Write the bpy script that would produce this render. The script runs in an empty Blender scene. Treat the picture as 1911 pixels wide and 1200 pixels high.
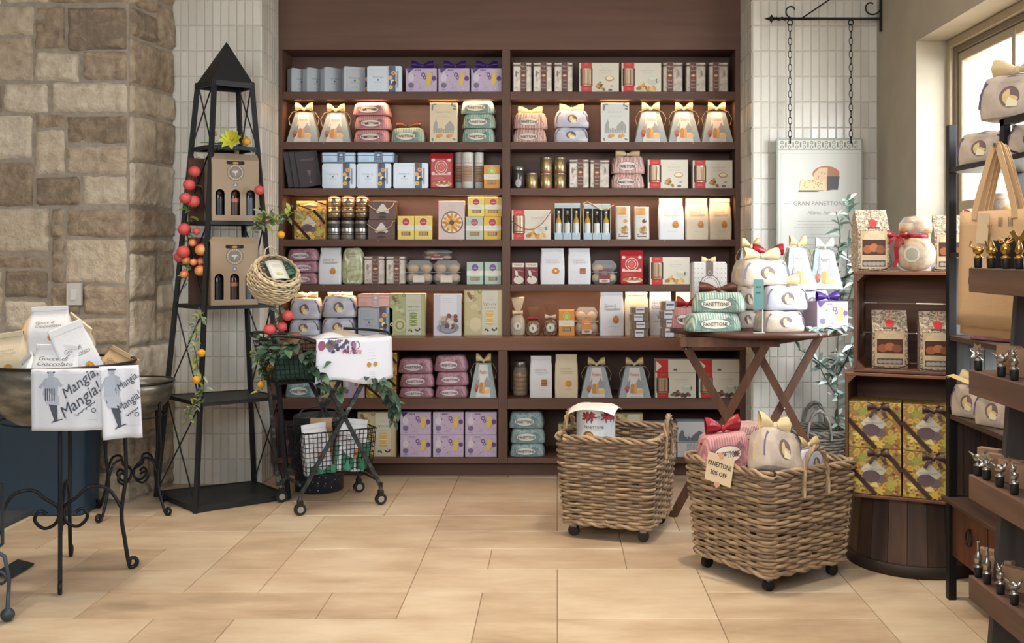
import bpy, math, random
from mathutils import Vector, Matrix, noise
PI = math.pi
R = math.radians
rnd = random.Random(7)
S = bpy.context.scene
C = S.collection
# ------------------------------------------------------------------ camera, world, lights, exposure
F0, CX, CY, H = 1900.0, 1040.0, 474.0, 1.47      # focal length in pixels, vanishing point, eye height
cam_d = bpy.data.cameras.new('camera'); cam = bpy.data.objects.new('camera', cam_d); C.objects.link(cam)
cam.location = (0, 0, H); cam.rotation_euler = (PI/2, 0, 0)
cam_d.sensor_width = 36; cam_d.lens = F0/1911*36
cam_d.shift_x = -(CX-955.5)/1911; cam_d.shift_y = -(600-CY)/1911
cam_d.clip_start = 0.05
S.camera = cam
S.view_settings.view_transform = 'Standard'; S.view_settings.look = 'None'
S.view_settings.gamma = 1; S.view_settings.exposure = 0.32
wd = bpy.data.worlds.new('sky'); S.world = wd; wd.use_nodes = True
wn = wd.node_tree.nodes; wl = wd.node_tree.links
bg = wn['Background']; bg.inputs[1].default_value = 12.0
tc = wn.new('ShaderNodeTexCoord'); sep = wn.new('ShaderNodeSeparateXYZ'); ramp = wn.new('ShaderNodeValToRGB')
wl.new(tc.outputs['Generated'], sep.inputs[0]); wl.new(sep.outputs[2], ramp.inputs[0]); wl.new(ramp.outputs[0], bg.inputs[0])
ramp.color_ramp.elements[0].color = (.75, .78, .8, 1); ramp.color_ramp.elements[0].position = .0
ramp.color_ramp.elements[1].color = (.9, .95, 1.0, 1); ramp.color_ramp.elements[1].position = .35
def area(name, loc, rot, sx, sy, power, col, spread=180, portal=False):
    l = bpy.data.lights.new(name, 'AREA'); l.shape = 'RECTANGLE'; l.size = sx; l.size_y = sy
    l.energy = power; l.color = col; l.spread = R(spread)
    if portal: l.cycles.is_portal = True
    o = bpy.data.objects.new(name, l); o.location = loc; o.rotation_euler = rot; C.objects.link(o); return o
WARM = (1, .80, .60)
area('window_portal', (2.30, 4.4, 1.85), (0, R(90), 0), 1.7, 2.1, 1, (1, 1, 1), portal=True)
area('window_sky', (3.3, 3.1, 2.7), (R(68), 0, R(38)), 1.8, 1.8, 240, (.88, .94, 1.0))
area('front_daylight_fill', (-1.6, -0.9, 2.7), (R(74), 0, R(4)), 5.0, 1.6, 165, (.90, .95, 1.0))  # unseen lamp added behind the camera as cool, soft daylight fill
for i, (x, y, p) in enumerate([(-3.2, 4.6, 26), (-2.1, 4.9, 27), (-.6, 4.7, 26), (.7, 4.3, 44), (1.15, 3.1, 24), (-.7, 2.2, 8)]):
    l = bpy.data.lights.new('downlight', 'SPOT'); l.energy = p*4.2; l.color = (1, .85, .68)
    l.spot_size = R(78); l.spot_blend = .9; l.shadow_soft_size = .07
    o = bpy.data.objects.new('downlight', l); o.location = (x, y, 3.5); C.objects.link(o)
area('ceiling_glow', (-.2, 3.2, 3.5), (0, 0, 0), 4.5, 4.0, 45, (1, .92, .84))
DU, DB, DL, DW = 6.884, 7.132, 6.69, 6.49       # shelf face, shelf back, lower unit face, tiled wall face
def W(px, py, Y): return Vector(((px-CX)/F0*Y, Y, H+(CY-py)/F0*Y))
def Xp(px, Y): return (px-CX)/F0*Y
def Zp(py, Y): return H+(CY-py)/F0*Y
for py in (187, 365, 545):                       # warm strips under the shelves above rows two, four and six
    for cx, wd_ in ((-1.116, 1.42), (.442, 1.46)):
        o = area('shelf_strip', (cx, DU+.035, Zp(py, DU)-.004), (R(24), 0, 0), wd_, .012, 3.4, (1, .60, .30), 165)
# ------------------------------------------------------------------ materials
def lin(h):
    c = [int(h[i:i+2], 16)/255 for i in (0, 2, 4)]
    return tuple(((x/12.92) if x <= .04045 else ((x+.055)/1.055)**2.4) for x in c)+(1,)
_M = {}
def base(name, rough=.5, metal=0.0, spec=.5):
    m = bpy.data.materials.new(name); m.use_nodes = True
    b = m.node_tree.nodes['Principled BSDF']
    b.inputs['Roughness'].default_value = rough; b.inputs['Metallic'].default_value = metal
    b.inputs['Specular IOR Level'].default_value = spec
    return m, m.node_tree.nodes, m.node_tree.links, b
def P(h, rough=.5, metal=0.0, alpha=1.0, bump=0, bs=60, spec=.4, sheen=0):
    k = (h, rough, metal, alpha, bump, bs)
    if k in _M: return _M[k]
    m, n, l, b = base('paint_'+h, rough, metal, spec)
    b.inputs['Base Color'].default_value = lin(h)
    if alpha < 1: b.inputs['Alpha'].default_value = alpha
    if bump:
        t = n.new('ShaderNodeTexCoord'); z = n.new('ShaderNodeTexNoise'); z.inputs['Scale'].default_value = bs; z.inputs['Detail'].default_value = 3
        u = n.new('ShaderNodeBump'); u.inputs['Strength'].default_value = bump; u.inputs['Distance'].default_value = .01
        l.new(t.outputs['Object'], z.inputs['Vector']); l.new(z.outputs[0], u.inputs['Height']); l.new(u.outputs[0], b.inputs['Normal'])
    _M[k] = m; return m
def rampn(n, l, src, stops, const=False):
    r = n.new('ShaderNodeValToRGB'); l.new(src, r.inputs[0])
    e = r.color_ramp.elements
    while len(e) < len(stops): e.new(.5)
    for i, (p, h) in enumerate(stops): e[i].position = p; e[i].color = lin(h)
    if const: r.color_ramp.interpolation = 'CONSTANT'
    return r.outputs[0]
def objco(n, l, scale=(1, 1, 1), rot=(0, 0, 0)):
    t = n.new('ShaderNodeTexCoord'); mp = n.new('ShaderNodeMapping')
    mp.inputs['Scale'].default_value = scale; mp.inputs['Rotation'].default_value = rot
    l.new(t.outputs['Object'], mp.inputs[0]); return mp.outputs[0]
def addbump(n, l, b, src, strength, dist=.01):
    u = n.new('ShaderNodeBump'); u.inputs['Strength'].default_value = strength; u.inputs['Distance'].default_value = dist
    l.new(src, u.inputs['Height']); l.new(u.outputs[0], b.inputs['Normal'])
def mnoise(name, stops, scale=(6, 6, 6), detail=5, rough=.5, metal=0, bump=0, nscale=1.0, bdist=.01, distort=0):
    if name in _M: return _M[name]
    m, n, l, b = base(name, rough, metal)
    z = n.new('ShaderNodeTexNoise'); z.inputs['Scale'].default_value = nscale; z.inputs['Detail'].default_value = detail; z.inputs['Distortion'].default_value = distort
    l.new(objco(n, l, scale), z.inputs['Vector'])
    l.new(rampn(n, l, z.outputs[0], stops), b.inputs['Base Color'])
    if bump: addbump(n, l, b, z.outputs[0], bump, bdist)
    _M[name] = m; return m
def wood(name, dark, light, axis='x', rough=.45, k=1.0, bump=.08):
    sc = {'x': (1.5, 22, 22), 'y': (22, 1.5, 22), 'z': (22, 22, 1.5)}[axis]
    return mnoise(name, [(.3, dark), (.7, light)], tuple(s*k for s in sc), 6, rough, 0, bump, distort=.4)
def stripes(name, c1, c2, period=.012, duty=.5, rough=.45, skew=0):
    if name in _M: return _M[name]
    m, n, l, b = base(name, rough)
    t = n.new('ShaderNodeTexCoord'); s = n.new('ShaderNodeSeparateXYZ'); l.new(t.outputs['Object'], s.inputs[0])
    a = n.new('ShaderNodeMath'); a.operation = 'ADD'; l.new(s.outputs[0], a.inputs[0]); k_ = n.new('ShaderNodeMath'); k_.operation = 'MULTIPLY'; k_.inputs[1].default_value = .25; l.new(s.outputs[1], k_.inputs[0]); l.new(k_.outputs[0], a.inputs[1])
    z = n.new('ShaderNodeTexNoise'); z.inputs['Scale'].default_value = 14; l.new(t.outputs['Object'], z.inputs['Vector'])
    d = n.new('ShaderNodeMath'); d.operation = 'MULTIPLY_ADD'; l.new(z.outputs[0], d.inputs[0]); d.inputs[1].default_value = .0025; l.new(a.outputs[0], d.inputs[2])
    e = n.new('ShaderNodeMath'); e.operation = 'MULTIPLY_ADD'; e.inputs[1].default_value = 1/period; e.inputs[2].default_value = 100; l.new(d.outputs[0], e.inputs[0])
    f = n.new('ShaderNodeMath'); f.operation = 'FRACT'; l.new(e.outputs[0], f.inputs[0])
    l.new(rampn(n, l, f.outputs[0], [(0, c1), (duty, c2)], True), b.inputs['Base Color'])
    addbump(n, l, b, z.outputs[0], .35, .02)
    _M[name] = m; return m
def voro(name, stops, scale=60, feature='F1', rough=.5, const=True, rnd_=1.0, metal=0):
    if name in _M: return _M[name]
    m, n, l, b = base(name, rough, metal)
    v = n.new('ShaderNodeTexVoronoi'); v.feature = feature; v.inputs['Scale'].default_value = scale; v.inputs['Randomness'].default_value = rnd_
    z = n.new('ShaderNodeTexNoise'); z.inputs['Scale'].default_value = scale*.8; co = objco(n, l)
    l.new(co, z.inputs['Vector']); mx = n.new('ShaderNodeMix'); mx.data_type = 'VECTOR'; mx.inputs[0].default_value = .012
    l.new(co, mx.inputs[4]); l.new(z.outputs[1], mx.inputs[5]); l.new(mx.outputs[1], v.inputs['Vector'])
    l.new(rampn(n, l, v.outputs[0], stops, const), b.inputs['Base Color'])
    _M[name] = m; return m
# ------------------------------------------------------------------ mesh builder
class MB:
    def __init__(s, T=None): s.v = []; s.f = []; s.m = []; s.s = []; s.mats = []; s.T = T
    def mi(s, mat):
        if mat not in s.mats: s.mats.append(mat)
        return s.mats.index(mat)
    def add(s, vs, fs, mat, smooth=False):
        o = len(s.v)
        s.v += [tuple(s.T @ Vector(p)) for p in vs] if s.T is not None else [tuple(p) for p in vs]
        i = s.mi(mat)
        for f in fs: s.f.append([o+k for k in f]); s.m.append(i); s.s.append(smooth)
        return s
    def box(s, x0, y0, z0, x1, y1, z1, mat, b=0, T=None):
        old = s.T
        if T is not None: s.T = T if old is None else old @ T
        lo = (min(x0, x1), min(y0, y1), min(z0, z1)); hi = (max(x0, x1), max(y0, y1), max(z0, z1))
        if b <= 0:
            vs = [(hi[0] if i & 1 else lo[0], hi[1] if i & 2 else lo[1], hi[2] if i & 4 else lo[2]) for i in range(8)]
            s.add(vs, [(0, 2, 3, 1), (4, 5, 7, 6), (0, 1, 5, 4), (2, 6, 7, 3), (0, 4, 6, 2), (1, 3, 7, 5)], mat)
        else:
            b = min(b, .49*min(hi[i]-lo[i] for i in range(3)))
            vs = []; idx = {}
            for i in range(8):
                sg = (1 if i & 1 else 0, 1 if i & 2 else 0, 1 if i & 4 else 0)
                for k in range(3):
                    p = [(hi[j] if sg[j] else lo[j]) if j == k else ((hi[j]-b) if sg[j] else (lo[j]+b)) for j in range(3)]
                    idx[(sg, k)] = len(vs); vs.append(p)
            cen = Vector([(lo[i]+hi[i])/2 for i in range(3)]); fs = []
            def out(ids):
                c = sum((Vector(vs[i]) for i in ids), Vector())/len(ids); nrm = (c-cen)
                a = (Vector(vs[ids[0]])-c).normalized()
                nn = Vector((0, 0, 0))
                d = [abs(nrm[i])/(hi[i]-lo[i]) for i in range(3)]; mxx = max(d)
                for i in range(3): nn[i] = math.copysign(1, nrm[i]) if d[i] > mxx-.5*b/(hi[i]-lo[i])-1e-6 or d[i] > .5-b*.6/(hi[i]-lo[i]) else 0
                nn.normalize(); a = (a-nn*a.dot(nn)).normalized(); bb = nn.cross(a)
                fs.append(sorted(ids, key=lambda i: math.atan2((Vector(vs[i])-c).dot(bb), (Vector(vs[i])-c).dot(a))))
            B = (0, 1)
            for k in range(3):
                j, q = [i for i in range(3) if i != k]
                for sk in B:
                    out([idx[(tuple(sk if t == k else (a if t == j else c) for t in range(3)), k)] for a in B for c in B])
                for sj in B:
                    for sq in B:
                        ids = []
                        for sk in B:
                            sg = tuple(sk if t == k else (sj if t == j else sq) for t in range(3)); ids += [idx[(sg, j)], idx[(sg, q)]]
                        out(ids)
            for i in range(8):
                sg = (1 if i & 1 else 0, 1 if i & 2 else 0, 1 if i & 4 else 0); out([idx[(sg, k)] for k in range(3)])
            s.add(vs, fs, mat)
        s.T = old; return s
    def tube(s, pts, r, mat, n=6, closed=False, cap=True, smooth=True):
        pts = [Vector(p) for p in pts]; N = len(pts); vs = []; fs = []
        up = None
        for i, p in enumerate(pts):
            if closed: t = pts[(i+1) % N]-pts[i-1]
            else: t = pts[min(i+1, N-1)]-pts[max(i-1, 0)]
            if t.length < 1e-9: t = Vector((0, 0, 1))
            t.normalize()
            if up is None: up = Vector((0, 0, 1)) if abs(t.z) < .9 else Vector((1, 0, 0))
            a = t.cross(up)
            if a.length < 1e-4: a = t.cross(Vector((.3, 1, .2)))
            a.normalize(); b = a.cross(t); b.normalize(); up = b
            rr = r(i/(N-1 if N > 1 else 1)) if callable(r) else r
            for k in range(n):
                w = 2*PI*k/n; vs.append(p+a*(rr*math.cos(w))+b*(rr*math.sin(w)))
        for i in range(N if closed else N-1):
            j = (i+1) % N
            for k in range(n): k2 = (k+1) % n; fs.append((i*n+k, i*n+k2, j*n+k2, j*n+k))
        if cap and not closed: fs.append(tuple(range(n))); fs.append(tuple((N-1)*n+k for k in reversed(range(n))))
        return s.add(vs, fs, mat, smooth)
    def bar(s, a, b, w, t, mat, up=(0, 1, 0)):
        a = Vector(a); b = Vector(b); d = (b-a).normalized(); u = Vector(up); x = d.cross(u).normalized(); y = x.cross(d)
        vs = [p+x*(i*w/2)+y*(j*t/2) for p in (a, b) for i, j in ((-1, -1), (1, -1), (1, 1), (-1, 1))]
        return s.add(vs, [(0, 1, 2, 3), (4, 7, 6, 5), (0, 4, 5, 1), (1, 5, 6, 2), (2, 6, 7, 3), (3, 7, 4, 0)], mat)
    def strip(s, pts, wdir, w, mat, t=.0012, smooth=True):
        pts = [Vector(p) for p in pts]; N = len(pts); vs = []; fs = []
        for i, p in enumerate(pts):
            d = (pts[min(i+1, N-1)]-pts[max(i-1, 0)]).normalized()
            wd = Vector(wdir(i/(N-1)) if callable(wdir) else wdir); wd = (wd-d*wd.dot(d)).normalized(); nn = d.cross(wd)
            ww = w(i/(N-1)) if callable(w) else w
            for a, b in ((-1, -1), (1, -1), (1, 1), (-1, 1)): vs.append(p+wd*(a*ww/2)+nn*(b*t/2))
        for i in range(N-1):
            for k in range(4): k2 = (k+1) % 4; fs.append((i*4+k, i*4+k2, i*4+4+k2, i*4+4+k))
        fs += [(0, 1, 2, 3), tuple((N-1)*4+k for k in (3, 2, 1, 0))]
        return s.add(vs, fs, mat, False)
    def lathe(s, prof, mat, n=20, c=(0, 0, 0), sx=1, sy=1, smooth=True, cap=True):
        vs = []; fs = []
        for r, z in prof:
            for k in range(n): w = 2*PI*k/n; vs.append((c[0]+r*sx*math.cos(w), c[1]+r*sy*math.sin(w), c[2]+z))
        for i in range(len(prof)-1):
            for k in range(n): k2 = (k+1) % n; fs.append((i*n+k, i*n+k2, (i+1)*n+k2, (i+1)*n+k))
        if cap:
            fs.append(tuple(reversed(range(n)))); fs.append(tuple((len(prof)-1)*n+k for k in range(n)))
        return s.add(vs, fs, mat, smooth)
    def ball(s, c, r, mat, n=12, m=8, sc=(1, 1, 1)):
        prof = [(max(r*math.sin(PI*i/m), 1e-5), -r*math.cos(PI*i/m)) for i in range(m+1)]
        vs = []; fs = []
        for q, z in prof:
            for k in range(n): w = 2*PI*k/n; vs.append((c[0]+q*sc[0]*math.cos(w), c[1]+q*sc[1]*math.sin(w), c[2]+z*sc[2]))
        for i in range(m):
            for k in range(n): k2 = (k+1) % n; fs.append((i*n+k, i*n+k2, (i+1)*n+k2, (i+1)*n+k))
        return s.add(vs, fs, mat, True)
    def grid(s, fn, nu, nv, mat, smooth=True, cu=False):
        vs = [fn(i/nu, j/nv) for j in range(nv+1) for i in range(nu+1)]
        fs = [(j*(nu+1)+i, j*(nu+1)+i+1, (j+1)*(nu+1)+i+1, (j+1)*(nu+1)+i) for j in range(nv) for i in range(nu)]
        return s.add(vs, fs, mat, smooth)
    def sheet(s, fn, nu, nv, mat, t=.002):
        """a cloth or paper surface with real thickness"""
        vs = [Vector(fn(i/nu, j/nv)) for j in range(nv+1) for i in range(nu+1)]; n1 = nu+1
        nr = []
        for j in range(nv+1):
            for i in range(n1):
                a = vs[j*n1+min(i+1, nu)]-vs[j*n1+max(i-1, 0)]; b = vs[min(j+1, nv)*n1+i]-vs[max(j-1, 0)*n1+i]
                q = a.cross(b); nr.append(q.normalized() if q.length > 1e-12 else Vector((0, -1, 0)))
        N = len(vs); al = vs+[v-nr[i]*t for i, v in enumerate(vs)]
        fs = []
        for j in range(nv):
            for i in range(nu):
                q = (j*n1+i, j*n1+i+1, (j+1)*n1+i+1, (j+1)*n1+i); fs.append(q); fs.append(tuple(N+k for k in reversed(q)))
        for i in range(nu): fs.append((i+1, i, N+i, N+i+1)); k = nv*n1+i; fs.append((k, k+1, N+k+1, N+k))
        for j in range(nv): k = j*n1; fs.append((k, k+n1, N+k+n1, N+k)); k += nu; fs.append((k+n1, k, N+k, N+k+n1))
        return s.add(al, fs, mat, True)
    def prism(s, pts, y0, y1, mat):
        n = len(pts); vs = [(x, y0, z) for x, z in pts]+[(x, y1, z) for x, z in pts]
        return s.add(vs, [tuple(range(n)), tuple(reversed(range(n, 2*n)))]+[(i, (i+1) % n+0, (i+1) % n+n, i+n) for i in range(n)], mat)
    def build(s, name, parent=None, loc=None, rot=None):
        me = bpy.data.meshes.new(name); me.from_pydata(s.v, [], s.f)
        for m in s.mats: me.materials.append(m)
        me.polygons.foreach_set('material_index', s.m); me.polygons.foreach_set('use_smooth', s.s); me.update()
        o = bpy.data.objects.new(name, me); C.objects.link(o)
        if parent: o.parent = parent
        if loc is not None: o.location = loc
        if rot is not None: o.rotation_euler = rot
        return o
def tag(o, label=None, cat=None, group=None, kind=None):
    if label: o['label'] = label
    if cat: o['category'] = cat
    if group: o['group'] = group
    if kind: o['kind'] = kind
    return o
def empty(name, loc=(0, 0, 0), rz=0, label=None, cat=None, group=None):
    o = bpy.data.objects.new(name, None); o.empty_display_size = .05; C.objects.link(o)
    o.location = loc; o.rotation_euler = (0, 0, rz); return tag(o, label, cat, group)
def kids(o): return [c for c in C.objects if c.parent == o]
def copy_tree(o, parent=None):
    c = o.copy(); C.objects.link(c); c.parent = parent
    for k in CH.get(o.name, None) or kids(o): copy_tree(k, c)
    return c
CH = {}
# ------------------------------------------------------------------ printed art, laid on a surface map F(u, v, o)
_G = {}
def glyphs(t, shear, bold=0):
    k = (t, shear, bold)
    if k in _G: return _G[k]
    cu = bpy.data.curves.new('t', 'FONT'); cu.body = t; cu.size = 1; cu.shear = shear; cu.align_x = 'CENTER'; cu.resolution_u = 2; cu.offset = bold
    ob = bpy.data.objects.new('t', cu); C.objects.link(ob)
    dg = bpy.context.evaluated_depsgraph_get(); me = bpy.data.meshes.new_from_object(ob.evaluated_get(dg))
    r = ([(v.co.x, v.co.y) for v in me.vertices], [tuple(p.vertices) for p in me.polygons])
    bpy.data.objects.remove(ob); bpy.data.curves.remove(cu); bpy.data.meshes.remove(me)
    _G[k] = r; return r
def txt(m, F, t, cu, cv, h, mat, o=.001, shear=0, rot=0, maxw=None, bold=0):
    vs, fs = glyphs(t, shear, bold)
    if not vs: return
    xs = [v[0] for v in vs]; x0, x1 = min(xs), max(xs); mid = (x0+x1)/2; k = h/.72; kx = k
    if maxw and (x1-x0)*k > maxw: kx = maxw/(x1-x0)
    ca, sa = math.cos(rot), math.sin(rot); q = []
    for x, y in vs:
        a, b = (x-mid)*kx, (y-.36)*k; q.append(F(cu+a*ca-b*sa, cv+a*sa+b*ca, o))
    m.add(q, fs, mat)
def rect(m, F, u0, v0, u1, v1, mat, o=.0006, nu=1, nv=1):
    vs = [F(u0+(u1-u0)*i/nu, v0+(v1-v0)*j/nv, o) for j in range(nv+1) for i in range(nu+1)]
    m.add(vs, [(j*(nu+1)+i, j*(nu+1)+i+1, (j+1)*(nu+1)+i+1, (j+1)*(nu+1)+i) for j in range(nv) for i in range(nu)], mat, nu > 1)
def ell(m, F, cu, cv, ru, rv, mat, o=.001, n=14, a=0, wob=0):
    ca, sa = math.cos(a), math.sin(a); vs = [F(cu, cv, o)]
    for k in range(n):
        w = 2*PI*k/n; q = 1+wob*math.sin(w*3+cu*90); x = ru*math.cos(w)*q; y = rv*math.sin(w)*q; vs.append(F(cu+x*ca-y*sa, cv+x*sa+y*ca, o))
    m.add(vs, [(0, k+1, (k+1) % n+1) for k in range(n)], mat)
def ring(m, F, cu, cv, r0, r1, mat, o=.001, n=24, sy=1, scal=0):
    vs = []
    for k in range(n):
        w = 2*PI*k/n; g = 1+scal*abs(math.sin(w*n/4))
        vs += [F(cu+r0*g*math.cos(w), cv+r0*g*math.sin(w)*sy, o), F(cu+r1*g*math.cos(w), cv+r1*g*math.sin(w)*sy, o)]
    m.add(vs, [(2*k, 2*k+1, 2*((k+1) % n)+1, 2*((k+1) % n)) for k in range(n)], mat)
def poly(m, F, pts, mat, o=.001): m.add([F(u, v, o) for u, v in pts], [tuple(range(len(pts)))], mat)
def frame(m, F, u0, v0, u1, v1, t, mat, o=.001):
    rect(m, F, u0, v0, u1, v0+t, mat, o); rect(m, F, u0, v1-t, u1, v1, mat, o); rect(m, F, u0, v0, u0+t, v1, mat, o); rect(m, F, u1-t, v0, u1, v1, mat, o)
def lines(m, F, cu, cv, w, n, dv, mat, o=.001, th=.0012):
    for i in range(n):
        ww = w*(.6+.4*rnd.random()); u = cu-ww/2
        while u < cu+ww/2:
            l = rnd.uniform(.006, .016); rect(m, F, u, cv-i*dv, min(u+l, cu+ww/2), cv-i*dv+th, mat, o); u += l+.003
def scrib(m, F, cu, cv, w, h, mat, o=.001, t=.0013, loops=7, rot=0, seed=1):
    """a line of small handwriting"""
    r = random.Random(seed); N = loops*8; ca, sa = math.cos(rot), math.sin(rot); P_ = []
    amp = [r.uniform(.3, 1) for _ in range(loops+1)]
    for i in range(N+1):
        f = i/N; k = f*loops; a = amp[int(k) % len(amp)]
        if i == 0: a = 1.3
        x = -w/2+w*f+.25*w/loops*math.sin(k*2*PI); y = h/2*a*math.cos(k*2*PI); P_.append((cu+x*ca-y*sa, cv+x*sa+y*ca))
    vs = []
    for i, (x, y) in enumerate(P_):
        a = P_[max(i-1, 0)]; b = P_[min(i+1, N)]; dx, dy = b[0]-a[0], b[1]-a[1]; q = math.hypot(dx, dy) or 1
        nx, ny = -dy/q*t/2, dx/q*t/2; vs += [F(x+nx, y+ny, o), F(x-nx, y-ny, o)]
    m.add(vs, [(2*i, 2*i+1, 2*i+3, 2*i+2) for i in range(N)], mat)
def front(w, y=0.0):
    return lambda u, v, o: (u-w/2, y-o, v)
def bow(m, c, s, mat, spread=1.0, tails=True, tilt=.25, depth=.45):
    """two hollow loops and a knot, seen from the front"""
    c = Vector(c)
    for sg in (-1, 1):
        def fn(u, v, sg=sg):
            w = 2*PI*v; L = s*spread
            hh = s*(.08+.34*math.sin(min(u*1.15, 1)*PI/2)); x = sg*(L*u); z = s*tilt*math.sin(u*PI*.6)*1.3+hh*math.sin(w)*.8+.12*s*u*math.sin(w*2)
            return c+Vector((x, hh*depth*math.cos(w), z+s*.05))
        m.grid(fn, 6, 12, mat)
        if tails:
            m.strip([c+Vector((sg*s*.1, -.002, 0)), c+Vector((sg*s*.45, -.01-s*.15, -s*.25)), c+Vector((sg*s*.7, -.01-s*.2, -s*.75))], (sg, 0, .4), s*.3, mat)
    m.ball(c+Vector((0, -s*.05, s*.05)), s*.16, mat, 8, 6, (1, .9, 1.1))
# ------------------------------------------------------------------ the room
def struct(o): o['kind'] = 'structure'; return o
XR = 2.04                                       # right wall
XS0, YS0, XS1 = -2.535, 6.02, -2.452            # corner of the stone pier and where it meets the tiles
NX0, NX1 = -1.89, 1.243                         # the niche that holds the shelves
ZC = 3.6
def island(name, stops, rough, nscale, bump, bdist=.01, tint=.35, fine=None):
    m, n, l, b = base(name, rough)
    g = n.new('ShaderNodeNewGeometry'); z = n.new('ShaderNodeTexNoise'); z.inputs['Scale'].default_value = nscale; z.inputs['Detail'].default_value = 8; z.inputs['Roughness'].default_value = .62
    l.new(objco(n, l, fine or (1, 1, 1)), z.inputs['Vector'])
    a = n.new('ShaderNodeMath'); a.operation = 'MULTIPLY_ADD'; a.inputs[1].default_value = tint; l.new(g.outputs['Random Per Island'], a.inputs[0])
    q = n.new('ShaderNodeMath'); q.operation = 'MULTIPLY_ADD'; q.inputs[1].default_value = 1-tint; l.new(z.outputs[0], q.inputs[0]); l.new(a.outputs[0], q.inputs[2]); a.inputs[2].default_value = 0
    l.new(rampn(n, l, q.outputs[0], stops), b.inputs['Base Color'])
    if bump: addbump(n, l, b, z.outputs[0], bump, bdist)
    return m
m_stone = island('fieldstone', [(.28, '80705f'), (.42, 'a39079'), (.52, 'b5a48c'), (.62, 'c2b39c'), (.75, 'd2c7b4')], .85, 16, 1.0, .03, .42)
m_mortar = mnoise('mortar', [(.3, '8c8275'), (.7, '9f9587')], (30, 30, 30), 5, .95, 0, .5)
m_floor = island('travertine', [(.3, 'a08a70'), (.45, 'b39d82'), (.55, 'bdaa8f'), (.72, 'c9b9a0')], .36, 2.8, .06, .004, .17, (.9, 2.2, 1))
m_grout = P('86705a', .8)
m_tile = island('glazed_tile', [(.2, 'bebbb0'), (.5, 'c7c4ba'), (.8, 'd0cdc4')], .22, 12, .12, .004, .55)
m_tgrout = P('bab4a6', .8)
m_plaster = mnoise('plaster', [(.3, '9b917f'), (.7, 'a39a89')], (5, 5, 5), 4, .85, 0, .05)
m_wal = wood('walnut_panel', '523728', '614333', 'x', .6, .7, .03)
m_wald = wood('walnut_shelf', '4c3226', '5a3d2e', 'x', .6, .7, .03)
m_back = wood('walnut_back', '4a2b1e', '573525', 'x', .5, .7, .03)
# floor of mixed travertine rectangles
def floor_tiles():
    m = MB(); c = .325; X0, Y0 = -6.5, 0.2; nx, ny = 34, 24; used = set(); r = random.Random(3)
    x_off = -X0 % c
    for j in range(ny):
        for i in range(nx):
            if (i, j) in used: continue
            ch = r.choice([(1, 1), (2, 1), (2, 1), (2, 2), (3, 1), (2, 1), (1, 2), (2, 2), (1, 1)])
            while any((i+a, j+b) in used or i+a >= nx or j+b >= ny for a in range(ch[0]) for b in range(ch[1])):
                ch = (ch[0]-1, ch[1]) if ch[0] > 1 else (1, 1)
                if ch == (1, 1): break
            for a in range(ch[0]):
                for b in range(ch[1]): used.add((i+a, j+b))
            g = .0022
            x0, x1, y0, y1 = X0+x_off+i*c-6*0+g, X0+x_off+(i+ch[0])*c-g, Y0+j*c+g, Y0+(j+ch[1])*c-g
            m.box(x0, y0, -.012, x1, y1, 0, m_floor, .0015)
    m.box(-6.6, 0, -.1, 5.2, 8.2, -.003, m_grout)
    m.box(-6.6, -3, -.1, 5.2, 0.2, -.0005, m_floor)
    return struct(m.build('floor'))
floor_tiles()
# stone wall: irregular coursed blocks
def stone_panel(m, P0, dx, dn, L, seed, z1=ZC, first=None):
    r = random.Random(seed); c = .092; nx = max(1, int(round(L/c))); cx = L/nx; nz = int(z1/c)+1; used = set()
    for j in range(nz):
        for i in range(nx):
            if (i, j) in used: continue
            ch = r.choice([(3, 2), (4, 2), (5, 3), (4, 3), (3, 3), (5, 2), (3, 2), (4, 2), (3, 2), (4, 1), (4, 3)])
            w, h = ch
            while h > 1 and any((i, j+b) in used for b in range(h)): h -= 1
            w = min(w, nx-i)
            k = 1
            while k < w and (i+k, j) not in used: k += 1
            w = k
            while any((i+a, j+b) in used for a in range(w) for b in range(h)) and h > 1: h -= 1
            if nx-(i+w) == 1 and all((i+w, j+b) not in used for b in range(h)): w += 1
            for a in range(w):
                for b in range(h): used.add((i+a, j+b))
            s0, s1, q0, q1 = i*cx, (i+w)*cx, j*c, min((j+h)*c, z1)
            if q1-q0 < .02: continue
            g = .007; nu, nv = max(4, w*5), max(4, h*5); sd = r.random()*99; hh = .014+.018*r.random()
            jit = [r.uniform(-.009, .009) for _ in range(8)]
            tl = r.uniform(-.01, .01); tv = r.uniform(-.01, .01)
            def fn(u, v):
                e = min(u*(s1-s0), (1-u)*(s1-s0), v*(q1-q0), (1-v)*(q1-q0))
                x = s0+g+(s1-s0-2*g)*u; z = q0+g+(q1-q0-2*g)*v
                x += ((jit[0]*(1-v)+jit[1]*v)*(1-u) if i > 0 else 0)+(jit[2]*(1-v)+jit[3]*v)*u*(0 if i+w >= nx else 1)
                z += (jit[4]*(1-u)+jit[5]*u)*(1-v)+(jit[6]*(1-u)+jit[7]*u)*v
                x += .006*noise.noise(Vector((v*4, sd, u*2))); z += .007*noise.noise(Vector((u*5, sd+7, v*2)))
                k = min(1, e/.013); hgt = hh*math.sqrt(max(0, 1-(1-k)**2))
                hgt += k*(.012*noise.noise(Vector((x*7, z*7, sd)))+.009*noise.noise(Vector((x*20, z*20, sd)))+.004*noise.noise(Vector((x*45, z*45, sd)))+tl*(u-.5)+tv*(v-.5))
                p = P0+dx*x+dn*(hgt-.004); return (p.x, p.y, z)
            m.grid(fn, nu, nv, m_stone)
m = MB()
stone_panel(m, Vector((XS0, YS0, 0)), Vector((-1, 0, 0)), Vector((0, -1, 0)), 3.9, 11)
d = Vector((XS1-XS0, DW-YS0+.01, 0)); L = d.length; d.normalize()
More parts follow.
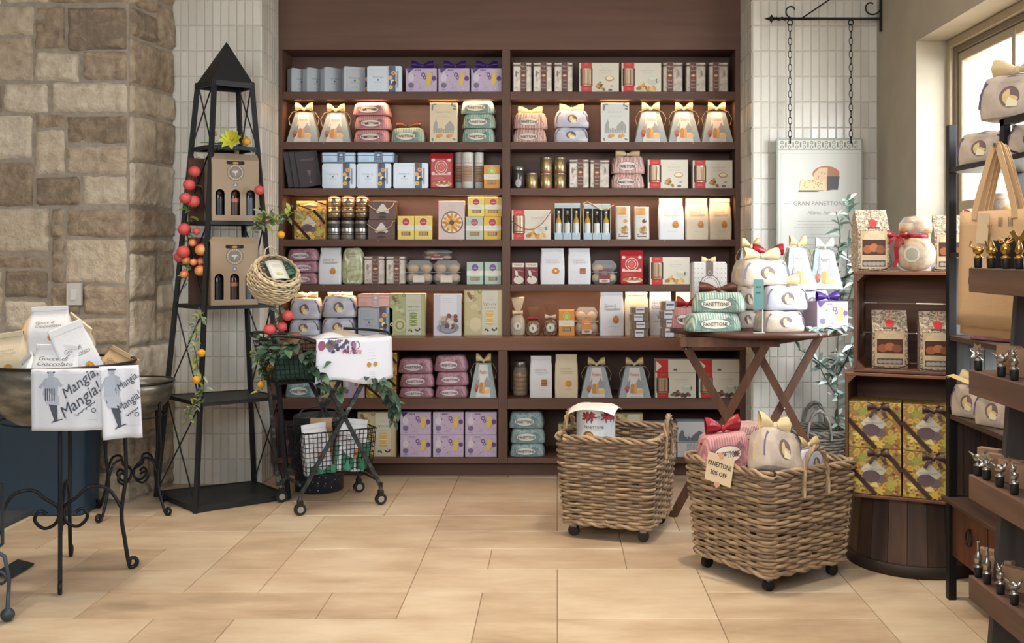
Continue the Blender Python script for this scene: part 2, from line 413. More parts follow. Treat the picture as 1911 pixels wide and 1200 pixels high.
stone_panel(m, Vector((XS0, YS0, 0)), d, Vector((d.y, -d.x, 0)), L, 5)
m.prism([(-6.6, 0), (XS0, 0), (XS0, ZC), (-6.6, ZC)], YS0, YS0+.3, m_mortar)
v = [(XS0, YS0, 0), (XS1, DW+.02, 0), (XS1-.6, DW+.02, 0), (XS0-.6, YS0, 0)]
m.add([p for p in v]+[(p[0], p[1], ZC) for p in v], [(0, 1, 5, 4), (1, 2, 6, 5)], m_mortar)
struct(m.build('wall_left'))
# glazed tile walls either side of the shelf niche, with the tiled returns
def tiles(m, P0, dx, dn, L, tw=.0530, th=.1625, z1=ZC):
    n = max(1, round(L/tw)); w = L/n; r = random.Random(int(L*1000)); g = .0016
    for i in range(n):
        j = 0
        while j*th < z1:
            z0 = j*th+g; zz = min((j+1)*th-g, z1); x0 = i*w+g; x1 = (i+1)*w-g; b = .0035
            t = [r.uniform(0, .0011) for _ in range(4)]
            vs = []
            for (x, z, o) in ((x0, z0, 0), (x1, z0, 0), (x1, zz, 0), (x0, zz, 0), (x0+b, z0+b, .005+t[0]), (x1-b, z0+b, .005+t[1]), (x1-b, zz-b, .005+t[2]), (x0+b, zz-b, .005+t[3])):
                p = P0+dx*x+dn*o; vs.append((p.x, p.y, z))
            m.add(vs, [(4, 5, 6, 7), (0, 1, 5, 4), (1, 2, 6, 5), (2, 3, 7, 6), (3, 0, 4, 7)], m_tile); j += 1
V = Vector
m = MB(); tiles(m, V((XS1, DW, 0)), V((1, 0, 0)), V((0, -1, 0)), NX0-XS1)
tiles(m, V((NX0, DW, 0)), V((0, 1, 0)), V((1, 0, 0)), DB-DW)
m.box(XS1-.3, DW, 0, NX0, DB+.2, ZC, m_tgrout); struct(m.build('wall_back_left'))
m = MB(); tiles(m, V((NX1, DW, 0)), V((1, 0, 0)), V((0, -1, 0)), XR-NX1)
tiles(m, V((NX1, DB, 0)), V((0, -1, 0)), V((-1, 0, 0)), DB-DW)
m.box(NX1, DW, 0, XR+.35, DB+.2, ZC, m_tgrout); struct(m.build('wall_back_right'))
m = MB(); m.box(NX0-.1, DB+.045, 0, NX1+.1, DB+.25, ZC, m_plaster); struct(m.build('wall_back'))
# right wall with the deep window opening
WY0, WY1, WZ0, WZ1 = 3.15, 5.785, .95, 2.679
m = MB()
m.box(XR, -3, 0, XR+.36, WY0, ZC, m_plaster); m.box(XR, WY1, 0, XR+.36, DW+.02, ZC, m_plaster)
m.box(XR, WY0, 0, XR+.36, WY1, WZ0, m_plaster); m.box(XR, WY0, WZ1, XR+.36, WY1, ZC, m_plaster)
struct(m.build('wall_right'))
m = MB(); m.box(-6.6, -3, 0, -6.4, YS0, ZC, m_plaster); struct(m.build('wall_far_left'))
m = MB(); m.box(-6.4, -3.2, 0, XR, -3, ZC, m_plaster); struct(m.build('wall_front'))
m = MB(); m.box(-6.6, -3.2, ZC, XR+.4, DB+.3, ZC+.1, P('b9ad9a', .9)); struct(m.build('ceiling'))
m_frame = P('a39377', .45); m_fdark = P('6d5f4c', .5)
FX = XR+.17
win = MB()
def fr(y0, y1, z0, z1, x0, x1, t, mat):
    win.box(x0, y0, z0, x1, y0+t, z1, mat, .004); win.box(x0, y1-t, z0, x1, y1, z1, mat, .004)
    win.box(x0, y0+t, z0, x1, y1-t, z0+t, mat, .004); win.box(x0, y0+t, z1-t, x1, y1-t, z1, mat, .004)
fr(WY0, WY1, WZ0, WZ1, FX, FX+.12, .05, m_frame); fr(WY0+.05, WY1-.05, WZ0+.05, WZ1-.05, FX+.02, FX+.10, .035, m_fdark)
fr(WY0+.085, WY1-.085, WZ0+.085, WZ1-.085, FX+.035, FX+.09, .05, m_frame)
for yy in (5.0, 4.1): win.box(FX+.03, yy-.02, WZ0+.1, FX+.08, yy+.02, WZ1-.1, m_frame, .003)
for zz in (1.74,): win.box(FX+.03, WY0+.1, zz-.025, FX+.08, WY1-.1, zz+.025, m_frame, .003)
wo = win.build('window_1'); struct(wo)
mg, n, l, b = base('window_glass', .02); b.inputs['Base Color'].default_value = (.95, .98, 1, 1); b.inputs['Alpha'].default_value = .12
m = MB(); m.box(FX+.052, WY0+.1, WZ0+.1, FX+.058, WY1-.1, WZ1-.1, mg); m.build('pane', wo)
# a pale bare tree and paving outside the window
m = MB(); tr = P('9c968c', .9); r = random.Random(4)
def limb(p, dr, ln, ra, k):
    q = p+dr*ln; m.tube([p, (p+q)/2+V((r.uniform(-.05, .05),)*3), q], lambda f: ra*(1-.35*f), tr, 6)
    if k: 
        for _ in range(3): limb(q, (dr+V((r.uniform(-.7, .7), r.uniform(-.7, .7), r.uniform(-.1, .6)))).normalized(), ln*.72, ra*.6, k-1)
limb(V((6.5, 10.6, -.05)), V((0, 0, 1)), 1.5, .12, 5)
tag(m.build('bare_tree'), 'pale leafless tree standing outside beyond the bright window', 'tree')
m = MB(); m.box(XR+.4, -3, -.15, 40, 60, -.05, P('b8b4ac', .9)); struct(m.build('ground_outside'))
# light switch on the stone wall
t = empty('light_switch', (Xp(136, 5.95), 5.955, 0), 0, 'pale blank switch plate on the stone wall above the large bowl', 'switch')
m = MB(); w = 27/1900*5.95; z0, z1 = Zp(570, 5.95), Zp(529, 5.95)
m.box(-w/2, 0, z0, w/2, .03, z1, P('b9b8b2', .4), .003); m.build('plate', t)
m = MB(); m.box(-.017, -.006, (z0+z1)/2-.033, .017, .001, (z0+z1)/2+.033, P('c6c6c2', .35), .002); m.build('rocker', t)
# ------------------------------------------------------------------ the built-in shelves
zu = lambda py: Zp(py, DU)
zl = lambda py: Zp(py, DL)
xu = lambda px: Xp(px, DU)
SH = [(171, 186), (265, 279), (351, 364), (447, 460), (531, 544)]
ROWZ = [zu(a) for a, b in SH]+[zl(630.5)]
ZCNT = zl(630.5); ZA, ZB = zl(744), zl(855)
t = empty('shelving_unit', ((NX0+NX1)/2, DU, ZCNT), 0, 'tall dark walnut shelving unit built into the tiled niche above the counter', 'shelf')
ox, oy, oz = t.location
def part(m, name, p): return m.build(name, p, (-ox, -oy, -oz))
m = MB(); m.box(NX0+.006, DU-.004, zu(93), NX1-.006, DB+.03, ZC, m_wal, .002); part(m, 'header_panel', t)
m = MB(); m.box(NX0+.006, DB, ZCNT, NX1-.006, DB+.03, zu(93), m_back); part(m, 'back_panel', t)
for nm, a, b in (('side_panel', NX0+.006, xu(527)), ('divider', xu(937), xu(952)), ('side_panel', xu(1372), NX1-.006)):
    m = MB(); m.box(a, DU-.002, ZCNT, b, DB, zu(93), wood('walnut_upright', '4e3528', '5d4131', 'z', .6, .7, .03), .0015); part(m, nm, t)
for (a, b) in SH:
    for x0, x1 in ((xu(527), xu(937)), (xu(952), xu(1372))):
        m = MB(); m.box(x0, DU, zu(b), x1, DB, zu(a), m_wald, .002)
        for k in range(8):
            xx = x0+(x1-x0)*(k+.5)/8; m.ball((xx, DU-.001, zu(a)-.008), .0028, P('a89a84', .3, .9), 6, 4)
        part(m, 'shelf', t)
t2 = empty('base_cabinet', ((NX0+NX1)/2, DL, 0), 0, 'low walnut cabinet with four open cubbies along the floor under the counter', 'cabinet')
ox, oy, oz = t2.location
xl = lambda px: Xp(px, DL)
X0, X1 = NX0+.007, NX1-.007
m = MB(); m.box(X0, DB, .09, X1, DB+.03, zl(654), m_back); part(m, 'back_panel', t2)
for nm, a, b in (('side_panel', X0, X0+.03), ('divider', xl(930), xl(947)), ('side_panel', X1-.035, X1)):
    m = MB(); m.box(a, DL, zl(865), b, DB, zl(654), wood('walnut_upright', '', ''), .0015); part(m, nm, t2)
for x0, x1 in ((X0+.03, xl(930)), (xl(947), X1-.035)):
    m = MB(); m.box(x0, DL, zl(764), x1, DB, zl(744), m_wal, .002); part(m, 'shelf', t2)
    m = MB(); m.box(x0, DL, zl(865), x1, DB, zl(855), m_wal, .002); part(m, 'bottom_board', t2)
m = MB(); m.box(X0, DL+.07, 0, X1, DL+.10, zl(865), m_wald); part(m, 'toe_kick', t2)
t3 = MB(); t3.box(X0, DL-.004, zl(654), X1, DB-.002, ZCNT, wood('walnut_counter', '654331', '74503c', 'x', .3, .7, .02), .003)
tag(t3.build('countertop'), 'long walnut counter running under the shelving across both bays', 'countertop')
# ------------------------------------------------------------------ packaged goods: one prototype of each kind, copied into place
K = {}
INK = P('4a4640', .6); GREY = P('8b8880', .6); WHITE = P('d6d5d0', .5); CREAM = P('d9cdb4', .5); RED = P('b8302c', .4)
GOLDR = P('cbb588', .35, bump=.2); PURP = P('3d2468', .3, bump=.2); CRIM = P('8a1a24', .3, bump=.2); BROWNR = P('5a2f22', .35, bump=.2)
PAPER = P('cfd0d2', .55, bump=.25, bs=25); KRAFT = P('b59a78', .7, bump=.15, bs=40)
COOK = mnoise('cookie', [(.35, 'a5622c'), (.6, 'c98a48')], (60, 60, 60), 3, .7); CHOC = P('3c2418', .5)
CLEAR = P('dfe3e2', .08, alpha=.22); STEEL = P('b7b5ae', .25, .9); GOLD = P('b08d55', .28, .9); DK = P('1c1a19', .4)
def reg(name, root, w, h, cat): K[name] = [root, w, h, cat, False]; CH[root.name] = kids(root)
def proto(kind): o = empty(kind); return o
# pale blue biscuit tin with a fruit-printed sleeve
def tin():
    w, d, h = .235, .06, .175; r = proto('biscuit_tin'); B = P('a6adb2', .32, .3); F = front(w)
    m = MB(); pts = []
    for cx, cz, a0 in ((w/2-.014, h-.014, 0), (-w/2+.014, h-.014, 90), (-w/2+.014, .014, 180), (w/2-.014, .014, 270)):
        for k in range(5): a = R(a0+k*22.5); pts.append((cx+.014*math.cos(a), cz+.014*math.sin(a)))
    pts = pts[::-1]
    m.prism(pts, .004, d, B); m.prism([(x*.985, (z-h/2)*.98+h/2) for x, z in pts], 0, .004, B)
    m.prism([(x*1.006, (z-h/2)*1.008+h/2) for x, z in pts], .012, .015, P('8b959f', .3, .4))
    frame(m, F, .012, .012, .136, h-.012, .0012, P('bfc5c9', .4), .0006); frame(m, F, .019, .019, .136, h-.019, .0008, P('7e8790', .4), .0006)
    scrib(m, F, .075, .098, .075, .016, P('5b6167', .5), .001, .0014, 8, .0, 3)
    ell(m, F, .075, .082, .007, .006, P('5b6167', .5)); lines(m, F, .075, .068, .07, 2, .006, P('5b6167', .5)); lines(m, F, .075, .045, .03, 1, .01, P('6e757b', .5)); lines(m, F, .075, .035, .07, 1, .01, P('6e757b', .5))
    rect(m, F, .20, .03, .212, .14, P('838c95', .4)); m.build('body', r)
    m = MB(); m.box(.142-w/2, -.0018, -.0005, .195-w/2, d+.001, h+.001, P('46617f', .45)); F2 = front(w, -.0018)
    for i, (u, v, c) in enumerate([(.158, .158, '6e4a3a'), (.178, .128, 'dd9a5c'), (.158, .097, 'e0a56a'), (.174, .070, 'e8dd9a'), (.184, .062, '4f3323'), (.16, .033, 'dcbc4a')]):
        ell(m, F2, u, v, .0145, .0145, P(c, .5), .0007+i*.0001); 
        if c[0] == 'd': ell(m, F2, u, v, .005, .005, P('b5552a', .5), .0016, 8)
    rect(m, F2, 0.142, 0, .1445, h, P('c9ced2', .5)); rect(m, F2, .1925, 0, .195, h, P('c9ced2', .5)); m.build('sleeve', r)
    reg('tin', r, w, h, 'tin')
tin()
def tin_flat():
    w, d, h = .235, .17, .08; r = proto('biscuit_tin'); F = front(w)
    for key, body, band in (('tin_flat', '8d9fae', '46617f'), ('tin_pink', 'd3a79c', 'b99791')):
        r = proto('biscuit_tin'); m = MB(); m.box(-w/2, 0, 0, w/2, d, h-.02, P(body, .32, .3), .008); m.box(-w/2-.002, -.002, h-.028, w/2+.002, d, h, P(body, .32, .3), .008)
        lines(m, F, .05, .03, .07, 3, .008, P('6d7983', .5), .0025); m.build('body', r)
        m = MB(); m.box(.11-w/2, -.004, -.0004, .165-w/2, d+.001, h+.001, P(band, .45)); F2 = front(w, -.004)
        frame(m, F2, .114, .006, .161, h-.006, .0015, P('c7ccd0', .5)); ell(m, F2, .1375, .058, .013, .008, P('c7ccd0', .5)); lines(m, F2, .1375, .036, .034, 3, .009, P('c7ccd0', .5), .001, .003); m.build('sleeve', r)
        reg(key, r, w, h, 'tin')
tin_flat()
def cake_slice(m, F, u, v, s, o=.004):
    """a round cake cut open"""
    ell(m, F, u, v, s, s*.95, P('6d5a5c', .6), o, 18); ell(m, F, u+s*.1, v-s*.05, s*.78, s*.76, P('c7b27c', .6), o+.0006, 16); poly(m, F, [(u-s*.1, v), (u+s*.9, v-s*.55), (u+s*.75, v-s*.95), (u-s*.35, v-s*.9)], P('d8cfae', .6), o+.0012)
def purple():
    w, d, h = .215, .16, .158; r = proto('gift_box'); V1 = P('b2a2b8', .5); F = front(w); m = MB()
    m.box(-w/2, 0, 0, w/2, d, h, V1, .002); D = P('5d3d74', .6); r_ = random.Random(2)
    ell(m, F, .038, .095, .021, .026, P('c3bcc4', .5)); rect(m, F, .03, .11, .046, .148, P('bcb3c2', .5)); rect(m, F, .019, .045, .057, .058, P('6b6480', .5)); ell(m, F, .038, .045, .019, .018, P('6b6480', .5), .0011, 12); rect(m, F, .025, .014, .051, .019, P('8f83a0', .5))
    m.add([F(.14, .045, .0015), F(.172, .05, .0015), F(.182, .12, .0015), F(.172, .128, .0015), F(.15, .125, .0015)], [(0, 1, 2, 3, 4)], P('ccae4c', .5)); rect(m, F, .17, .05, .178, .122, P('9c8034', .5), .0012)
    ell(m, F, .196, .09, .016, .016, D); ring(m, F, .122, .115, .008, .014, D); ring(m, F, .132, .095, .006, .011, D)
    for _ in range(34): ell(m, F, r_.uniform(.06, .2), r_.choice([r_.uniform(.012, .045), r_.uniform(.05, .12), r_.uniform(.1, .13)]), r_.uniform(.0015, .0042), r_.uniform(.0015, .0042), P(r_.choice(['5d3d74', '7b5d93', '8f76a6', 'c6b3c8']), .6), .0008, 7)
    lines(m, F, .085, .141, .05, 1, .01, D, .001, .007); lines(m, F, .1, .02, .05, 1, .01, P('6f5a80', .6)); m.build('box', r)
    return r, w, h, d
r, w, h, d = purple(); reg('purple', r, w, h, 'box')
r, w, h, d = purple(); m = MB(); bow(m, (0, d*.35, h+.018), .075, PURP, 1.0, False, .1, .6); m.strip([(-w/2, .03, h+.002), (0, .05, h+.004), (w/2, .03, h+.002)], (0, 1, 0), .035, PURP); m.add([(-w/2+.005, -.0025, h), (-w/2+.06, -.0025, h), (-w/2+.02, -.0025, h-.035)], [(0, 1, 2)], PURP); m.build('ribbon', r); reg('purple_bow', r, w, h, 'box')
def damask_tin():
    w, d, h = .133, .10, .195; F = front(w)
    for key, bu in (('damask', .052), ('damask_r', .025)):
        r = proto('cookie_tin'); m = MB(); SV = mnoise('brushed_tin', [(.4, '9c9286'), (.6, 'b0a598')], (30, 30, 30), 3, .35, .5)
        m.box(-w/2, 0, 0, w/2, d, h-.022, SV, .006); m.box(-w/2-.001, -.001, h-.021, w/2+.001, d+.001, h, SV, .006)
        for k in range(10): ell(m, F, .02+.09*((k*37) % 10)/10, .03+.016*k, .006, .004, P('857b70', .5), .0014, 8, k)
        ell(m, F, w-.028 if bu < .04 else .024, .12, .008, .022, P('857b70', .5), .0015); m.build('body', r)
        m = MB(); m.box(bu-w/2, -.002, .0, bu+.046-w/2, -.0008, h, P('5c3b35', .45)); F2 = front(w, -.002); c = bu+.023; G = P('b59a86', .4)
        for q in (.003, .043): rect(m, F2, bu+q-.001, 0, bu+q+.001, h, G)
        for v in (.165, .14, .075, .05, .028): scrib(m, F2, c, v, .03, .014, G, .001, .002, 4, 0, int(v*1000))
        ell(m, F2, c, .108, .014, .007, P('c9a86b', .4)); ell(m, F2, c, .09, .012, .006, P('8c4a3c', .4)); m.build('sleeve', r)
        reg(key, r, w, h, 'tin')
damask_tin()
def window_box():
    w, d, h = .275, .085, .195; F = front(w)
    for key in ('winbox', 'winbox_tea', 'winbox_cord', 'winbox_nuts'):
        r = proto('biscuit_box'); m = MB(); BX = P('c9c3b2', .5); m.box(-w/2, 0, 0, w/2, d, h, BX, .001)
        for v0, v1 in ((0, .04), (.158, h)): rect(m, F, .012, v0, .088, v1, RED)
        lines(m, F, .05, .186, .045, 2, .008, P('d8a79c', .5)); lines(m, F, .05, .026, .04, 2, .008, P('d8a79c', .5)); rect(m, F, .008, .04, .092, .158, P('2a2422', .5))
        scrib(m, F, .18, .142, .09, .01, GREY, .001, .001, 10, 0, 5); lines(m, F, .18, .162, .05, 1, .01, GREY); lines(m, F, .18, .128, .1, 2, .008, P('a29d92', .6))
        if key in ('winbox',):
            ell(m, F, .21, .09, .032, .019, P('a8917a', .5)); ell(m, F, .21, .093, .024, .012, P('ddcfa8', .5), .0015)
            for k, (u, v) in enumerate([(.125, .035), (.14, .03), (.155, .028), (.135, .05), (.145, .06), (.17, .018), (.13, .042), (.152, .044)]): ell(m, F, u, v, .013, .009, P(['a8854e', '8f6a3a', 'b8945c', '76572f'][k % 4], .6), .0012+.0002*k, 10, k)
            ell(m, F, .215, .015, .014, .008, P('6e675e', .6)); ell(m, F, .225, .042, .012, .005, P('9a938a', .6))
        else:
            ell(m, F, .215, .075, .036, .03, P('b5b9a8', .5)); ell(m, F, .215, .092, .026, .009, P('c9cbb8', .5), .0014); ring(m, F, .25, .075, .008, .013, P('b5b9a8', .5))
            for k, (u, v) in enumerate([(.13, .035), (.15, .045), (.165, .03), (.145, .022), (.185, .022), (.225, .028), (.12, .025), (.205, .02)]): ell(m, F, u, v, .02, .012, P(['b98f4c', 'c59c58', '9c7138', 'd0b27a'][k % 4] if key != 'winbox_nuts' else ['5d4536', '6f5442', '7f6350', '4f3a2d'][k % 4], .6), .0012+.0002*k, 10, .4+k)
        m.build('box', r)
        m = MB(); cy = MB()
        def cyl(u, v): a = PI*v; return (.05-w/2-.034*math.cos(a), -.001-.017*math.sin(a), .042+.114*u)
        m.grid(cyl, 1, 12, P('b09a80', .3, .35)); m.add([(.05-w/2-.034*math.cos(PI*k/12), -.001-.017*math.sin(PI*k/12), z) for z in (.042, .156) for k in range(13)], [tuple(range(13)), tuple(range(13, 26))], P('c9b490', .4))
        for k in range(4):
            a = PI*(.2+.2*k); x = .05-w/2-.0345*math.cos(a); y = -.0015-.0178*math.sin(a); m.box(x-.0025, y-.001, .048, x+.0025, y, .145, P(['8a5f45', 'a57c58', '7d5540', 'c7ab80'][k], .4))
        for z in (.052, ): m.tube([(.05-w/2-.035*math.cos(PI*k/12), -.001-.018*math.sin(PI*k/12), z) for k in range(13)], .0035, RED, 4)
        m.build('window', r)
        if key == 'winbox_cord':
            m = MB(); m.tube([(-w/2+.002+w*k/16, -.024-.006*math.sin(PI*k/16), .12-.058*math.sin(PI*k/16)+.07*(k/16)**4) for k in range(17)], .0025, CRIM, 5); m.build('cord', r)
        reg(key, r, w, h, 'box')
    w, d, h = .275, .085, .075; r = proto('biscuit_box'); m = MB(); m.box(-w/2, 0, 0, w/2, d, h, P('c9c3b2', .5), .001); rect(m, F, .0, 0, .088, h, RED); poly(m, F, [(.004, .006), (.045, h/2), (.004, h-.006)], P('d0cabb', .5), .0014); rect(m, F, .125, .012, .15, .022, P('4a4e60', .5)); m.build('box', r); reg('winbox_low', r, w, h, 'box')
window_box()
def pandoro():
    for key, bowc in (('pandoro', GOLDR), ('pandoro_plain', None)):
        w, d, h = .235, .15, .265; r = proto('cake_bag'); m = MB(); t0, t1 = .54, .25
        SIDE = P('8f9a9b', .45, bump=.3, bs=30); HB = .225
        def S_(x, y, z):
            k = z/HB; return ((x*(1-(1-t0)*k)), d/2+(y-d/2)*(1-(1-t1)*k), z)
        n = 8
        for a, b in (((-w/2, 0), (w/2, 0)), ((w/2, 0), (w/2, d)), ((w/2, d), (-w/2, d)), ((-w/2, d), (-w/2, 0))):
            def fn(u, v, a=a, b=b):
                x = a[0]+(b[0]-a[0])*u; y = a[1]+(b[1]-a[1])*u; p = S_(x, y, HB*v); q = .006*math.sin(PI*u)*math.sin(PI*v)
                nx, ny = (b[1]-a[1]), -(b[0]-a[0]); L_ = math.hypot(nx, ny); wr = .003*noise.noise(Vector((u*5, v*6, a[0]*9)))*math.sin(PI*v)
                return (p[0]+nx/L_*(q+wr), p[1]+ny/L_*(q+wr), p[2])
            m.grid(fn, n, n, SIDE)
        m.add([S_(-w/2, 0, HB), S_(w/2, 0, HB), S_(w/2, d, HB), S_(-w/2, d, HB), S_(-w/2, 0, 0), S_(w/2, 0, 0), S_(w/2, d, 0), S_(-w/2, d, 0)], [(0, 1, 2, 3), (7, 6, 5, 4)], SIDE)
        def F(u, v, o):
            k = v/HB; p = S_(u-w/2, 0, v); return (p[0], p[1]-.0065*math.sin(PI*min(max(u/w, 0), 1))*math.sin(PI*min(max(k, 0), 1))-o-.0015, p[2])
        WP = P('c8c6c0', .5); rect(m, F, .055, .004, .18, .215, WP, .001, 6, 8)
        poly(m, F, [(.055, .004), (.18, .004), (.18, .02), (.055, .02)], WP, .002)
        txt(m, F, 'Pandoro', .1175, .168, .027, P('a5605a', .5) if bowc else INK, .0035, .25, 0, .1); lines(m, F, .1175, .148, .07, 1, .01, GREY, .003)
        BL = P('8c8c90', .6); poly(m, F, [(.045, .07), (.075, .07), (.075, .12), (.068, .15), (.062, .12), (.045, .11)], BL, .003)
        poly(m, F, [(.13, .07), (.185, .07), (.185, .105), (.172, .125), (.158, .145), (.145, .125), (.13, .105)], BL, .003)
        for k, (u, v) in enumerate([(.035, .065), (.045, .05), (.05, .07), (.038, .078)]): ell(m, F, u+.01, v, .014, .012, P(['b0473d', '8f3a36', '6d7c4a', 'b8554a'][k], .6), .0035+.0003*k, 8, k)
        poly(m, F, [(.08, .035), (.11, .03), (.112, .095), (.1, .104), (.086, .1), (.08, .09)], P('b07f4a', .6), .0045); poly(m, F, [(.11, .03), (.135, .03), (.137, .092), (.128, .104), (.114, .1)], P('c79a62', .6), .0048)
        poly(m, F, [(.135, .032), (.185, .036), (.192, .06), (.16, .058), (.138, .05)], P('cfae72', .6), .005); lines(m, F, .12, .014, .09, 2, .006, GREY, .003)
        m.build('bag', r)
        m = MB(); GB = bowc or P('c7c7bf', .4)
        bow(m, (0, d*.32, HB+.012), .075, GB, .85, False, .25, .5)
        for sg in (-1, 1): m.strip([(sg*.035, d*.33, HB+.012), (sg*.085, d*.3, HB-.005), (sg*.112, d*.32, HB-.05), (sg*.1, d*.3, HB-.1)], (0, 1, 0), .016, GB)
        m.build('ribbon', r); reg(key, r, w, h, 'bag')
pandoro()
# wrapped cake: a puffy parcel with gathered top
PROF = [(0, .965), (.03, 1.0), (.2, 1.01), (.45, .985), (.7, .94), (.88, .88), (.96, .82), (.99, .72), (1.0, .5), (.985, .001)]
def pillow_map(w, d, h, seed, n=5, prof=PROF):
    def sc(t):
        for (a, s), (b, q) in zip(prof, prof[1:]):
            if t <= b: return s+(q-s)*((t-a)/(b-a) if b > a else 0)
        return prof[-1][1]
    def wr(x, y, z): return .0045*noise.noise(Vector((x*22, y*22+seed, z*30)))+.004*noise.noise(Vector((x*9+seed, y*9, z*12)))
    def F(u, v, o):
        s = sc(v/h); x = (u-w/2); a = w/2*s; q = min(abs(x/a), .985); y = d/2-d/2*s*(1-q**n)**(1/n); p = Vector((x, y-d/2, 0))
        k = wr(x, y, v)*(1 if v > .01 else 0); dn = Vector((x/(w*w), (y-d/2)/(d*d), 0)); dn.normalize(); return (x+dn.x*(k+o*.6), y+dn.y*(k+o), v)
    return F, sc, wr
def pillow(m, w, d, h, mat, seed=1, n=5, cap=None, prof=PROF, patch=None):
    F, sc, wr = pillow_map(w, d, h, seed, n, prof); N = 36; vs = []; fs = []
    for t, s in prof:
        for k in range(N):
            a = 2*PI*k/N; c, q = math.cos(a), math.sin(a)
            x = w/2*s*math.copysign(abs(c)**(2/n), c); y = d/2+d/2*s*math.copysign(abs(q)**(2/n), q); z = t*h
            kk = wr(x, y, z)*(1 if t > .01 else 0); dn = Vector((x/(w*w), (y-d/2)/(d*d), 0)); dn.normalize()
            zz = z+(kk*1.2 if t > .94 and s > .01 else 0); vs.append((x+dn.x*kk, y+dn.y*kk, zz))
    for i in range(len(prof)-1):
        for k in range(N): k2 = (k+1) % N; fs.append((i*N+k, i*N+k2, (i+1)*N+k2, (i+1)*N+k))
    fs.append(tuple(reversed(range(N))))
    m.add(vs, fs, mat, True); return F
def fold_seams(m, F, w, h, mat, r):
    for sg in (0, 1):
        u0 = .02+.02*r.random() if sg == 0 else w-.02-.02*r.random(); m_u = w*.25 if sg == 0 else w*.75
        m.strip([F(u0+(m_u-u0)*k/5, h*(.25+.65*k/5), .001) for k in range(6)], (0, -.2, 1), .0025, mat)
def panettone():
    w, d, h = .25, .17, .125; T = 'PANETTONE'
    V_ = {'pink': (('c58f8c', 'a87377', .013), '7e5961', 'd9cfc2', CRIM), 'green': (('b3bdab', '6f8f84', .012), '5f7670', 'd6d1c0', BROWNR),
          'redstripe': (('c9b7ab', '9c6260', .011), None, 'cfc4b8', GOLDR), 'mauve': (('a98088', '8a626e', .02), '7b525e', 'c9bcc0', CRIM), 'toile': (('9fb0ae', '6f888b', .018), '5b7378', 'c9cfc8', BROWNR)}
    for key, ((c1, c2, per), lab, ov, rb) in V_.items():
        for bw in (0, 1):
            r = proto('wrapped_cake'); m = MB(); rr = random.Random(5)
            mat = stripes('wrap_'+key, c1, c2, per, .5) if key not in ('mauve', 'toile') else mnoise('wrap_'+key, [(.42, c2), (.5, c1), (.56, c2), (.64, c1)], (45, 45, 45), 4, .45)
            F = pillow(m, w, d, h, mat, 3+len(key))
            if lab: rect(m, F, .03, .006, w*.82, h*.62, mnoise('wraplabel_'+key, [(.4, lab), (.6, c2)], (60, 60, 60), 4, .5), .0015, 14, 4); poly(m, F, [(w*.6, h*.6), (w*.8, h*.6), (w*.72, h*.78)], P(lab, .5), .0022)
            cu, cv = w*.46, h*.42; rx, ry = w*.29, h*.27
            ell(m, F, cu, cv, rx, ry, P(lab or '8d6b6b', .5), .003, 22); ell(m, F, cu, cv, rx*.94, ry*.9, P(ov, .5), .0038, 22)
            txt(m, F, T, cu, cv, h*.19, P('3d3836', .5), .0085, 0, 0, rx*1.6, .012); lines(m, F, cu, cv-h*.15, rx*.8, 1, .01, GREY, .0085)
            rr = random.Random(9); fold_seams(m, F, w, h, P(c2, .5), rr)
            m.build('wrapper', r)
            if bw:
                m = MB(); bow(m, (0, d*.42, h+.012), .085, rb, 1.05, False, .15, .55)
                m.strip([(-w*.47, d*.45, h*.35), (-w*.47, d*.45, h*.75), (-w*.36, d*.45, h*.97), (0, d*.45, h+.012), (w*.36, d*.45, h*.97), (w*.475, d*.45, h*.75), (w*.5, d*.42, h*.3)], (0, 1, 0), .024, rb)
                m.build('ribbon', r)
            reg(key+('_bow' if bw else ''), r, w, h, 'cake')
panettone()
def cakewrap():
    w, d, h = .245, .17, .13
    for key, c1, c2, bw in (('cake', 'c1c3ca', 'a9abb8', 0), ('cake_bow', 'c1c3ca', 'a9abb8', 1), ('cake_shaded', 'c0b3a4', 'a8998a', 0), ('cake_shaded_bow', 'c0b3a4', 'a8998a', 1)):  # the tan copies put warm shade into the white wrap's colour
        r = proto('wrapped_cake'); m = MB(); F = pillow(m, w, d, h, mnoise('wrap_'+c1, [(.4, c2), (.62, c1)], (14, 14, 14), 3, .5, 0, .1), 17, 4.5)
        cake_slice(m, F, w*.5, h*.48, h*.26, .003); lines(m, F, w*.5, h*.82, w*.3, 1, .01, P('8f8f9c', .5), .003)
        NV = P('5b5668', .4); m.strip([F(.012, h*.25, .002), F(.02, h*.6, .002), F(.04, h*.86, .002)], (1, 0, .2), .012, NV); m.strip([F(w-.01, h*.3, .002), F(w-.02, h*.62, .002), F(w-.045, h*.86, .002)], (1, 0, -.2), .012, NV)
        m.strip([(-w*.36, d*.2, h*.95), (0, d*.16, h*1.0), (w*.36, d*.2, h*.95)], (0, 1, .4), .03, NV)
        m.build('wrapper', r)
        if bw:
            m = MB(); bow(m, (0, d*.4, h+.014), .08, GOLDR, 1.1, False, .12, .55)
            m.strip([(-w*.5, d*.5, h*.2), (-w*.49, d*.45, h*.62), (-w*.38, d*.42, h*.93), (0, d*.42, h+.014), (w*.38, d*.42, h*.93), (w*.49, d*.45, h*.62), (w*.5, d*.5, h*.2)], (0, 1, 0), .02, GOLDR)
            m.build('ribbon', r)
        reg(key, r, w, h, 'cake')
cakewrap()
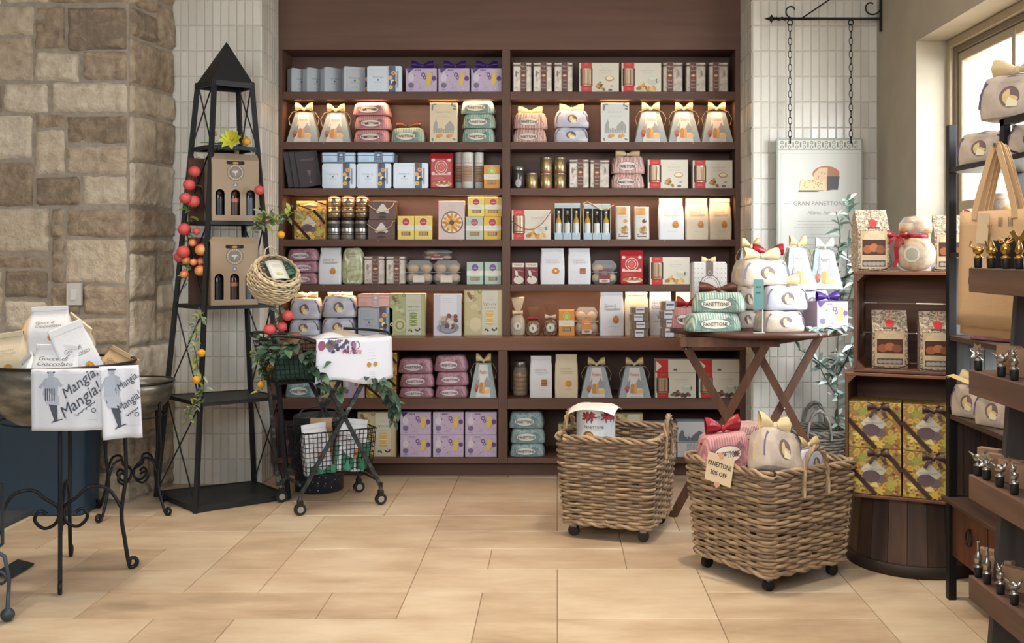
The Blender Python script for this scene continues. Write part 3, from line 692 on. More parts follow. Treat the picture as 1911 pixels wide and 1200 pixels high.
def skyline(m, F, u0, u1, v0, v1, mat, o=.0012):
    w = u1-u0; h = v1-v0
    poly(m, F, [(u0, v0), (u0+w*.2, v0), (u0+w*.2, v0+h*.65), (u0+w*.13, v0+h), (u0+w*.06, v0+h*.65), (u0, v0+h*.4)], mat, o)
    poly(m, F, [(u0+w*.55, v0), (u1, v0), (u1, v0+h*.35), (u0+w*.93, v0+h*.62), (u0+w*.8, v0+h*.85), (u0+w*.67, v0+h*.62), (u0+w*.55, v0+h*.35)], mat, o)
    for k in range(9): rect(m, F, u0+w*k/9, v0-h*.25, u0+w*(k+.8)/9, v0+h*(.12+.12*((k*5) % 4)/4), mat, o+.0002)
def tall_box():
    w, d, h = .19, .085, .262; F = front(w)
    for key, c in (('tall', 'cdbfa2'), ('tall_white', 'c6c8c2')):
        r = proto('biscotti_box'); m = MB(); m.box(-w/2, 0, 0, w/2, d, h, P(c, .5), .001); GR = P('74806c', .6)
        for u, v in ((.02, .24), (.035, .252), (.17, .24), (.155, .252), (.018, .222), (.172, .222), (.02, .02), (.17, .02)): ell(m, F, u, v, .013, .006, GR, .001, 8, u*90)
        scrib(m, F, .095, .2, .1, .012, GREY, .001, .0013, 9, 0, 8); lines(m, F, .095, .176, .1, 2, .008, GREY); skyline(m, F, .025, .17, .08, .155, P('9b9a92', .6))
        for k, u in enumerate((.06, .075, .13, .145)): ell(m, F, u, .04+.005*(k % 2), .016, .012, P(['b98a4a', 'c59a58'][k % 2], .6), .0018+.0002*k, 10)
        m.build('box', r); reg(key, r, w, h, 'box')
tall_box()
def red_bag():
    w, d, h = .16, .08, .24; r = proto('biscuit_packet'); m = MB(); RD = P('a52a2c', .35, bump=.2, bs=30)
    m.box(-w/2, 0, 0, w/2, d, h*.86, RD, .006); m.add([(-w/2, .004, h*.84), (w/2, .004, h*.84), (w/2, d-.004, h*.84), (-w/2, d-.004, h*.84), (-w/2, d/2-.004, h), (w/2, d/2-.004, h), (w/2, d/2+.004, h), (-w/2, d/2+.004, h)], [(0, 1, 5, 4), (1, 2, 6, 5), (2, 3, 7, 6), (3, 0, 4, 7), (4, 5, 6, 7)], RD)
    F = front(w); L_ = P('cdb8ae', .5)
    ring(m, F, .08, .142, .04, .046, L_, .001, 26); ring(m, F, .08, .142, .026, .031, L_, .001, 22); ell(m, F, .08, .142, .023, .023, P('c04a40', .4)); lines(m, F, .08, .15, .03, 3, .008, L_, .0016)
    for u, v in ((.022, .19), (.138, .19), (.022, .1), (.138, .1)): ell(m, F, u, v, .013, .011, L_)
    rect(m, F, .03, .09, .13, .1, L_); lines(m, F, .06, .07, .08, 2, .007, L_); ell(m, F, .095, .03, .06, .02, P('d5d0c6', .4), .0012, 18)
    for k in range(7): ell(m, F, .03+.018*k, .032+.006*(k % 2), .014, .011, P(['a88348', '8f6b38', 'b9975a', 'a0402f'][k % 4], .6), .0018+.0002*k, 9)
    m.build('packet', r); reg('red_bag', r, w, h, 'packet')
red_bag()
def tubepack():
    w, d, h = .088, .088, .245; r = proto('cookie_tube'); m = MB(); m.lathe([(.038, 0), (.044, .004), (.044, h-.02), (.0445, h-.018), (.0445, h-.002), (.042, h)], P('c8c4bc', .3), 24, (0, .044, 0))
    def F(u, v, o): a = (u-w/2)/.044; return (.0445*math.sin(a)*(1+o*20), .044-.0445*math.cos(a)*(1+o*20), v)
    m.build('tube', r); m = MB()
    for k in range(10): m.tube([F(w/2+.044*(-.95+.211*j), .05+.011*k, .0006) for j in range(10)], .0042, P(['9a7350', 'a9835c'][k % 2], .6), 4)
    m.build('cookies', r); m = MB()
    rect(m, F, w/2-.04, .17, w/2+.04, .176, GREY, .001, 8); lines(m, F, w/2, .21, .05, 3, .009, GREY, .001)
    rect(m, F, w/2-.04, .15, w/2+.04, .153, GREY, .001, 8); m.build('print', r); reg('tubepack', r, w, h, 'tube')
tubepack()
def smallbox():
    w, d, h = .122, .075, .157; F = front(w)
    for key, c, dot in (('sb_orange', 'c98a3c', '9fae4a'), ('sb_yellow', 'd6c060', 'a8384a'), ('sb_teal', '9fb5a6', '6c4f8c'), ('sb_grey', 'a9b3a3', '9c5a70'), ('sb_gold', 'd0a940', 'a8384a')):
        r = proto('pasta_box'); m = MB(); m.box(-w/2, 0, 0, w/2, d, h, P(c, .5), .001); rect(m, F, 0, .06, w, .095, P('cfcdbf', .5))
        ell(m, F, w/2, .118, .025, .025, P(dot, .5), .0012, 20); ring(m, F, w/2, .118, .0255, .027, P('cfcdbf', .5), .0014, 22)
        if 'orange' not in key: txt(m, F, 'CASA', w/2, .114, .009, P('e0d8cc', .5), .002, 0, 0, .036)
        else: ell(m, F, w/2, .118, .014, .014, P('b9c46a', .5), .0018, 12)
        lines(m, F, w/2, .082, .08, 2, .007, GREY); m.build('box', r)
        m = MB(); rect(m, F, .028, .027, w-.028, .052, P('3a2a20', .6), .001)
        for k in range(8): rect(m, F, .031+.0075*k, .029, .0355+.0075*k, .05-.003*((k*3) % 3), P('bfa47c', .6), .0018)
        m.build('window', r); reg(key, r, w, h, 'box')
smallbox()
def rtin():
    for key, lid, bod, lab, w, h in (('tin_silver', '1e1c1b', 'a09c96', '3a3836', .1, .145), ('tin_copper', 'a98a62', 'a38f74', '4a3a2e', .1, .135), ('tin_red', 'a09a88', 'b09a70', 'a33a3a', .093, .103)):
        r = proto('round_tin'); m = MB(); R_ = w/2; c = (0, R_, 0)
        m.lathe([(R_*.96, 0), (R_, .003), (R_, h*.86), (R_*.97, h*.87)], P(bod, .28, .75), 26, c); m.build('can', r)
        m = MB()
        if key == 'tin_silver':
            m.lathe([(R_*1.005, h*.52), (R_*1.008, h*.53), (R_*1.008, h*.72), (R_*1.005, h*.73)], P(lab, .5), 26, c, cap=False)
            for v in (.3, .2): m.lathe([(R_*1.006, h*v), (R_*1.006, h*(v+.06))], P(lab, .5), 26, c, cap=False)
        elif key == 'tin_copper': m.lathe([(R_*1.006, h*.38), (R_*1.006, h*.55)], P(lab, .5), 26, c, cap=False)
        else: m.lathe([(R_*1.02, .0), (R_*1.02, h*.1)], P(lab, .4), 26, c, cap=False)
        m.build('label_band', r)
        m = MB(); m.lathe([(R_*.97, h*.86), (R_*1.02, h*.865), (R_*1.02, h*.985), (R_*.98, h)], P(lid, .3, .3 if key == 'tin_silver' else .8), 26, c); m.build('lid', r)
        reg(key, r, w, h, 'tin')
rtin()
def brownbox():
    w, d, h = .193, .12, .135; r = proto('gift_box'); F = front(w); m = MB(); m.box(-w/2, 0, 0, w/2, d, h, voro('choc_print', [(0, '8a6a5c'), (.12, '5a4038')], 45), .001)
    poly(m, F, [(.048, .055), (.09, .115), (.103, .115), (.145, .055), (.13, .045), (.063, .045)], P('c4c1bc', .5), .001); ell(m, F, .0965, .045, .03, .009, P('3c2a24', .5), .0014)
    lines(m, F, .0965, .085, .045, 3, .009, GREY, .0015); ell(m, F, .0965, .017, .03, .01, P('3c2a24', .5)); m.build('box', r)
    m = MB(); m.tube([(-w/2+w*k/18*1.08-.004, -.008-.006*math.sin(PI*k/18), .105-.048*math.sin(PI*min(k/16, 1))+(.0 if k < 16 else .02)) for k in range(19)], .0028, P('b9a07c', .8), 5)
    m.build('rope_handle', r); reg('brownbox', r, w, h, 'box')
brownbox()
FLOR = None
def floral():
    global FLOR
    w, d, h = .22, .17, .215; F = front(w); FLOR = voro('fruit_print', [(0, '6d4222'), (.12, 'b08a35'), (.3, 'bfa04c'), (.45, '857c40'), (.6, '9c652c'), (.78, 'baa063')], 34, 'F1', .45, True)
    for key, bw in (('floral', 0), ('floral_bow', 1)):
        r = proto('gift_box'); m = MB(); m.box(-w/2, 0, 0, w/2, d, h, FLOR, .0015)
        for k, (u, v, a) in enumerate([(.06, .17, '8f9444'), (.045, .06, 'd8c060'), (.17, .16, 'c9a23c'), (.18, .05, 'a8a548'), (.13, .02, 'd0b048')]):
            for q in range(6): ell(m, F, u+.013*math.cos(q*1.05), v+.013*math.sin(q*1.05), .012, .006, P(a, .5), .0008+.0001*q, 8, q*1.05)
        for u, v in ((.03, .12), (.02, .02), (.1, .19), (.19, .1), (.2, .19), (.06, .015), (.2, .02)): ell(m, F, u, v, .008, .006, P('7a3f22', .5), .0018, 8)
        poly(m, F, [(.05, .115), (.105, .17), (.16, .115), (.11, .06)], P('c2bbaa', .5), .002); ell(m, F, .095, .085, .038, .028, P('5b4a4e', .5), .0026, 18); ell(m, F, .135, .075, .022, .02, P('6a585a', .5), .0024, 14); ell(m, F, .11, .045, .02, .012, P('cdbb7c', .5), .0028, 9, 0, .3)
        txt(m, F, 'PERA E CIOCCOLATO', .105, .118, .008, P('7d6f3a', .5), .003, 0, 0, .075); lines(m, F, .105, .135, .03, 1, .01, GREY, .003); m.build('box', r)
        m = MB(); RB = P('3a211d', .35)
        m.strip([F(-.002, .13, .004), F(.06, .06, .0045), F(.115, -.0, .004)], (1, -.2, 1), .02, RB); m.strip([F(.14, .213, .004), F(.19, .16, .0045), F(.222, .115, .004)], (1, -.2, 1), .02, RB)
        if bw: bow(m, F(.125, .185, .014), .05, RB, .9, True, .15, .5)
        m.build('ribbon', r); reg(key, r, w, h, 'box')
floral()
def photobox():
    w, d, h = .19, .06, .268; F = front(w)
    for key in ('flowerbox', 'chocbox'):
        r = proto('cookie_box'); m = MB(); m.box(-w/2, 0, 0, w/2, d, h, P('c3b3ae' if key == 'flowerbox' else 'b9b9bf', .45), .001)
        rect(m, F, 0, 0, .006, h, P('a5402f', .5)); lines(m, F, .1, .238, .09, 2, .01, P('b58a84', .5)); lines(m, F, .1, .215, .07, 1, .01, GREY)
        if key == 'flowerbox':
            ell(m, F, .1, .118, .078, .078, P('6f5547', .5), .0008, 26, 0, .04); ell(m, F, .1, .118, .07, .07, P('d5cdbd', .5), .001, 26)
            for ly, (rad, n_, c) in enumerate(((.052, 12, 'c98f3c'), (.03, 8, 'd9a94c'))):
                for k in range(n_): a = 2*PI*k/n_+ly*.3; ell(m, F, .1+rad*math.cos(a), .118+rad*math.sin(a), .019, .0095, P(c if k % 2 else 'b87c30', .6), .0012+.00015*k+.002*ly, 10, a)
            ell(m, F, .1, .118, .017, .017, P('5b4a42', .6), .006, 14); lines(m, F, .1, .022, .09, 2, .008, GREY)
        else:
            rect(m, F, .05, .13, .16, .262, P('c9c9cc', .5), .0008); ell(m, F, .1, .05, .075, .038, P('8c8c94', .4), .001, 22); ring(m, F, .1, .045, .05, .056, P('5f6068', .5), .0014, 26, .55)
            r_ = random.Random(6)
            for k in range(22): ell(m, F, .1+r_.uniform(-.06, .06), .09+r_.uniform(-.035, .04), .017, .014, P(r_.choice(['a8a7a8', '5f4a44', '8a7468', 'b39a86', '7c4a40', 'c2bdb8']), .5), .0016+.0002*k, 11, k)
        m.build('box', r); reg(key, r, w, h, 'box')
photobox()
def cookiebag():
    w, d, h = .165, .09, .28
    for key, c, art in (('bag_cookie', 'cdced0', 'cookie'), ('bag_ring', 'cdced0', 'ring'), ('bag_stack', 'cdced0', 'stack'), ('bag_cream', 'cdbfa3', 'plain'), ('bag_cream_cookie', 'c6b9a3', 'cookie'), ('bag_kraft', 'b4976f', 'script'), ('bag_script', 'cdced0', 'script')):
        r = proto('cookie_bag'); m = MB(); MT = P(c, .6, bump=.3, bs=22)
        def hd(v):
            t = v/h; return d if t < .5 else d+(.006-d)*((t-.5)/.36) if t < .86 else .006
        def hw(v):
            t = v/h; return w*(1.0-.05*(1-t)**2*0+.03*math.sin(PI*min(t/.7, 1))-.05*(t > .8))
        N = 9; zs = [0, .02, .25, .5, .68, .86, 1.0]
        def F(u, v, o):
            x = (u-w/2)*hw(v)/w; q = 2*x/hw(v); return (x, d/2-hd(v)/2-.004*math.cos(q*PI/2)*math.sin(PI*min(v/h/.8, 1))-o*1.2-.0012+.0015*noise.noise(Vector((x*25, v*20, len(key)*3.1))), v)
        vs = []; fs = []; M = 12
        for z in [0, .01, .08, .16, .25, .35, .45, .55, .65, .75, .86, .93, 1.0]:
            v = z*h; ring_ = []
            for k in range(M+1):
                p = F(w*k/M, v, 0); ring_.append((p[0], p[1]+.001, p[2]))
            bk = [(p[0], d-(p[1]) if hd(v) > .01 else p[1]+.006, p[2]) for p in reversed(ring_)]
            vs += ring_+bk
        n = 2*(M+1); L_ = len(vs)//n
        for i in range(L_-1):
            for k in range(n): k2 = (k+1) % n; fs.append((i*n+k, i*n+k2, (i+1)*n+k2, (i+1)*n+k))
        fs += [tuple(reversed(range(n))), tuple((L_-1)*n+k for k in range(n))]; m.add(vs, fs, MT, True)
        if art == 'cookie': txt(m, F, 'Gocce di', w*.44, h*.67, .016, P('6f6b66', .6), .001, .3); txt(m, F, 'Cioccolato', w*.52, h*.60, .018, P('6f6b66', .6), .001, .3)
        elif art != 'script': scrib(m, F, w*.48, h*.66, w*.55, .014, GREY, .001, .0013, 8, 0, 21); scrib(m, F, w*.52, h*.60, w*.6, .012, GREY, .001, .0013, 10, 0, 5)
        else: txt(m, F, 'Gocce di', w*.46, h*.72, .022, P('5d5a58', .6), .001, .3); txt(m, F, 'Cioccolato', w*.52, h*.62, .022, P('5d5a58', .6), .001, .3); scrib(m, F, w*.5, h*.42, w*.35, .03, P('4f4034', .6), .001, .0025, 3, .3, 5); scrib(m, F, w*.5, h*.3, w*.6, .012, P('4f4034', .6), .001, .0016, 7, 0, 9)
        lines(m, F, w*.5, h*.56, w*.6, 1, .01, GREY, .001); lines(m, F, w*.55, h*.2, w*.4, 1, .01, GREY, .001)
        CK = P('b87a34', .6)
        if art == 'cookie':
            ell(m, F, w*.66, h*.36, .021, .026, CK, .0018, 16, 0, .06); ell(m, F, w*.66, h*.40, .014, .014, P('c88c42', .6), .0022, 12)
            for a, b in ((-.008, -.008), (.007, -.01), (.001, .006), (.009, .005), (-.006, .012)): ell(m, F, w*.66+a, h*.36+b, .0024, .0024, CHOC, .003, 6)
        elif art == 'ring': ell(m, F, w*.64, h*.37, .025, .025, CK, .0018, 16, 0, .05); ell(m, F, w*.64, h*.37, .007, .007, P('e0d6bd', .5), .0024, 10); ell(m, F, w*.6, h*.4, .006, .004, P('d8b070', .6), .0024, 8)
        elif art == 'stack':
            for k in range(4): rect(m, F, w*.52, h*.29+k*.011, w*.78, h*.29+k*.011+.0095, P(['a5693a', '8f5a33'][k % 2], .6), .0018)
        elif art == 'plain': ell(m, F, w*.6, h*.33, .023, .021, P('bd8a3c', .6), .0018, 16)
        m.build('bag', r); m = MB(); m.box(-w*.475, d/2-.0065, h*.9, w*.475, d/2+.0055, h*.998, MT, .002); m.build('folded_top', r); reg(key, r, w, h, 'bag')
cookiebag()
def pastabag():
    w, d, h = .165, .08, .245; r = proto('pasta_bag'); m = MB(); PR = [(0, .85), (.04, .97), (.3, 1.03), (.6, 1.0), (.85, .9), (.95, .8), (1.0, .7), (1.0, .001)]
    F = pillow(m, w, d, h, mnoise('pasta_film', [(.4, '8f946f'), (.6, 'b3b48c')], (30, 30, 30), 3, .3), 40, 2.6, None, PR)
    poly(m, F, [(.045, .012), (.13, .012), (.145, .1), (.14, .2), (.1, .232), (.03, .235), (.025, .17), (.045, .15)], P('c3c5ba', .45), .002)
    scrib(m, F, .08, .205, .07, .014, P('9c6a74', .5), .003, .0018, 7, 0, 3); rect(m, F, .045, .188, .11, .19, P('9c6a74', .5), .003); txt(m, F, 'DUE', .085, .12, .014, GREY, .003); scrib(m, F, .09, .098, .04, .01, GREY, .003, .0015, 4)
    m.build('bag', r); reg('pastabag', r, w, h, 'bag')
pastabag()
def clamshell():
    w, d, h = .2, .12, .165
    for key, lab in (('clam', 'c9c2b4'), ('clam_red', '6d3a40'), ('clam_orange', 'c98444')):
        r = proto('cookie_tub'); m = MB(); m.box(-w/2, 0, 0, w/2, d, h*.5, CLEAR, .025); m.box(-w/2, 0, h*.5, w/2, d, h, CLEAR, .03); m.box(-w/2-.004, -.004, h*.48, w/2+.004, d+.004, h*.52, CLEAR, .001); m.build('tub', r)
        for k in range(4 if key != 'clam_red' else 3):
            m = MB(); x = -.052+.1*(k % 2); z = .045+.062*(k//2); m.ball((x, d/2, z), .045, P('b59466', .7, bump=.4, bs=60), 16, 10, (1.03, .9, .72)); m.build('cookie', r)
        m = MB(); F = front(w, -.003); m.box(-.045, -.003, .012, .045, -.0018, .06 if key == 'clam' else .1, P(lab, .5))
        if key == 'clam': frame(m, F, .058, .014, .142, .058, .001, P('7d4a44', .5)); lines(m, F, .1, .045, .05, 2, .01, GREY)
        else: lines(m, F, .1, .085, .05, 1, .01, P('d8cfc4', .5), .001, .003); lines(m, F, .1, .07, .06, 1, .01, P('d8cfc4', .5), .001, .004); rect(m, F, .058, .013, .142, .035, P('c9c0b4', .5)); ell(m, F, .1, .024, .03, .007, P('9a6a50', .5), .0015)
        m.build('label', r); reg(key, r, w, h, 'tub')
clamshell()
def giftbig():
    w, d, h = .265, .08, .3; F = front(w)
    for key, c, c2, mac in (('gift_green', '9c9f74', '7f8a5a', '7c8a4c'), ('gift_cream', 'b3a57c', 'c7ba94', 'c9a65a')):
        r = proto('gift_box'); m = MB(); m.box(-w/2, 0, 0, w/2, d, h, P(c, .45), .001); frame(m, F, .004, .004, w-.004, h-.004, .0015, P('6f6b48', .5), .0012); r_ = random.Random(11)
        for k in range(16): u, v = r_.uniform(.02, .11), r_.uniform(.06, .29); ring(m, F, u, v, .006, .01+.006*r_.random(), P(r_.choice([c2, 'b9b78e', '83864f']), .5), .0008+.00005*k, 12)
        for a, b in ((.035, .27), (.045, .255)): ell(m, F, a, b, .012, .02, P('7d5a4a', .5), .0018, 10, .5)
        ell(m, F, .08, .075, .045, .045, P('b6b48a' if 'green' in key else 'c4b994', .5), .0012, 20); ring(m, F, .08, .075, .02, .034, P(c2, .5), .0016, 20)
        rect(m, F, .125, .006, .235, h-.006, P('bdb9a8' if 'cream' in key else 'b3b5a0', .5), .002); scrib(m, F, .18, .205, .09, .022, P('5c5648', .5), .003, .0018, 7, 0, 12); lines(m, F, .18, .25, .06, 2, .012, GREY, .003); lines(m, F, .18, .18, .08, 1, .01, P('5c5648', .5), .003, .002)
        for k in range(3): ell(m, F, .18, .085+.032*k, .031, .017, P(mac, .6), .003+.0003*k, 16); rect(m, F, .15, .083+.032*k, .21, .087+.032*k, P('ddd4b4', .5), .0042)
        for a, b in ((.15, .04), (.165, .035), (.2, .04), (.212, .036), (.225, .045)): ell(m, F, a, b, .01, .006, P('4a3a2c', .5), .003, 8, a*90)
        ell(m, F, .16, .048, .012, .005, P('a9b05a', .5), .0035, 8); m.build('box', r); reg(key, r, w, h, 'box')
giftbig()
def mini_bottle(name, parent, x, y, z, s, glass, cap, lab, band=None, labh=.45):
    r_, m = .021*s, MB(); m.lathe([(r_*.9, 0), (r_, .004), (r_, .105*s), (r_*.85, .12*s), (r_*.38, .14*s), (r_*.36, .165*s)], glass, 16, (x, y, z)); o = m.build(name, parent)
    m = MB(); m.lathe([(r_*1.03, .02*s), (r_*1.03, (.02+.12*labh*1.2)*s)], lab, 16, (x, y, z), cap=False)
    if band: m.lathe([(r_*1.05, .075*s), (r_*1.05, .09*s)], band, 16, (x, y, z), cap=False)
    m.build('label', o); m = MB(); m.lathe([(r_*.48, .155*s), (r_*.48, .18*s), (r_*.4, .183*s)], cap, 12, (x, y, z)); m.build('cap', o); return o
def carrier():
    w, d, h = .19, .065, .245
    for key in ('oil', 'oil_rope'):
        r = proto('bottle_carrier'); m = MB(); LB = P('9db4bd', .5); CD = P('c4c0b0', .5)
        m.box(-w/2, .04, 0, w/2, d, h, P('3a2c22', .6)); m.box(-w/2, 0, 0, w/2, .042, .045, LB); m.box(-w/2, 0, h-.035, w/2, .042, h, CD)
        for x in (-w/2, -w/2+.062, w/2-.066, w/2-.004): m.box(x, 0, 0, x+.004, .06, h, CD)
        F = front(w); rect(m, F, .004, h-.034, w-.004, h-.012, LB); lines(m, F, w/2, h-.02, .06, 1, .01, GREY); m.build('tray', r)
        for k, (g, c) in enumerate((('b08a3a', 'b8b4aa'), ('2a2522', '8f8c88'), ('b08a3a', 'b8b4aa'))): mini_bottle('bottle', r, -.063+.063*k, .021, .012, 1.0, P(g, .1), P(c, .3, .6), P('c6c8c4', .5), None, .55)
        if key == 'oil_rope': m = MB(); m.tube([(-w/2+.01, .03, h-.03), (-w/2, -.006, h), (-w/2+.03, -.01, h+.012), (-.03, -.01, h-.005), (.02, -.012, h-.04), (.07, -.01, h-.045), (w/2, 0, h-.02), (w/2+.02, .01, h-.01)], .0035, P('b49c78', .8), 6); m.build('rope', r)
        reg(key, r, w, h, 'carrier')
carrier()
def nutbag():
    w, d, h = .105, .06, .23
    for key, dot in (('nut_gold', 'b8863c'), ('nut_dark', '4a3f40')):
        r = proto('nut_packet'); m = MB(); PR = [(0, .95), (.03, 1.0), (.5, 1.0), (.88, .97), (.98, .96), (1, .95), (1, .001)]
        F = pillow(m, w, d, h, P('c2bfb6', .45, bump=.2), 60, 5, None, PR); rect(m, F, .012, .172, .075, .225, P('b58a54', .35, .4), .0015, 4, 2); ell(m, F, .07, .13, .018, .013, P(dot, .6), .003, 12, .4); scrib(m, F, .05, .155, .06, .008, GREY, .002, .001, 6); r_ = random.Random(3)
        for k in range(18): ell(m, F, r_.uniform(.02, .085), r_.uniform(.04, .09), .012, .009, P(r_.choice(['b9a57a', '9a7e50', 'c9b88e', '8f6d48', 'a85f48']), .6), .003+.0001*k, 9, k)
        rect(m, F, .018, .018, .085, .026, P('4a5560', .5), .002, 4, 1); m.build('packet', r); reg(key, r, w, h, 'packet')
nutbag()
def maroon():
    w, d, h = .093, .06, .15; r = proto('cream_box'); F = front(w); m = MB(); m.box(-w/2, 0, 0, w/2, d, h, P('6d2f35', .5), .001); rect(m, F, .003, .118, w-.003, .147, P('c6bfb0', .5)); scrib(m, F, w/2, .132, .06, .012, P('6d2f35', .5), .0012, .002, 5)
    ell(m, F, .05, .03, .036, .028, P('c6bfb4', .5), .001, 16); ell(m, F, .035, .075, .01, .03, P('c6bfb4', .5), .001, 12, .2); poly(m, F, [(.01, .1), (.08, .085), (.085, .09), (.02, .106)], P('a5666a', .5)); m.build('box', r); reg('maroon', r, w, h, 'box')
maroon()
def medallion():
    w, d, h = .245, .14, .28; r = proto('cake_box'); F = front(w); m = MB(); m.box(-w/2, 0, 0, w/2, d, h-.02, P('c2beb8', .5), .012)
    for i in range(9):
        for j in range(10):
            u, v = .015+.027*i, .015+.026*j
            if (u-.122)**2+(v-.11)**2 > .078**2 and not (.09 < u < .155 and v > .18): ell(m, F, u, v, .003, .004, P('8d8a8c', .5), .0008, 6)
    B = P('5d4d47', .5); ell(m, F, .122, .11, .073, .073, P('c9c6c0', .5), .001, 28); ring(m, F, .122, .11, .072, .0755, B, .0014, 36, 1, .04)
    for k in range(28): a = 2*PI*k/28; ell(m, F, .122+.061*math.cos(a), .11+.061*math.sin(a), .004, .0025, B, .0016, 6, a+PI/2)
    ell(m, F, .118, .10, .02, .022, P('b9853c', .6), .002, 14); ell(m, F, .128, .095, .018, .014, P('d2a862', .6), .0024, 12); rect(m, F, .097, .2, .147, h-.02, P('6e6158', .4), .002); ell(m, F, .122, .2, .025, .022, P('6e6158', .4), .0022, 16); ring(m, F, .122, .2, .008, .012, P('a89c8c', .4), .003, 14)
    m.build('box', r); m = MB(); bow(m, (0, .05, h-.012), .045, GOLDR, 1.1, False, .05, .5); m.build('ribbon', r); reg('medallion', r, w, h, 'box')
medallion()
def candy():
    for key, c, w, d, h, rb in (('candy', 'c8bda6', .115, .08, .26, GOLDR), ('candy_red', '7d5f48', .11, .075, .19, CRIM), ('candy_gold', '6f5040', .11, .075, .205, P('b9a89a', .5))):
        r = proto('candy_bag'); m = MB(); PR = [(0, .85), (.03, .97), (.2, 1.05), (.4, 1.0), (.52, .7), (.58, .35), (.62, .3), (.75, .55), (.9, .8), (1, .9), (1, .001)]
        F = pillow(m, w, d, h, P(c, .12, alpha=.45), 70, 2.2, None, PR); m.build('cellophane', r); r_ = random.Random(len(key))
        m = MB(); PR2 = [(0, .8), (.03, .9), (.2, .98), (.4, .92), (.5, .6), (.52, .001)]; pillow(m, w*.94, d*.9, h, mnoise('sweets_'+key, [(.4, c), (.5, 'a68c70'), (.6, 'd0c2a8')], (70, 70, 70), 2, .5, 0, .6), 71, 2.2, None, PR2); m.build('sweets', r)
        m = MB(); FF = pillow_map(w, d, h, 70, 2.2, PR)[0]; ell(m, FF, w/2, h*.26, .03, .03, P('cfcac0', .5), .006, 20); ring(m, FF, w/2, h*.26, .025, .0265, P('5b5048', .5), .0072); ell(m, FF, w/2, h*.26, .008, .012, P('7d7a3c', .5), .0072); m.build('label', r)
        m = MB(); bow(m, (0, .012, h*.59), .04, rb, 1.0, False, .05, .5); m.lathe([(.022, h*.57), (.025, h*.6), (.022, h*.63)], rb, 12, (0, d/2, 0)); m.build('ribbon', r); reg(key, r, w, h, 'bag')
candy()
def labelpack():
    w, d, h = .125, .08, .052; r = proto('snack_pack'); F = front(w); m = MB(); m.box(-w/2, 0, 0, w/2, d, h-.002, P('8c7866', .15, alpha=.55), .004); m.build('tray', r)
    m = MB(); m.box(-w/2+.008, .006, .004, w/2-.008, d-.006, h-.008, P('7d5d45', .6, bump=.4, bs=90)); m.build('sweets', r)
    m = MB(); m.box(-.03, -.002, .004, .03, -.0008, h-.004, P('c4c6cc', .5)); F = front(w, -.002); rect(m, F, .036, .026, .089, .036, P('5d6270', .5)); lines(m, F, .0625, .014, .03, 1, .01, GREY); m.build('label', r); reg('labelpack', r, w, h, 'packet')
labelpack()
def slim():
    w, d, h = .16, .03, .24; r = proto('gift_case'); F = front(w); m = MB(); m.box(-w/2, 0, 0, w/2, d, h, P('2b2024', .4), .002); L_ = P('8a6c72', .5)
    scrib(m, F, .08, .18, .09, .018, L_, .001, .0015, 7); poly(m, F, [(.065, .11), (.095, .11), (.081, .06)], P('6a4f55', .5), .001); rect(m, F, .079, .03, .082, .062, P('6a4f55', .5), .001); ell(m, F, .08, .028, .012, .003, P('6a4f55', .5)); m.build('case', r); reg('slim', r, w, h, 'box')
slim()
def citybox():
    w, d, h = .2, .12, .27; F = front(w)
    for key in ('city', 'city_tile'):
        r = proto('cake_box'); m = MB(); m.box(-w/2, 0, 0, w/2, d, h, P('b3b5b6', .5), .001); N_ = P('5f646b', .6); skyline(m, F, .01, .19, .14, .215, N_); 
        for k in range(26): rect(m, F, .008*k, .12, .008*k+.006, .12+.045*abs(math.sin(k*2.3)), N_, .0009)
        rect(m, F, 0, .112, w, .117, N_)
        if key == 'city_tile':
            for i in range(7):
                for j in range(5): ring(m, F, .075+.02*i if .075+.02*i < w-.01 else w-.012, .014+.02*j, .006, .009, P('6d7a8c', .6), .001, 8)
            rect(m, F, .004, .01, .06, .1, P('c2bfba', .5)); lines(m, F, .032, .09, .04, 5, .016, N_, .0015)
        else:
            rect(m, F, .004, .01, .196, .1, P('a9abb0', .5)); lines(m, F, .1, .08, .12, 3, .02, N_, .001)
        m.build('box', r); reg(key, r, w, h, 'box')
citybox()
def jar():
    w, h = .12, .25; r = proto('cookie_jar'); c = (0, w/2, 0); m = MB(); m.lathe([(.045, 0), (.058, .01), (.06, .03), (.06, .17), (.05, .2), (.045, .215)], P('b8a890', .06, alpha=.3), 22, c); m.build('glass_jar', r)
    for k in range(5): m = MB(); m.lathe([(.001, 0), (.05, .002), (.053, .012), (.05, .026), (.001, .028)], P('7a4f30', .7, bump=.4, bs=50), 16, (0, w/2, .012+.031*k), cap=False); m.build('cookie', r)
    m = MB(); m.lathe([(.05, .212), (.052, .215), (.052, .24), (.046, .25)], P('7d7a76', .3, .8), 22, c); m.build('lid', r); reg('jar', r, w, h, 'jar')
    w, h = .095, .155; r = proto('coffee_jar'); c = (0, w/2, 0); m = MB(); m.lathe([(.04, 0), (.046, .004), (.046, .12), (.042, .125)], P('35302e', .3), 22, c); m.build('can', r)
    m = MB(); m.lathe([(.047, .122), (.048, .126), (.048, .15), (.044, .155)], P('77736e', .3, .7), 22, c); m.build('lid', r)
    m = MB(); F = lambda u, v, o: ((u-w/2), .0475-.047*math.cos((u-w/2)/.047)-.001-o, v); ell(m, F, w/2, .035, .022, .03, P('a09c98', .4), .001, 16); rect(m, F, w/2-.005, .06, w/2+.005, .1, P('8c8884', .4)); m.build('print', r); reg('darkjar', r, w, h, 'jar')
jar()
NAMEK = {}
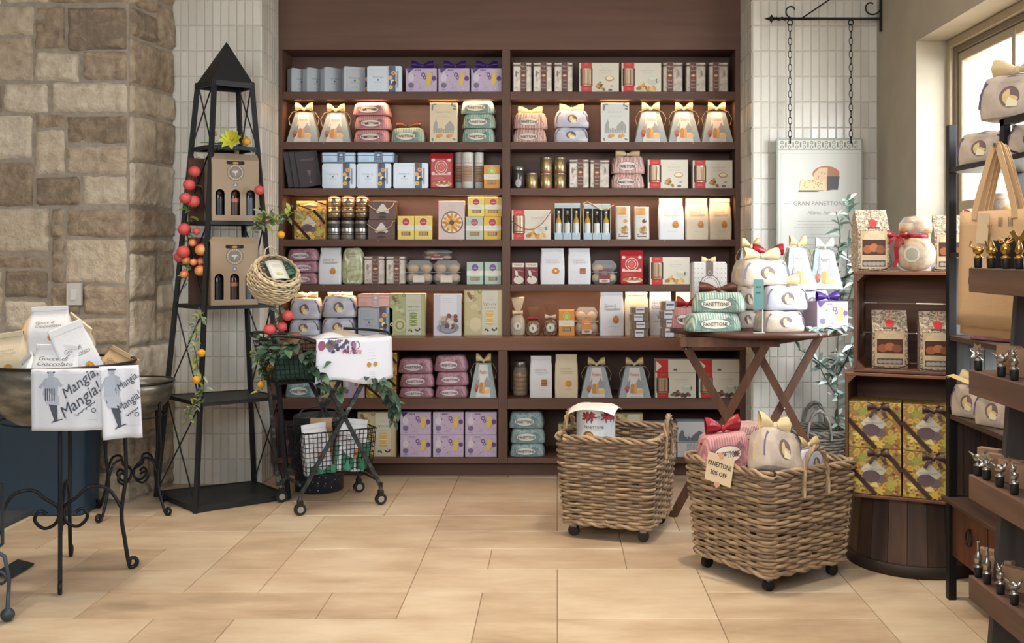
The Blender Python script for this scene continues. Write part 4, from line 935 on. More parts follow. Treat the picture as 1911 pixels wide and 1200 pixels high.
def put(kind, x0, x1, yt, z0, Y, label, group=None, rot=0, yb=None, sy=1.0, w=None, h=None, name=None, cx=None, tilt=0, roll=0):
    q = K[kind]; w_ = w if w else (x1-x0)/F0*Y; h_ = h if h else Zp(yt, Y)-z0
    X = Xp((x0+x1)/2, Y) if cx is None else cx
    if q[4]: r = copy_tree(q[0])
    else: r = q[0]; q[4] = True
    r.location = (X, Y, z0); k = w_/q[1]; r.scale = (k, sy, h_/q[2]); r.rotation_euler = (tilt, roll, rot)
    if name: r.name = name
    tag(r, label, q[3], group); return r
def stack(kinds, x0, x1, ys, z0, Y, labels, group, **kw):
    z = z0
    for i, (yt, lb) in enumerate(zip(ys, labels)):
        k = kinds[i] if isinstance(kinds, (list, tuple)) else kinds
        dx = [0, 2, -2, 1][i % 4] if len(ys) > 1 else 0
        put(k, x0+dx, x1+dx, yt, z, Y, lb, group, rot=R([0, 3, -2, 2][i % 4]), **kw); z = Zp(yt, Y)+.0015
# ------------------------------------------------------------------ goods on the shelves: pixel columns of the photo turned into places on each shelf
Z1, Z2, Z3, Z4, Z5, Z6 = ROWZ
for z in range(1): pass
e = .0006
Z1, Z2, Z3, Z4, Z5, Z6, ZA_, ZB_ = [z+e for z in (Z1, Z2, Z3, Z4, Z5, Z6, ZA, ZB)]
Y1 = DU+.03                                     # front of the goods on the upper shelves
OR = ['first', 'second', 'third', 'fourth', 'fifth', 'sixth']
# --- left bay, top shelf
G = 'pale biscuit tins on the top shelf'
for k, (px, rt) in enumerate(((543, 42), (572, 42), (605, 40), (641, 24))):
    x = Xp(px, Y1); a = R(rt); put('tin', 0, 0, 123+(3-k), Z1, Y1+.012, f'pale biscuit tin turned sideways on the top left shelf, {OR[k]} from left', G, rot=a, w=.235, cx=x+.1175*math.cos(a)+.0)
    o = C.objects[-1]
    for q in C.objects:
        pass
for o in [o for o in C.objects if o.parent is None and o.get('group') == G]: o.location.y += .1175*math.sin(o.rotation_euler.z)
put('tin', 685, 750, 123, Z1, Y1, 'pale biscuit tin facing front on the top left shelf, beside the lilac boxes', G)
G = 'lilac boxes on the top shelf'
for x0, x1, n in ((757, 815, 'left'), (818, 876, 'middle'), (879, 936, 'right')): put('purple_bow', x0, x1, 127, Z1, Y1, f'lilac cake box with purple ribbon on the top left shelf, {n} of three', G)
# --- left bay, second shelf
G = 'trapezoid cake bags'
put('pandoro', 534, 594, 196, Z2, Y1, 'grey cake bag with gold bow, leftmost on the left bay second shelf', G)
put('pandoro', 594, 654, 198, Z2, Y1+.005, 'grey cake bag with gold bow beside the stack of pink wrapped cakes', G)
G = 'pink striped wrapped cakes'
stack(['pink', 'pink', 'pink_bow'], 659, 726, [241, 215, 190], Z2, Y1, ['bottom pink wrapped cake of the left bay second shelf stack', 'middle pink wrapped cake of the left bay second shelf stack', 'topmost pink wrapped cake with red bow on the left bay second shelf'], G)
put('green_bow', 728, 792, 238, Z2, Y1, 'single green striped wrapped cake right of the pink stack, second shelf', None)
put('tall', 802, 853, 192, Z2, Y1, 'tall cream box with a domed skyline on the left bay second shelf', None)
stack('green', 861, 924, [239, 212, 186], Z2, Y1, [f'{n} of three green wrapped cakes stacked by the shelf divider, second shelf' for n in ('bottom', 'middle', 'top')], 'green wrapped cakes stacked on the second shelf')
# --- left bay, third shelf
for k, px in enumerate((545, 556, 567)):
    r = put('slim', 0, 0, 285, Z3, DU+.06+.0*k, f'dark plum gift case leaning at the left end of the third shelf, {OR[k]} from left', 'dark leaning cases on the third shelf', rot=R(20), w=.15, cx=Xp(px+12, Y1), roll=R(-9)); r.location.z += .014
G = 'blue biscuit tins on the third shelf'
put('tin', 601, 664, 305, Z3, Y1, 'blue-grey tin with fruit sleeve standing beside the dark plum cases', G)
put('tin', 666, 730, 305, Z3, Y1, 'blue-grey tin with fruit sleeve, middle of three on the third shelf', G)
put('tin', 734, 799, 304, Z3, Y1, 'silver-grey tin with fruit sleeve left of the red packet, third shelf', G)
zt = Zp(304.5, Y1)+.0015
put('tin_flat', 600, 663, 284, zt, Y1-.01, 'blue tin lying flat atop the leftmost upright tin, third shelf', 'blue tins lying flat on the third shelf')
put('tin_flat', 666, 735, 284, zt, Y1-.01, 'blue tin lying flat atop the middle upright tin, third shelf', 'blue tins lying flat on the third shelf')
put('red_bag', 803, 844, 285, Z3, Y1, 'red packet with round emblem on the left bay third shelf', 'red biscuit packets')
for k, (a, b, dy) in enumerate(((848, 866, .09), (861, 883, .0), (884, 902, .05))): put('tubepack', a, b, 284, Z3, Y1+dy, f'clear tall cookie tube on the left bay third shelf, {OR[k]} from left', 'cookie tubes', sy=.8)
put('sb_orange', 903, 933, 308, Z3, Y1, 'orange pasta box with green dot at the right end of the third shelf', None)
# --- left bay, fourth shelf
put('floral', 549, 606, 392, Z4, Y1-.02, 'yellow fruit-printed gift box on the left bay fourth shelf', 'yellow fruit-printed boxes on the shelves')
zt = Zp(392, Y1-.02)+.002
put('floral', 553, 608, 375, zt, Y1+.02, 'shallow yellow fruit-printed box atop another on the fourth shelf', 'yellow fruit-printed boxes on the shelves')
G = 'banded metal tins on the fourth shelf'
for k, (a, b) in enumerate(((608, 633), (634, 659), (660, 685))):
    put('tin_silver', a, b, 406, Z4, Y1, f'silver tin with black bands, {OR[k]} from left on the fourth shelf', G); zt = Zp(406, Y1)+.001
    put('tin_copper', a+1, b+1, 386, zt, Y1, f'coppery tin on the lower layer above the {OR[k]} silver banded tin', G); zt = Zp(386, Y1)+.001
    put('tin_copper', a+2, b+2, 368, zt, Y1, f'coppery tin at the very top above the {OR[k]} silver banded tin', G)
stack('brownbox', 687, 737, [410, 375], Z4, Y1, ['lower brown gift box with white diamond label and rope handle', 'upper brown gift box with white diamond label and rope handle'], 'brown boxes on the fourth shelf')
put('sb_yellow', 742, 773, 403, Z4, Y1, 'left yellow pasta box of the fourth shelf pair beside the brown boxes', 'small pasta boxes'); put('sb_yellow', 774, 806, 403, Z4, Y1, 'right yellow pasta box of the fourth shelf pair beside the brown boxes', 'small pasta boxes')
put('flowerbox', 817, 867, 375, Z4, Y1, 'tall pink-white box picturing a flower-shaped cookie, fourth shelf', None)
put('sb_grey', 869, 902, 404, Z4, Y1, 'grey-green pasta box beside the flower cookie box, fourth shelf', 'small pasta boxes'); put('sb_gold', 903, 935, 404, Z4, Y1, 'golden pasta box at the right end, lower layer, fourth shelf', 'small pasta boxes')
zt = Zp(404, Y1)+.001
put('sb_yellow', 873, 904, 368, zt, Y1, 'yellow pasta box stacked upon the grey-green one, fourth shelf', 'small pasta boxes'); put('sb_gold', 905, 936, 368, zt, Y1, 'golden pasta box stacked upon another golden one, fourth shelf', 'small pasta boxes')
# --- left bay, fifth shelf
stack(['mauve', 'mauve', 'mauve'], 535, 594, [509, 487, 464], Z5, Y1, [f'{n} mauve wrapped cake stacked behind the round wicker basket, fifth shelf' for n in ('bottom', 'middle', 'top')], 'mauve wrapped cakes on the fifth shelf')
put('bag_cookie', 595, 635, 462, Z5, Y1, 'white cookie bag on the left bay fifth shelf beside mauve cakes', 'white cookie bags')
put('pastabag', 637, 678, 463, Z5, Y1, 'pale green pasta bag on the left bay fifth shelf', None)
put('damask', 679, 717, 478, Z5, Y1, 'patterned silver tin with brown sleeve right of the green pasta bag', 'patterned silver tins'); put('damask', 720, 756, 478, Z5, Y1, 'patterned silver tin with brown sleeve left of the clear cookie tubs', 'patterned silver tins')
put('clam', 757, 806, 486, Z5, Y1, 'clear tub of round cookies on the fifth shelf, left one', 'clear cookie tubs'); put('clam', 808, 858, 486, Z5, Y1, 'clear tub of round cookies on the fifth shelf, right one', 'clear cookie tubs')
put('clam_red', 790, 842, 466, Zp(486, Y1)+.002, Y1+.05, 'clear tub with maroon label resting atop two cookie tubs', 'clear cookie tubs')
put('sb_teal', 871, 902, 489, Z5, Y1, 'left mint green pasta box on the fifth shelf', 'small pasta boxes'); put('sb_teal', 904, 935, 489, Z5, Y1, 'right mint green pasta box on the fifth shelf by the divider', 'small pasta boxes')
# --- left bay, counter
Yc = DU-.02
G = 'white wrapped cakes on the counter'
stack(['cake', 'cake_bow'], 537, 595, [596, 557], Z6, Yc, ['white wrapped cake, lower left of four on the counter', 'white wrapped cake with gold bow, upper left of four on the counter'], G)
stack(['cake', 'cake_bow'], 598, 662, [593, 553], Z6, Yc, ['white wrapped cake, lower right of four on the counter', 'white wrapped cake with gold bow, upper right of four on the counter'], G)
put('tin', 668, 733, 574, Z6, Yc, 'blue tin with fruit sleeve standing on the counter under a pink one', 'blue biscuit tins on the counter')
put('tin_pink', 667, 726, 549, Zp(574, Yc)+.0015, Yc-.01, 'pink tin lying flat on top of the blue counter tin', None)
put('gift_green', 726, 793, 548, Z6, Yc, 'large green gift box with stacked macarons printed, on the counter', 'large gift boxes')
put('chocbox', 808, 861, 549, Z6, Yc, 'tall white box picturing a bowl of chocolates, on the counter', None)
put('gift_cream', 866, 937, 541, Z6, Yc, 'large cream gift box at the right end of the left counter', 'large gift boxes')
# --- left bay, upper cubby
YL = DL+.03
G = 'mauve wrapped cakes in the cubby'
stack(['mauve', 'mauve', 'mauve'], 743, 808, [723, 697, 670], ZA_, YL, [f'{n} mauve wrapped cake, left stack in the left upper cubby' for n in ('bottom', 'middle', 'top')], G)
stack(['mauve', 'mauve', 'mauve'], 811, 872, [720, 694, 664], ZA_, YL, [f'{n} mauve wrapped cake, right stack in the left upper cubby' for n in ('bottom', 'middle', 'top')], G)
put('pandoro', 876, 927, 668, ZA_, YL, 'grey cake bag at the right end of the left upper cubby', 'trapezoid cake bags')
stack('floral_bow', 683, 738, [702, 658], ZA_, YL, ['lower yellow fruit-printed box in the cubby behind the cart leaves', 'upper yellow fruit-printed box in the cubby behind the cart leaves'], 'yellow fruit-printed boxes in the cubby')
stack(['toile', 'toile'], 530, 590, [712, 678], ZA_, YL, ['lower blue wrapped cake in the cubby behind the cart', 'upper blue wrapped cake in the cubby behind the cart'], 'blue wrapped cakes in the left cubby')
put('gift_cream', 598, 636, 672, ZA_, YL, 'cream gift box in the upper cubby hidden behind the draped cart', 'large gift boxes'); put('purple', 640, 680, 700, ZA_, YL, 'small lilac box in the upper cubby behind the draped cart', 'lilac boxes in the cubbies')
# --- left bay, bottom cubby
G = 'lilac boxes in the bottom cubby'
for k, (a, b) in enumerate(((747, 804), (808, 865), (868, 927))):
    put('purple', a, b, 812, ZB_, YL, f'lilac cake box on the lower layer of the bottom cubby, {OR[k]} from left', G)
    put('purple' if k else 'purple_bow', a, b, 769, Zp(812, YL)+.0015, YL, f'lilac cake box on the upper layer of the bottom cubby, {OR[k]} from left', G)
put('gift_cream', 667, 738, 769, ZB_, YL, 'large cream gift box in the bottom cubby right of the cart', 'large gift boxes')
for k, (a, b) in enumerate(((512, 560), (563, 612), (615, 660))): put('slim', a, b, 785-3*k, ZB_, YL+.02, f'dark gift case in the bottom cubby behind the cart, {OR[k]} from left', 'dark cases in the bottom cubby')
# --- right bay, top shelf
G = 'patterned tins on the top shelf'
for k, (a, b) in enumerate(((957, 992), (995, 1030), (1034, 1069))): put('damask', a, b, 116, Z1, Y1, f'patterned tin with brown sleeve, {OR[k]} from left on top right shelf', G)
for k, (a, b) in enumerate(((1237, 1274), (1280, 1317), (1323, 1359))): put('damask_r', a, b, 116, Z1, Y1, f'patterned tin with brown sleeve, {OR[k]} right of the red-ended boxes, top shelf', G)
put('winbox', 1081, 1155, 117, Z1, Y1, 'cream box with red ends and cup picture, left one, top right shelf', 'red-ended biscuit boxes'); put('winbox_tea', 1160, 1234, 117, Z1, Y1, 'cream box with red ends and teapot picture, top right shelf', 'red-ended biscuit boxes')
# --- right bay, second shelf
stack(['redstripe', 'redstripe_bow'], 956, 1020, [240, 210], Z2, Y1, ['lower red and white striped wrapped cake, second shelf', 'upper red and white striped cake with gold bow, second shelf'], 'striped wrapped cakes')
stack(['cake', 'cake_bow'], 1034, 1098, [237, 205], Z2, Y1, ['lower white wrapped cake with cake picture, right bay second shelf', 'upper white wrapped cake with gold bow, right bay second shelf'], 'white wrapped cakes on the second shelf')
put('tall_white', 1122, 1174, 192, Z2, Y1, 'tall white box with a domed skyline on the right bay second shelf', None)
for k, (a, b) in enumerate(((1185, 1246), (1248, 1308), (1310, 1369))): put('pandoro', a, b, 195, Z2, Y1, f'grey cake bag with gold bow on the right bay second shelf, {OR[k]} from left', 'trapezoid cake bags')
# --- right bay, third shelf
put('darkjar', 955, 980, 309, Z3, Y1, 'dark jar with grey lid at the left end, right bay third shelf', None)
G = 'red-banded gold tins on the third shelf'
put('tin_red', 981, 1004, 322, Z3, Y1, 'gold tin with red band standing single beside the dark jar', G)
for k, (a, b) in enumerate(((1008, 1031), (1034, 1057))):
    put('tin_red', a, b, 322, Z3, Y1, f'lower gold red-banded tin of the {["left", "right"][k]} pair, third shelf', G); put('tin_red', a, b, 293, Zp(322, Y1)+.001, Y1, f'upper gold red-banded tin of the {["left", "right"][k]} pair, third shelf', G)
put('damask', 1062, 1099, 297, Z3, Y1, 'patterned silver tin, left of two on the right bay third shelf', 'patterned silver tins'); put('damask_r', 1101, 1137, 298, Z3, Y1, 'patterned silver tin, right of two on the right bay third shelf', 'patterned silver tins')
stack(['redstripe', 'redstripe_bow'], 1140, 1203, [324, 291], Z3, Y1, ['lower maroon and white striped wrapped cake, third shelf', 'upper maroon and white striped cake with pale bow, third shelf'], 'striped wrapped cakes')
put('winbox', 1209, 1284, 298, Z3, Y1, 'cream box with red ends on the third shelf beside striped cakes', 'red-ended biscuit boxes'); put('winbox', 1293, 1367, 299, Z3, Y1, 'cream box with red ends at the right end of the third shelf', 'red-ended biscuit boxes')
# --- right bay, fourth shelf
put('winbox_cord', 955, 1028, 392, Z4, Y1, 'cream box with red ends and red cord handle, fourth shelf', 'red-ended biscuit boxes')
put('oil', 1034, 1084, 379, Z4, Y1, 'pale blue carrier of three small bottles, left one, fourth shelf', 'bottle carriers'); put('oil_rope', 1088, 1140, 380, Z4, Y1, 'pale blue bottle carrier with rope handle, right one, fourth shelf', 'bottle carriers')
put('nut_gold', 1149, 1177, 385, Z4, Y1, 'slim white nut packet, left of two on the fourth shelf', 'nut packets'); put('nut_dark', 1184, 1212, 386, Z4, Y1, 'slim white nut packet, right of two on the fourth shelf', 'nut packets')
for k, (a, b) in enumerate(((1230, 1276), (1280, 1322), (1325, 1365))): put(['bag_cookie', 'bag_cream_cookie', 'bag_cream_cookie'][k], a, b, 370, Z4, Y1, f'white cookie bag on the right bay fourth shelf, {OR[k]} from left', 'white cookie bags')
# --- right bay, fifth shelf
put('maroon', 955, 979, 490, Z5, Y1, 'small maroon and white box at the divider, left of two, fifth shelf', 'small maroon boxes'); put('maroon', 980, 1004, 490, Z5, Y1, 'small maroon and white box, right of two, fifth shelf', 'small maroon boxes')
put('bag_ring', 1009, 1053, 463, Z5, Y1, 'white bag picturing a ring cookie, right bay fifth shelf', 'white cookie bags'); put('bag_stack', 1060, 1102, 463, Z5, Y1, 'white bag picturing stacked wafers, right bay fifth shelf', 'white cookie bags')
put('clam_red', 1105, 1151, 486, Z5, Y1, 'clear tub with maroon label beside white bags, right bay fifth shelf', 'clear cookie tubs')
put('red_bag', 1158, 1200, 467, Z5, Y1, 'red packet with round emblem on the right bay fifth shelf', 'red biscuit packets')
put('winbox_tea', 1213, 1287, 480, Z5, Y1-.02, 'cream box with red ends on the fifth shelf by the red packet', 'red-ended biscuit boxes')
# --- right bay, counter
put('candy', 952, 980, 556, Z6, Yc, 'tall clear cellophane sweet bag by the divider on the counter', 'cellophane sweet bags'); put('candy_red', 981, 1008, 574, Z6, Yc, 'cellophane sweet bag with red ribbon on the counter', 'cellophane sweet bags'); put('candy_gold', 1013, 1041, 569, Z6, Yc, 'cellophane sweet bag with pale ruffled top beside the orange box', 'cellophane sweet bags')
put('sb_orange', 1043, 1072, 579, Z6, Yc, 'orange pasta box with green dot on the counter', None)
put('clam_orange', 1074, 1116, 574, Z6, Yc, 'clear tub with orange label on the counter', 'clear cookie tubs')
put('bag_cookie', 1120, 1164, 543, Z6, Yc, 'white cookie bag on the counter, left of three', 'white cookie bags'); put('bag_cream', 1167, 1210, 543, Z6, Yc+.02, 'white bag on the counter behind the left stack of snack packs', 'white cookie bags'); put('bag_script', 1213, 1254, 540, Z6, Yc+.02, 'white bag with handwriting on the counter between two snack pack stacks', 'white cookie bags')
put('bag_cream', 1262, 1300, 545, Z6, Yc+.05, 'cream bag on the counter partly hidden by the round table goods', 'white cookie bags')
G = 'small snack packs on the counter'
Yp = DL+.015
stack('labelpack', 1177, 1210, [614, 600, 586, 573], Z6, Yp, [f'{n} snack pack of the left counter stack' for n in ('bottom', 'second lowest', 'second highest', 'top')], G)
stack('labelpack', 1233, 1266, [612, 596, 580, 561], Z6, Yp, [f'{n} snack pack of the right counter stack' for n in ('bottom', 'second lowest', 'second highest', 'top')], G)
# --- right bay, upper cubby
put('jar', 956, 985, 675, ZA_, YL+.03, 'glass jar of brown cookies in the right upper cubby', None)
put('bag_stack', 989, 1030, 665, ZA_, YL, 'cream bag picturing a wafer in the right upper cubby', 'cookie bags in the cubby'); put('bag_cream', 1036, 1078, 662, ZA_, YL, 'cream bag picturing a round cookie in the right upper cubby', 'cookie bags in the cubby')
put('pandoro', 1084, 1143, 675, ZA_, YL, 'grey cake bag behind the white tin with cloth top, upper cubby', 'trapezoid cake bags'); put('pandoro', 1155, 1215, 675, ZA_, YL, 'grey cake bag left of the red-ended boxes, right upper cubby', 'trapezoid cake bags')
for k, (a, b) in enumerate(((1223, 1299), (1305, 1381))):
    put('winbox_nuts', a, b, 696, ZA_, YL, f'red-ended cookie box in the right upper cubby, {["left", "right"][k]} one', 'red-ended biscuit boxes'); put('winbox_low', a, b-1, 671, Zp(696, YL)+.0015, YL, f'short red-ended box lying atop the {["left", "right"][k]} cubby box', 'red-ended biscuit boxes')
# --- right bay, bottom cubby
stack(['toile', 'toile', 'toile_bow'], 951, 1016, [828, 800, 770], ZB_, YL, [f'{n} blue-green wrapped cake in the right bottom cubby' for n in ('bottom', 'middle', 'top')], 'blue-green wrapped cakes in the bottom cubby')
put('gift_green', 1042, 1098, 792, ZB_, YL+.03, 'green gift box in the bottom cubby behind the left wicker basket', 'large gift boxes'); put('gift_cream', 1145, 1200, 772, ZB_, YL+.02, 'cream gift box in the bottom cubby above the wicker basket rim', 'large gift boxes')
put('city', 1204, 1262, 790, ZB_, YL, 'white box with engraved city view in bottom cubby, leftmost', 'city view boxes'); put('city_tile', 1264, 1318, 787, ZB_, YL, 'white box with city view and blue tile pattern, bottom cubby', 'city view boxes'); put('city', 1320, 1378, 790, ZB_, YL, 'white box with engraved city view behind the round table leg', 'city view boxes')
# ------------------------------------------------------------------ left side of the shop
BLK = P('25272a', .5, .3, bump=.15, bs=30); IRON = P('1f2226', .45, .5)
LEAF = [mnoise('leaf_%d' % i, [(.35, a), (.65, b)], (20, 20, 20), 2, .5) for i, (a, b) in enumerate((('4f6a34', '6f8845'), ('8a9a3c', 'aab04e'), ('3f5a3f', '57735a'), ('6d8068', '8fa08a')))]
def sm(P_, n=4):
    P_ = [Vector(p) for p in P_]; o = []
    for i in range(len(P_)-1):
        a, b, c, d = P_[max(i-1, 0)], P_[i], P_[i+1], P_[min(i+2, len(P_)-1)]
        for k in range(n):
            t = k/n; o.append(.5*((2*b)+(c-a)*t+(2*a-5*b+4*c-d)*t*t+(3*b-a-3*c+d)*t**3))
    return o+[P_[-1]]
def leaf(m, p, d, L, w, mat, up=(0, 0, 1), droop=.15):
    p = Vector(p); d = Vector(d).normalized(); s = d.cross(Vector(up))
    if s.length < .05: s = d.cross(Vector((1, .2, 0)))
    s.normalize(); n = s.cross(d); vs = []; K_ = 5
    for i in range(K_+1):
        t = i/K_; ww = w/2*math.sin(PI*min(t*1.02+.02, 1))**.8; c = p+d*(L*t)-Vector((0, 0, 1))*(droop*L*t*t)
        vs += [c-s*ww+n*ww*.35, c, c+s*ww+n*ww*.35]
    fs = []
    for i in range(K_): a = i*3; fs += [(a, a+1, a+4, a+3), (a+1, a+2, a+5, a+4)]
    m.add(vs, fs, mat, True)
def spray(m, p, n, L, r, mats, dirbias=(0, 0, 0), w=.35, droop=.2):
    for _ in range(n):
        d = Vector((r.uniform(-1, 1), r.uniform(-1, .6), r.uniform(-.7, 1)))+Vector(dirbias)
        q = Vector(p)+Vector((r.uniform(-.02, .02), r.uniform(-.02, .02), r.uniform(-.03, .03)))
        l = L*r.uniform(.6, 1.2); leaf(m, q, d, l, l*w, r.choice(mats), (r.uniform(-.3, .3), -.6, 1), droop)
def vine(m, pts, r_, mat, rr, jit=.008):
    P_ = []
    for a, b in zip(pts, pts[1:]):
        for k in range(4): t = k/4; P_.append(Vector(a).lerp(Vector(b), t)+V((rr.uniform(-jit, jit), rr.uniform(-jit, jit), rr.uniform(-jit, jit))))
    P_.append(Vector(pts[-1])); m.tube(P_, r_, mat, 5); return P_
PEACH = mnoise('peach_skin', [(.4, 'b8443c'), (.52, 'c85a48'), (.66, 'd9a05c')], (9, 9, 9), 2, .6)
PEACHR = mnoise('peach_red', [(.4, 'b33a40'), (.7, 'c5554f')], (9, 9, 9), 2, .6)
LEMON = P('d39a24', .45, bump=.15, bs=90); LIME = P('b9bd3a', .5)
# --- obelisk stand
TC = V((-1.99, 6.126)); TB = [V((-2.05, 5.77)), V((-2.43, 6.17)), V((-1.92, 6.45)), V((-1.61, 6.10))]   # front, left, back, right
def tc(i, z, ins=0):
    s = 1-.594*z/2.5-ins; p = TC+(TB[i]-TC)*s; return V((p.x, p.y, z))
T = empty('obelisk_stand', (TC.x, TC.y, 0), 0, 'tall black metal obelisk shelf stand with a pyramid top beside the stone wall', 'stand'); off = -V((TC.x, TC.y, 0))
def tp(m, name): return m.build(name, T, off)
for i in range(4):
    m = MB(); m.bar(tc(i, .0), tc(i, 2.5), .024, .024, BLK, (TB[i]-TC).to_3d()); tp(m, 'leg')
LV = [.03, .615, 1.166, 1.66, 2.106]
for k, z in enumerate(LV):
    m = MB(); q = [tc(i, z) for i in range(4)]; t = .03 if k == 0 else .022
    m.add([p for p in q]+[p-V((0, 0, .004)) for p in q], [(0, 3, 2, 1), (4, 5, 6, 7)], BLK)
    for a, b in zip(q, q[1:]+q[:1]): m.bar(a-V((0, 0, t/2-.003)), b-V((0, 0, t/2-.003)), .016, t, BLK, (0, 0, 1)) if False else m.bar(a-V((0, 0, t/2-.004)), b-V((0, 0, t/2-.004)), t, .014, BLK, (b-a).cross(V((0, 0, 1))))
    tp(m, 'shelf' if k else 'base_tray')
ZS = LV+[2.5]
for (i, j) in ((0, 1), (2, 3)):
    for a, b in zip(ZS, ZS[1:]):
        m = MB()
        m.tube([tc(i, a), tc(j, b)], .0045, BLK, 5); m.tube([tc(j, a), tc(i, b)], .0045, BLK, 5); tp(m, 'cross_brace')
m = MB(); q = [tc(i, 2.49, -.03) for i in range(4)]; ap = V((TC.x, TC.y, 2.747))
m.add(q+[ap], [(0, 3, 4), (3, 2, 4), (2, 1, 4), (1, 0, 4)], BLK)
for a, b in zip(q, q[1:]+q[:1]): m.bar(a-V((0, 0, .012)), b-V((0, 0, .012)), .03, .014, BLK, (b-a).cross(V((0, 0, 1))))
tp(m, 'pyramid_roof')
# --- kraft bottle cartons on the stand
def carton(x, y, z, rz, label, bands):
    w, d, h = .275, .19, .40; t = empty('bottle_carton', (x, y, z), rz, label, 'carton', 'kraft bottle cartons')
    KR = P('94826c', .65, bump=.08, bs=30); m = MB(); th = .004; zb, zt, ww = .035, .16, .052; xs = [-.088, 0, .088]
    m.box(-w/2, d-th, 0, w/2, d, h*.93, KR); m.box(-w/2, 0, 0, -w/2+th, d, h*.86, KR); m.box(w/2-th, 0, 0, w/2, d, h*.86, KR); m.box(-w/2, 0, 0, w/2, d, th, KR)
    m.box(-w/2, 0, 0, w/2, th, zb, KR); m.box(-w/2, 0, zt+ww/2, w/2, th, h*.9, KR)
    e_ = [-w/2]+[s for x_ in xs for s in (x_-ww/2, x_+ww/2)]+[w/2]
    for a, b in zip(e_[::2], e_[1::2]): m.box(a, 0, zb, b, th, zt+ww/2, KR)
    for x_ in xs:
        for sg in (-1, 1):
            pts = [(x_+sg*ww/2, zt+ww/2)]+[(x_+sg*ww/2*math.cos(PI/2*k/6), zt+ww/2*math.sin(PI/2*k/6)) for k in range(7)]
            m.prism(pts if sg > 0 else pts, 0, th, KR)
    m.add([(-w/2, 0, h*.9), (w/2, 0, h*.9), (w/2, .05, h), (-w/2, .05, h), (-w/2, d, h*.93), (w/2, d, h*.93)], [(0, 1, 2, 3), (3, 2, 5, 4)], KR)
    m.box(-w/2+.01, d-.02, .01, w/2-.01, d-.015, h*.85, P('2b221b', .8)); m.build('carton', t)
    F = front(w); m = MB(); DKI = P('5d5850', .6); LG = P('b5b1a8', .5)
    rect(m, F, .095, h*.90-.027, .18, h*.9-.006, P('241a14', .6), .001); ell(m, F, .095, h*.9-.0165, .0105, .0105, P('241a14', .6), .001); ell(m, F, .18, h*.9-.0165, .0105, .0105, P('241a14', .6), .001); ell(m, F, .1375, h*.9-.018, .018, .007, P('a88a4c', .35, .7), .0018)
    for r0, r1 in ((.047, .05), (.031, .034)): ring(m, F, .1375, .287, r0, r1, DKI, .001, 30)
    for k in range(20): a = 2*PI*k/20; rect(m, F, .1375+.04*math.cos(a)-.003, .287+.04*math.sin(a)-.003, .1375+.04*math.cos(a)+.003, .287+.04*math.sin(a)+.003, LG, .0008)
    ell(m, F, .1375, .287, .03, .03, P('77736b', .5), .0012, 24); poly(m, F, [(.12, .295), (.15, .298), (.155, .29), (.143, .285), (.137, .265), (.133, .284), (.12, .286)], LG, .0018)
    ell(m, F, .1375, .213, .015, .015, P('6e7680', .5), .001, 18); poly(m, F, [(.129, .207), (.146, .207), (.1375, .223)], LG, .0016); m.build('printed_emblem', t)
    for x_, (g, lb, bd) in zip(xs, bands): mini_bottle('bottle', t, x_, .042, .006, 1.42, P(g, .08), P(g, .3), P(lb, .4), P(bd, .4) if bd else None, .5)
    return t
BT = [('120f10', '16181c', None), ('2c1a15', '3b2a26', 'a5604a'), ('23282e', '4a535c', None)]
carton(-1.893, 5.99, 1.663, R(31), 'kraft carton of three bottles on the upper middle level of the black obelisk', BT)
carton(-1.887, 5.955, 1.169, R(31), 'kraft carton of three bottles one level lower, beside the round wicker basket', BT)
# dark brown board standing behind the cartons
for z, lb in ((1.663, 'upper'), (1.169, 'lower')):
    m = MB(); s = 1-.594*(z+.2)/2.5; m.box(-.13, 0, 0, .13, .022, .38 if z > 1.5 else .40, wood('brown_board', '40281f', '5b3a2c', 'z', .5, 1, .1), .002)
    o = m.build('dark_board', None, (-2.085, 6.13 if z > 1.5 else 6.14, z), (0, 0, R(31))); tag(o, f'dark brown board standing behind the {lb} kraft carton on the obelisk', 'board', 'dark boards behind the cartons')
# --- garlands
def garland(name, label, pts, fruits, leaves, cat='garland', mats=LEAF, L=.055, seed=1, fname='peach', group=None, rad=.0035, w=.4):
    r = random.Random(seed); t = empty(name, pts[0], 0, label, cat, group); o_ = -V(pts[0]); m = MB(); q = vine(m, pts, rad, P('5d5a38', .7), r); m.build('stem', t, o_)
    m = MB()
    for _ in range(leaves): spray(m, r.choice(q), 1, L, r, mats, (0, -.4, 0), w)
    m.build('foliage', t, o_)
    for (x, y, z, s, mt) in fruits:
        m = MB(); m.ball((0, 0, 0), s, mt, 14, 10, (1, 1, .93)); m.tube([(0, 0, s*.85), (.004, 0, s*1.25)], .002, P('5d5a38', .7), 4); m.build(fname, t, o_+V((x, y, z)))
    return t
def wp(px, py, Y): return tuple(W(px, py, Y))
Yg = 6.0
FR = [(363, 320, 11, PEACHR), (353, 345, 11, PEACHR), (346, 370, 11, PEACHR), (361, 376, 12, PEACHR), (344, 428, 12, PEACHR), (367, 432, 7, PEACHR), (360, 453, 8, PEACH), (376, 466, 12, PEACH), (342, 470, 12, PEACHR), (336, 480, 11, PEACHR), (348, 486, 8, PEACH), (361, 489, 7, PEACH), (375, 488, 8, PEACH), (374, 505, 11, PEACH), (344, 512, 8, PEACH)]
garland('peach_garland', 'hanging garland of red peaches with leaves on the left edge of the black obelisk', [wp(367, 300, 6.0), wp(352, 380, 5.98), wp(352, 450, 5.95), wp(345, 530, 5.95)],
        [(*wp(a, b, 5.93-.02*(i % 3)), s*Yg/F0, mt) for i, (a, b, s, mt) in enumerate(FR)], 42, seed=3)
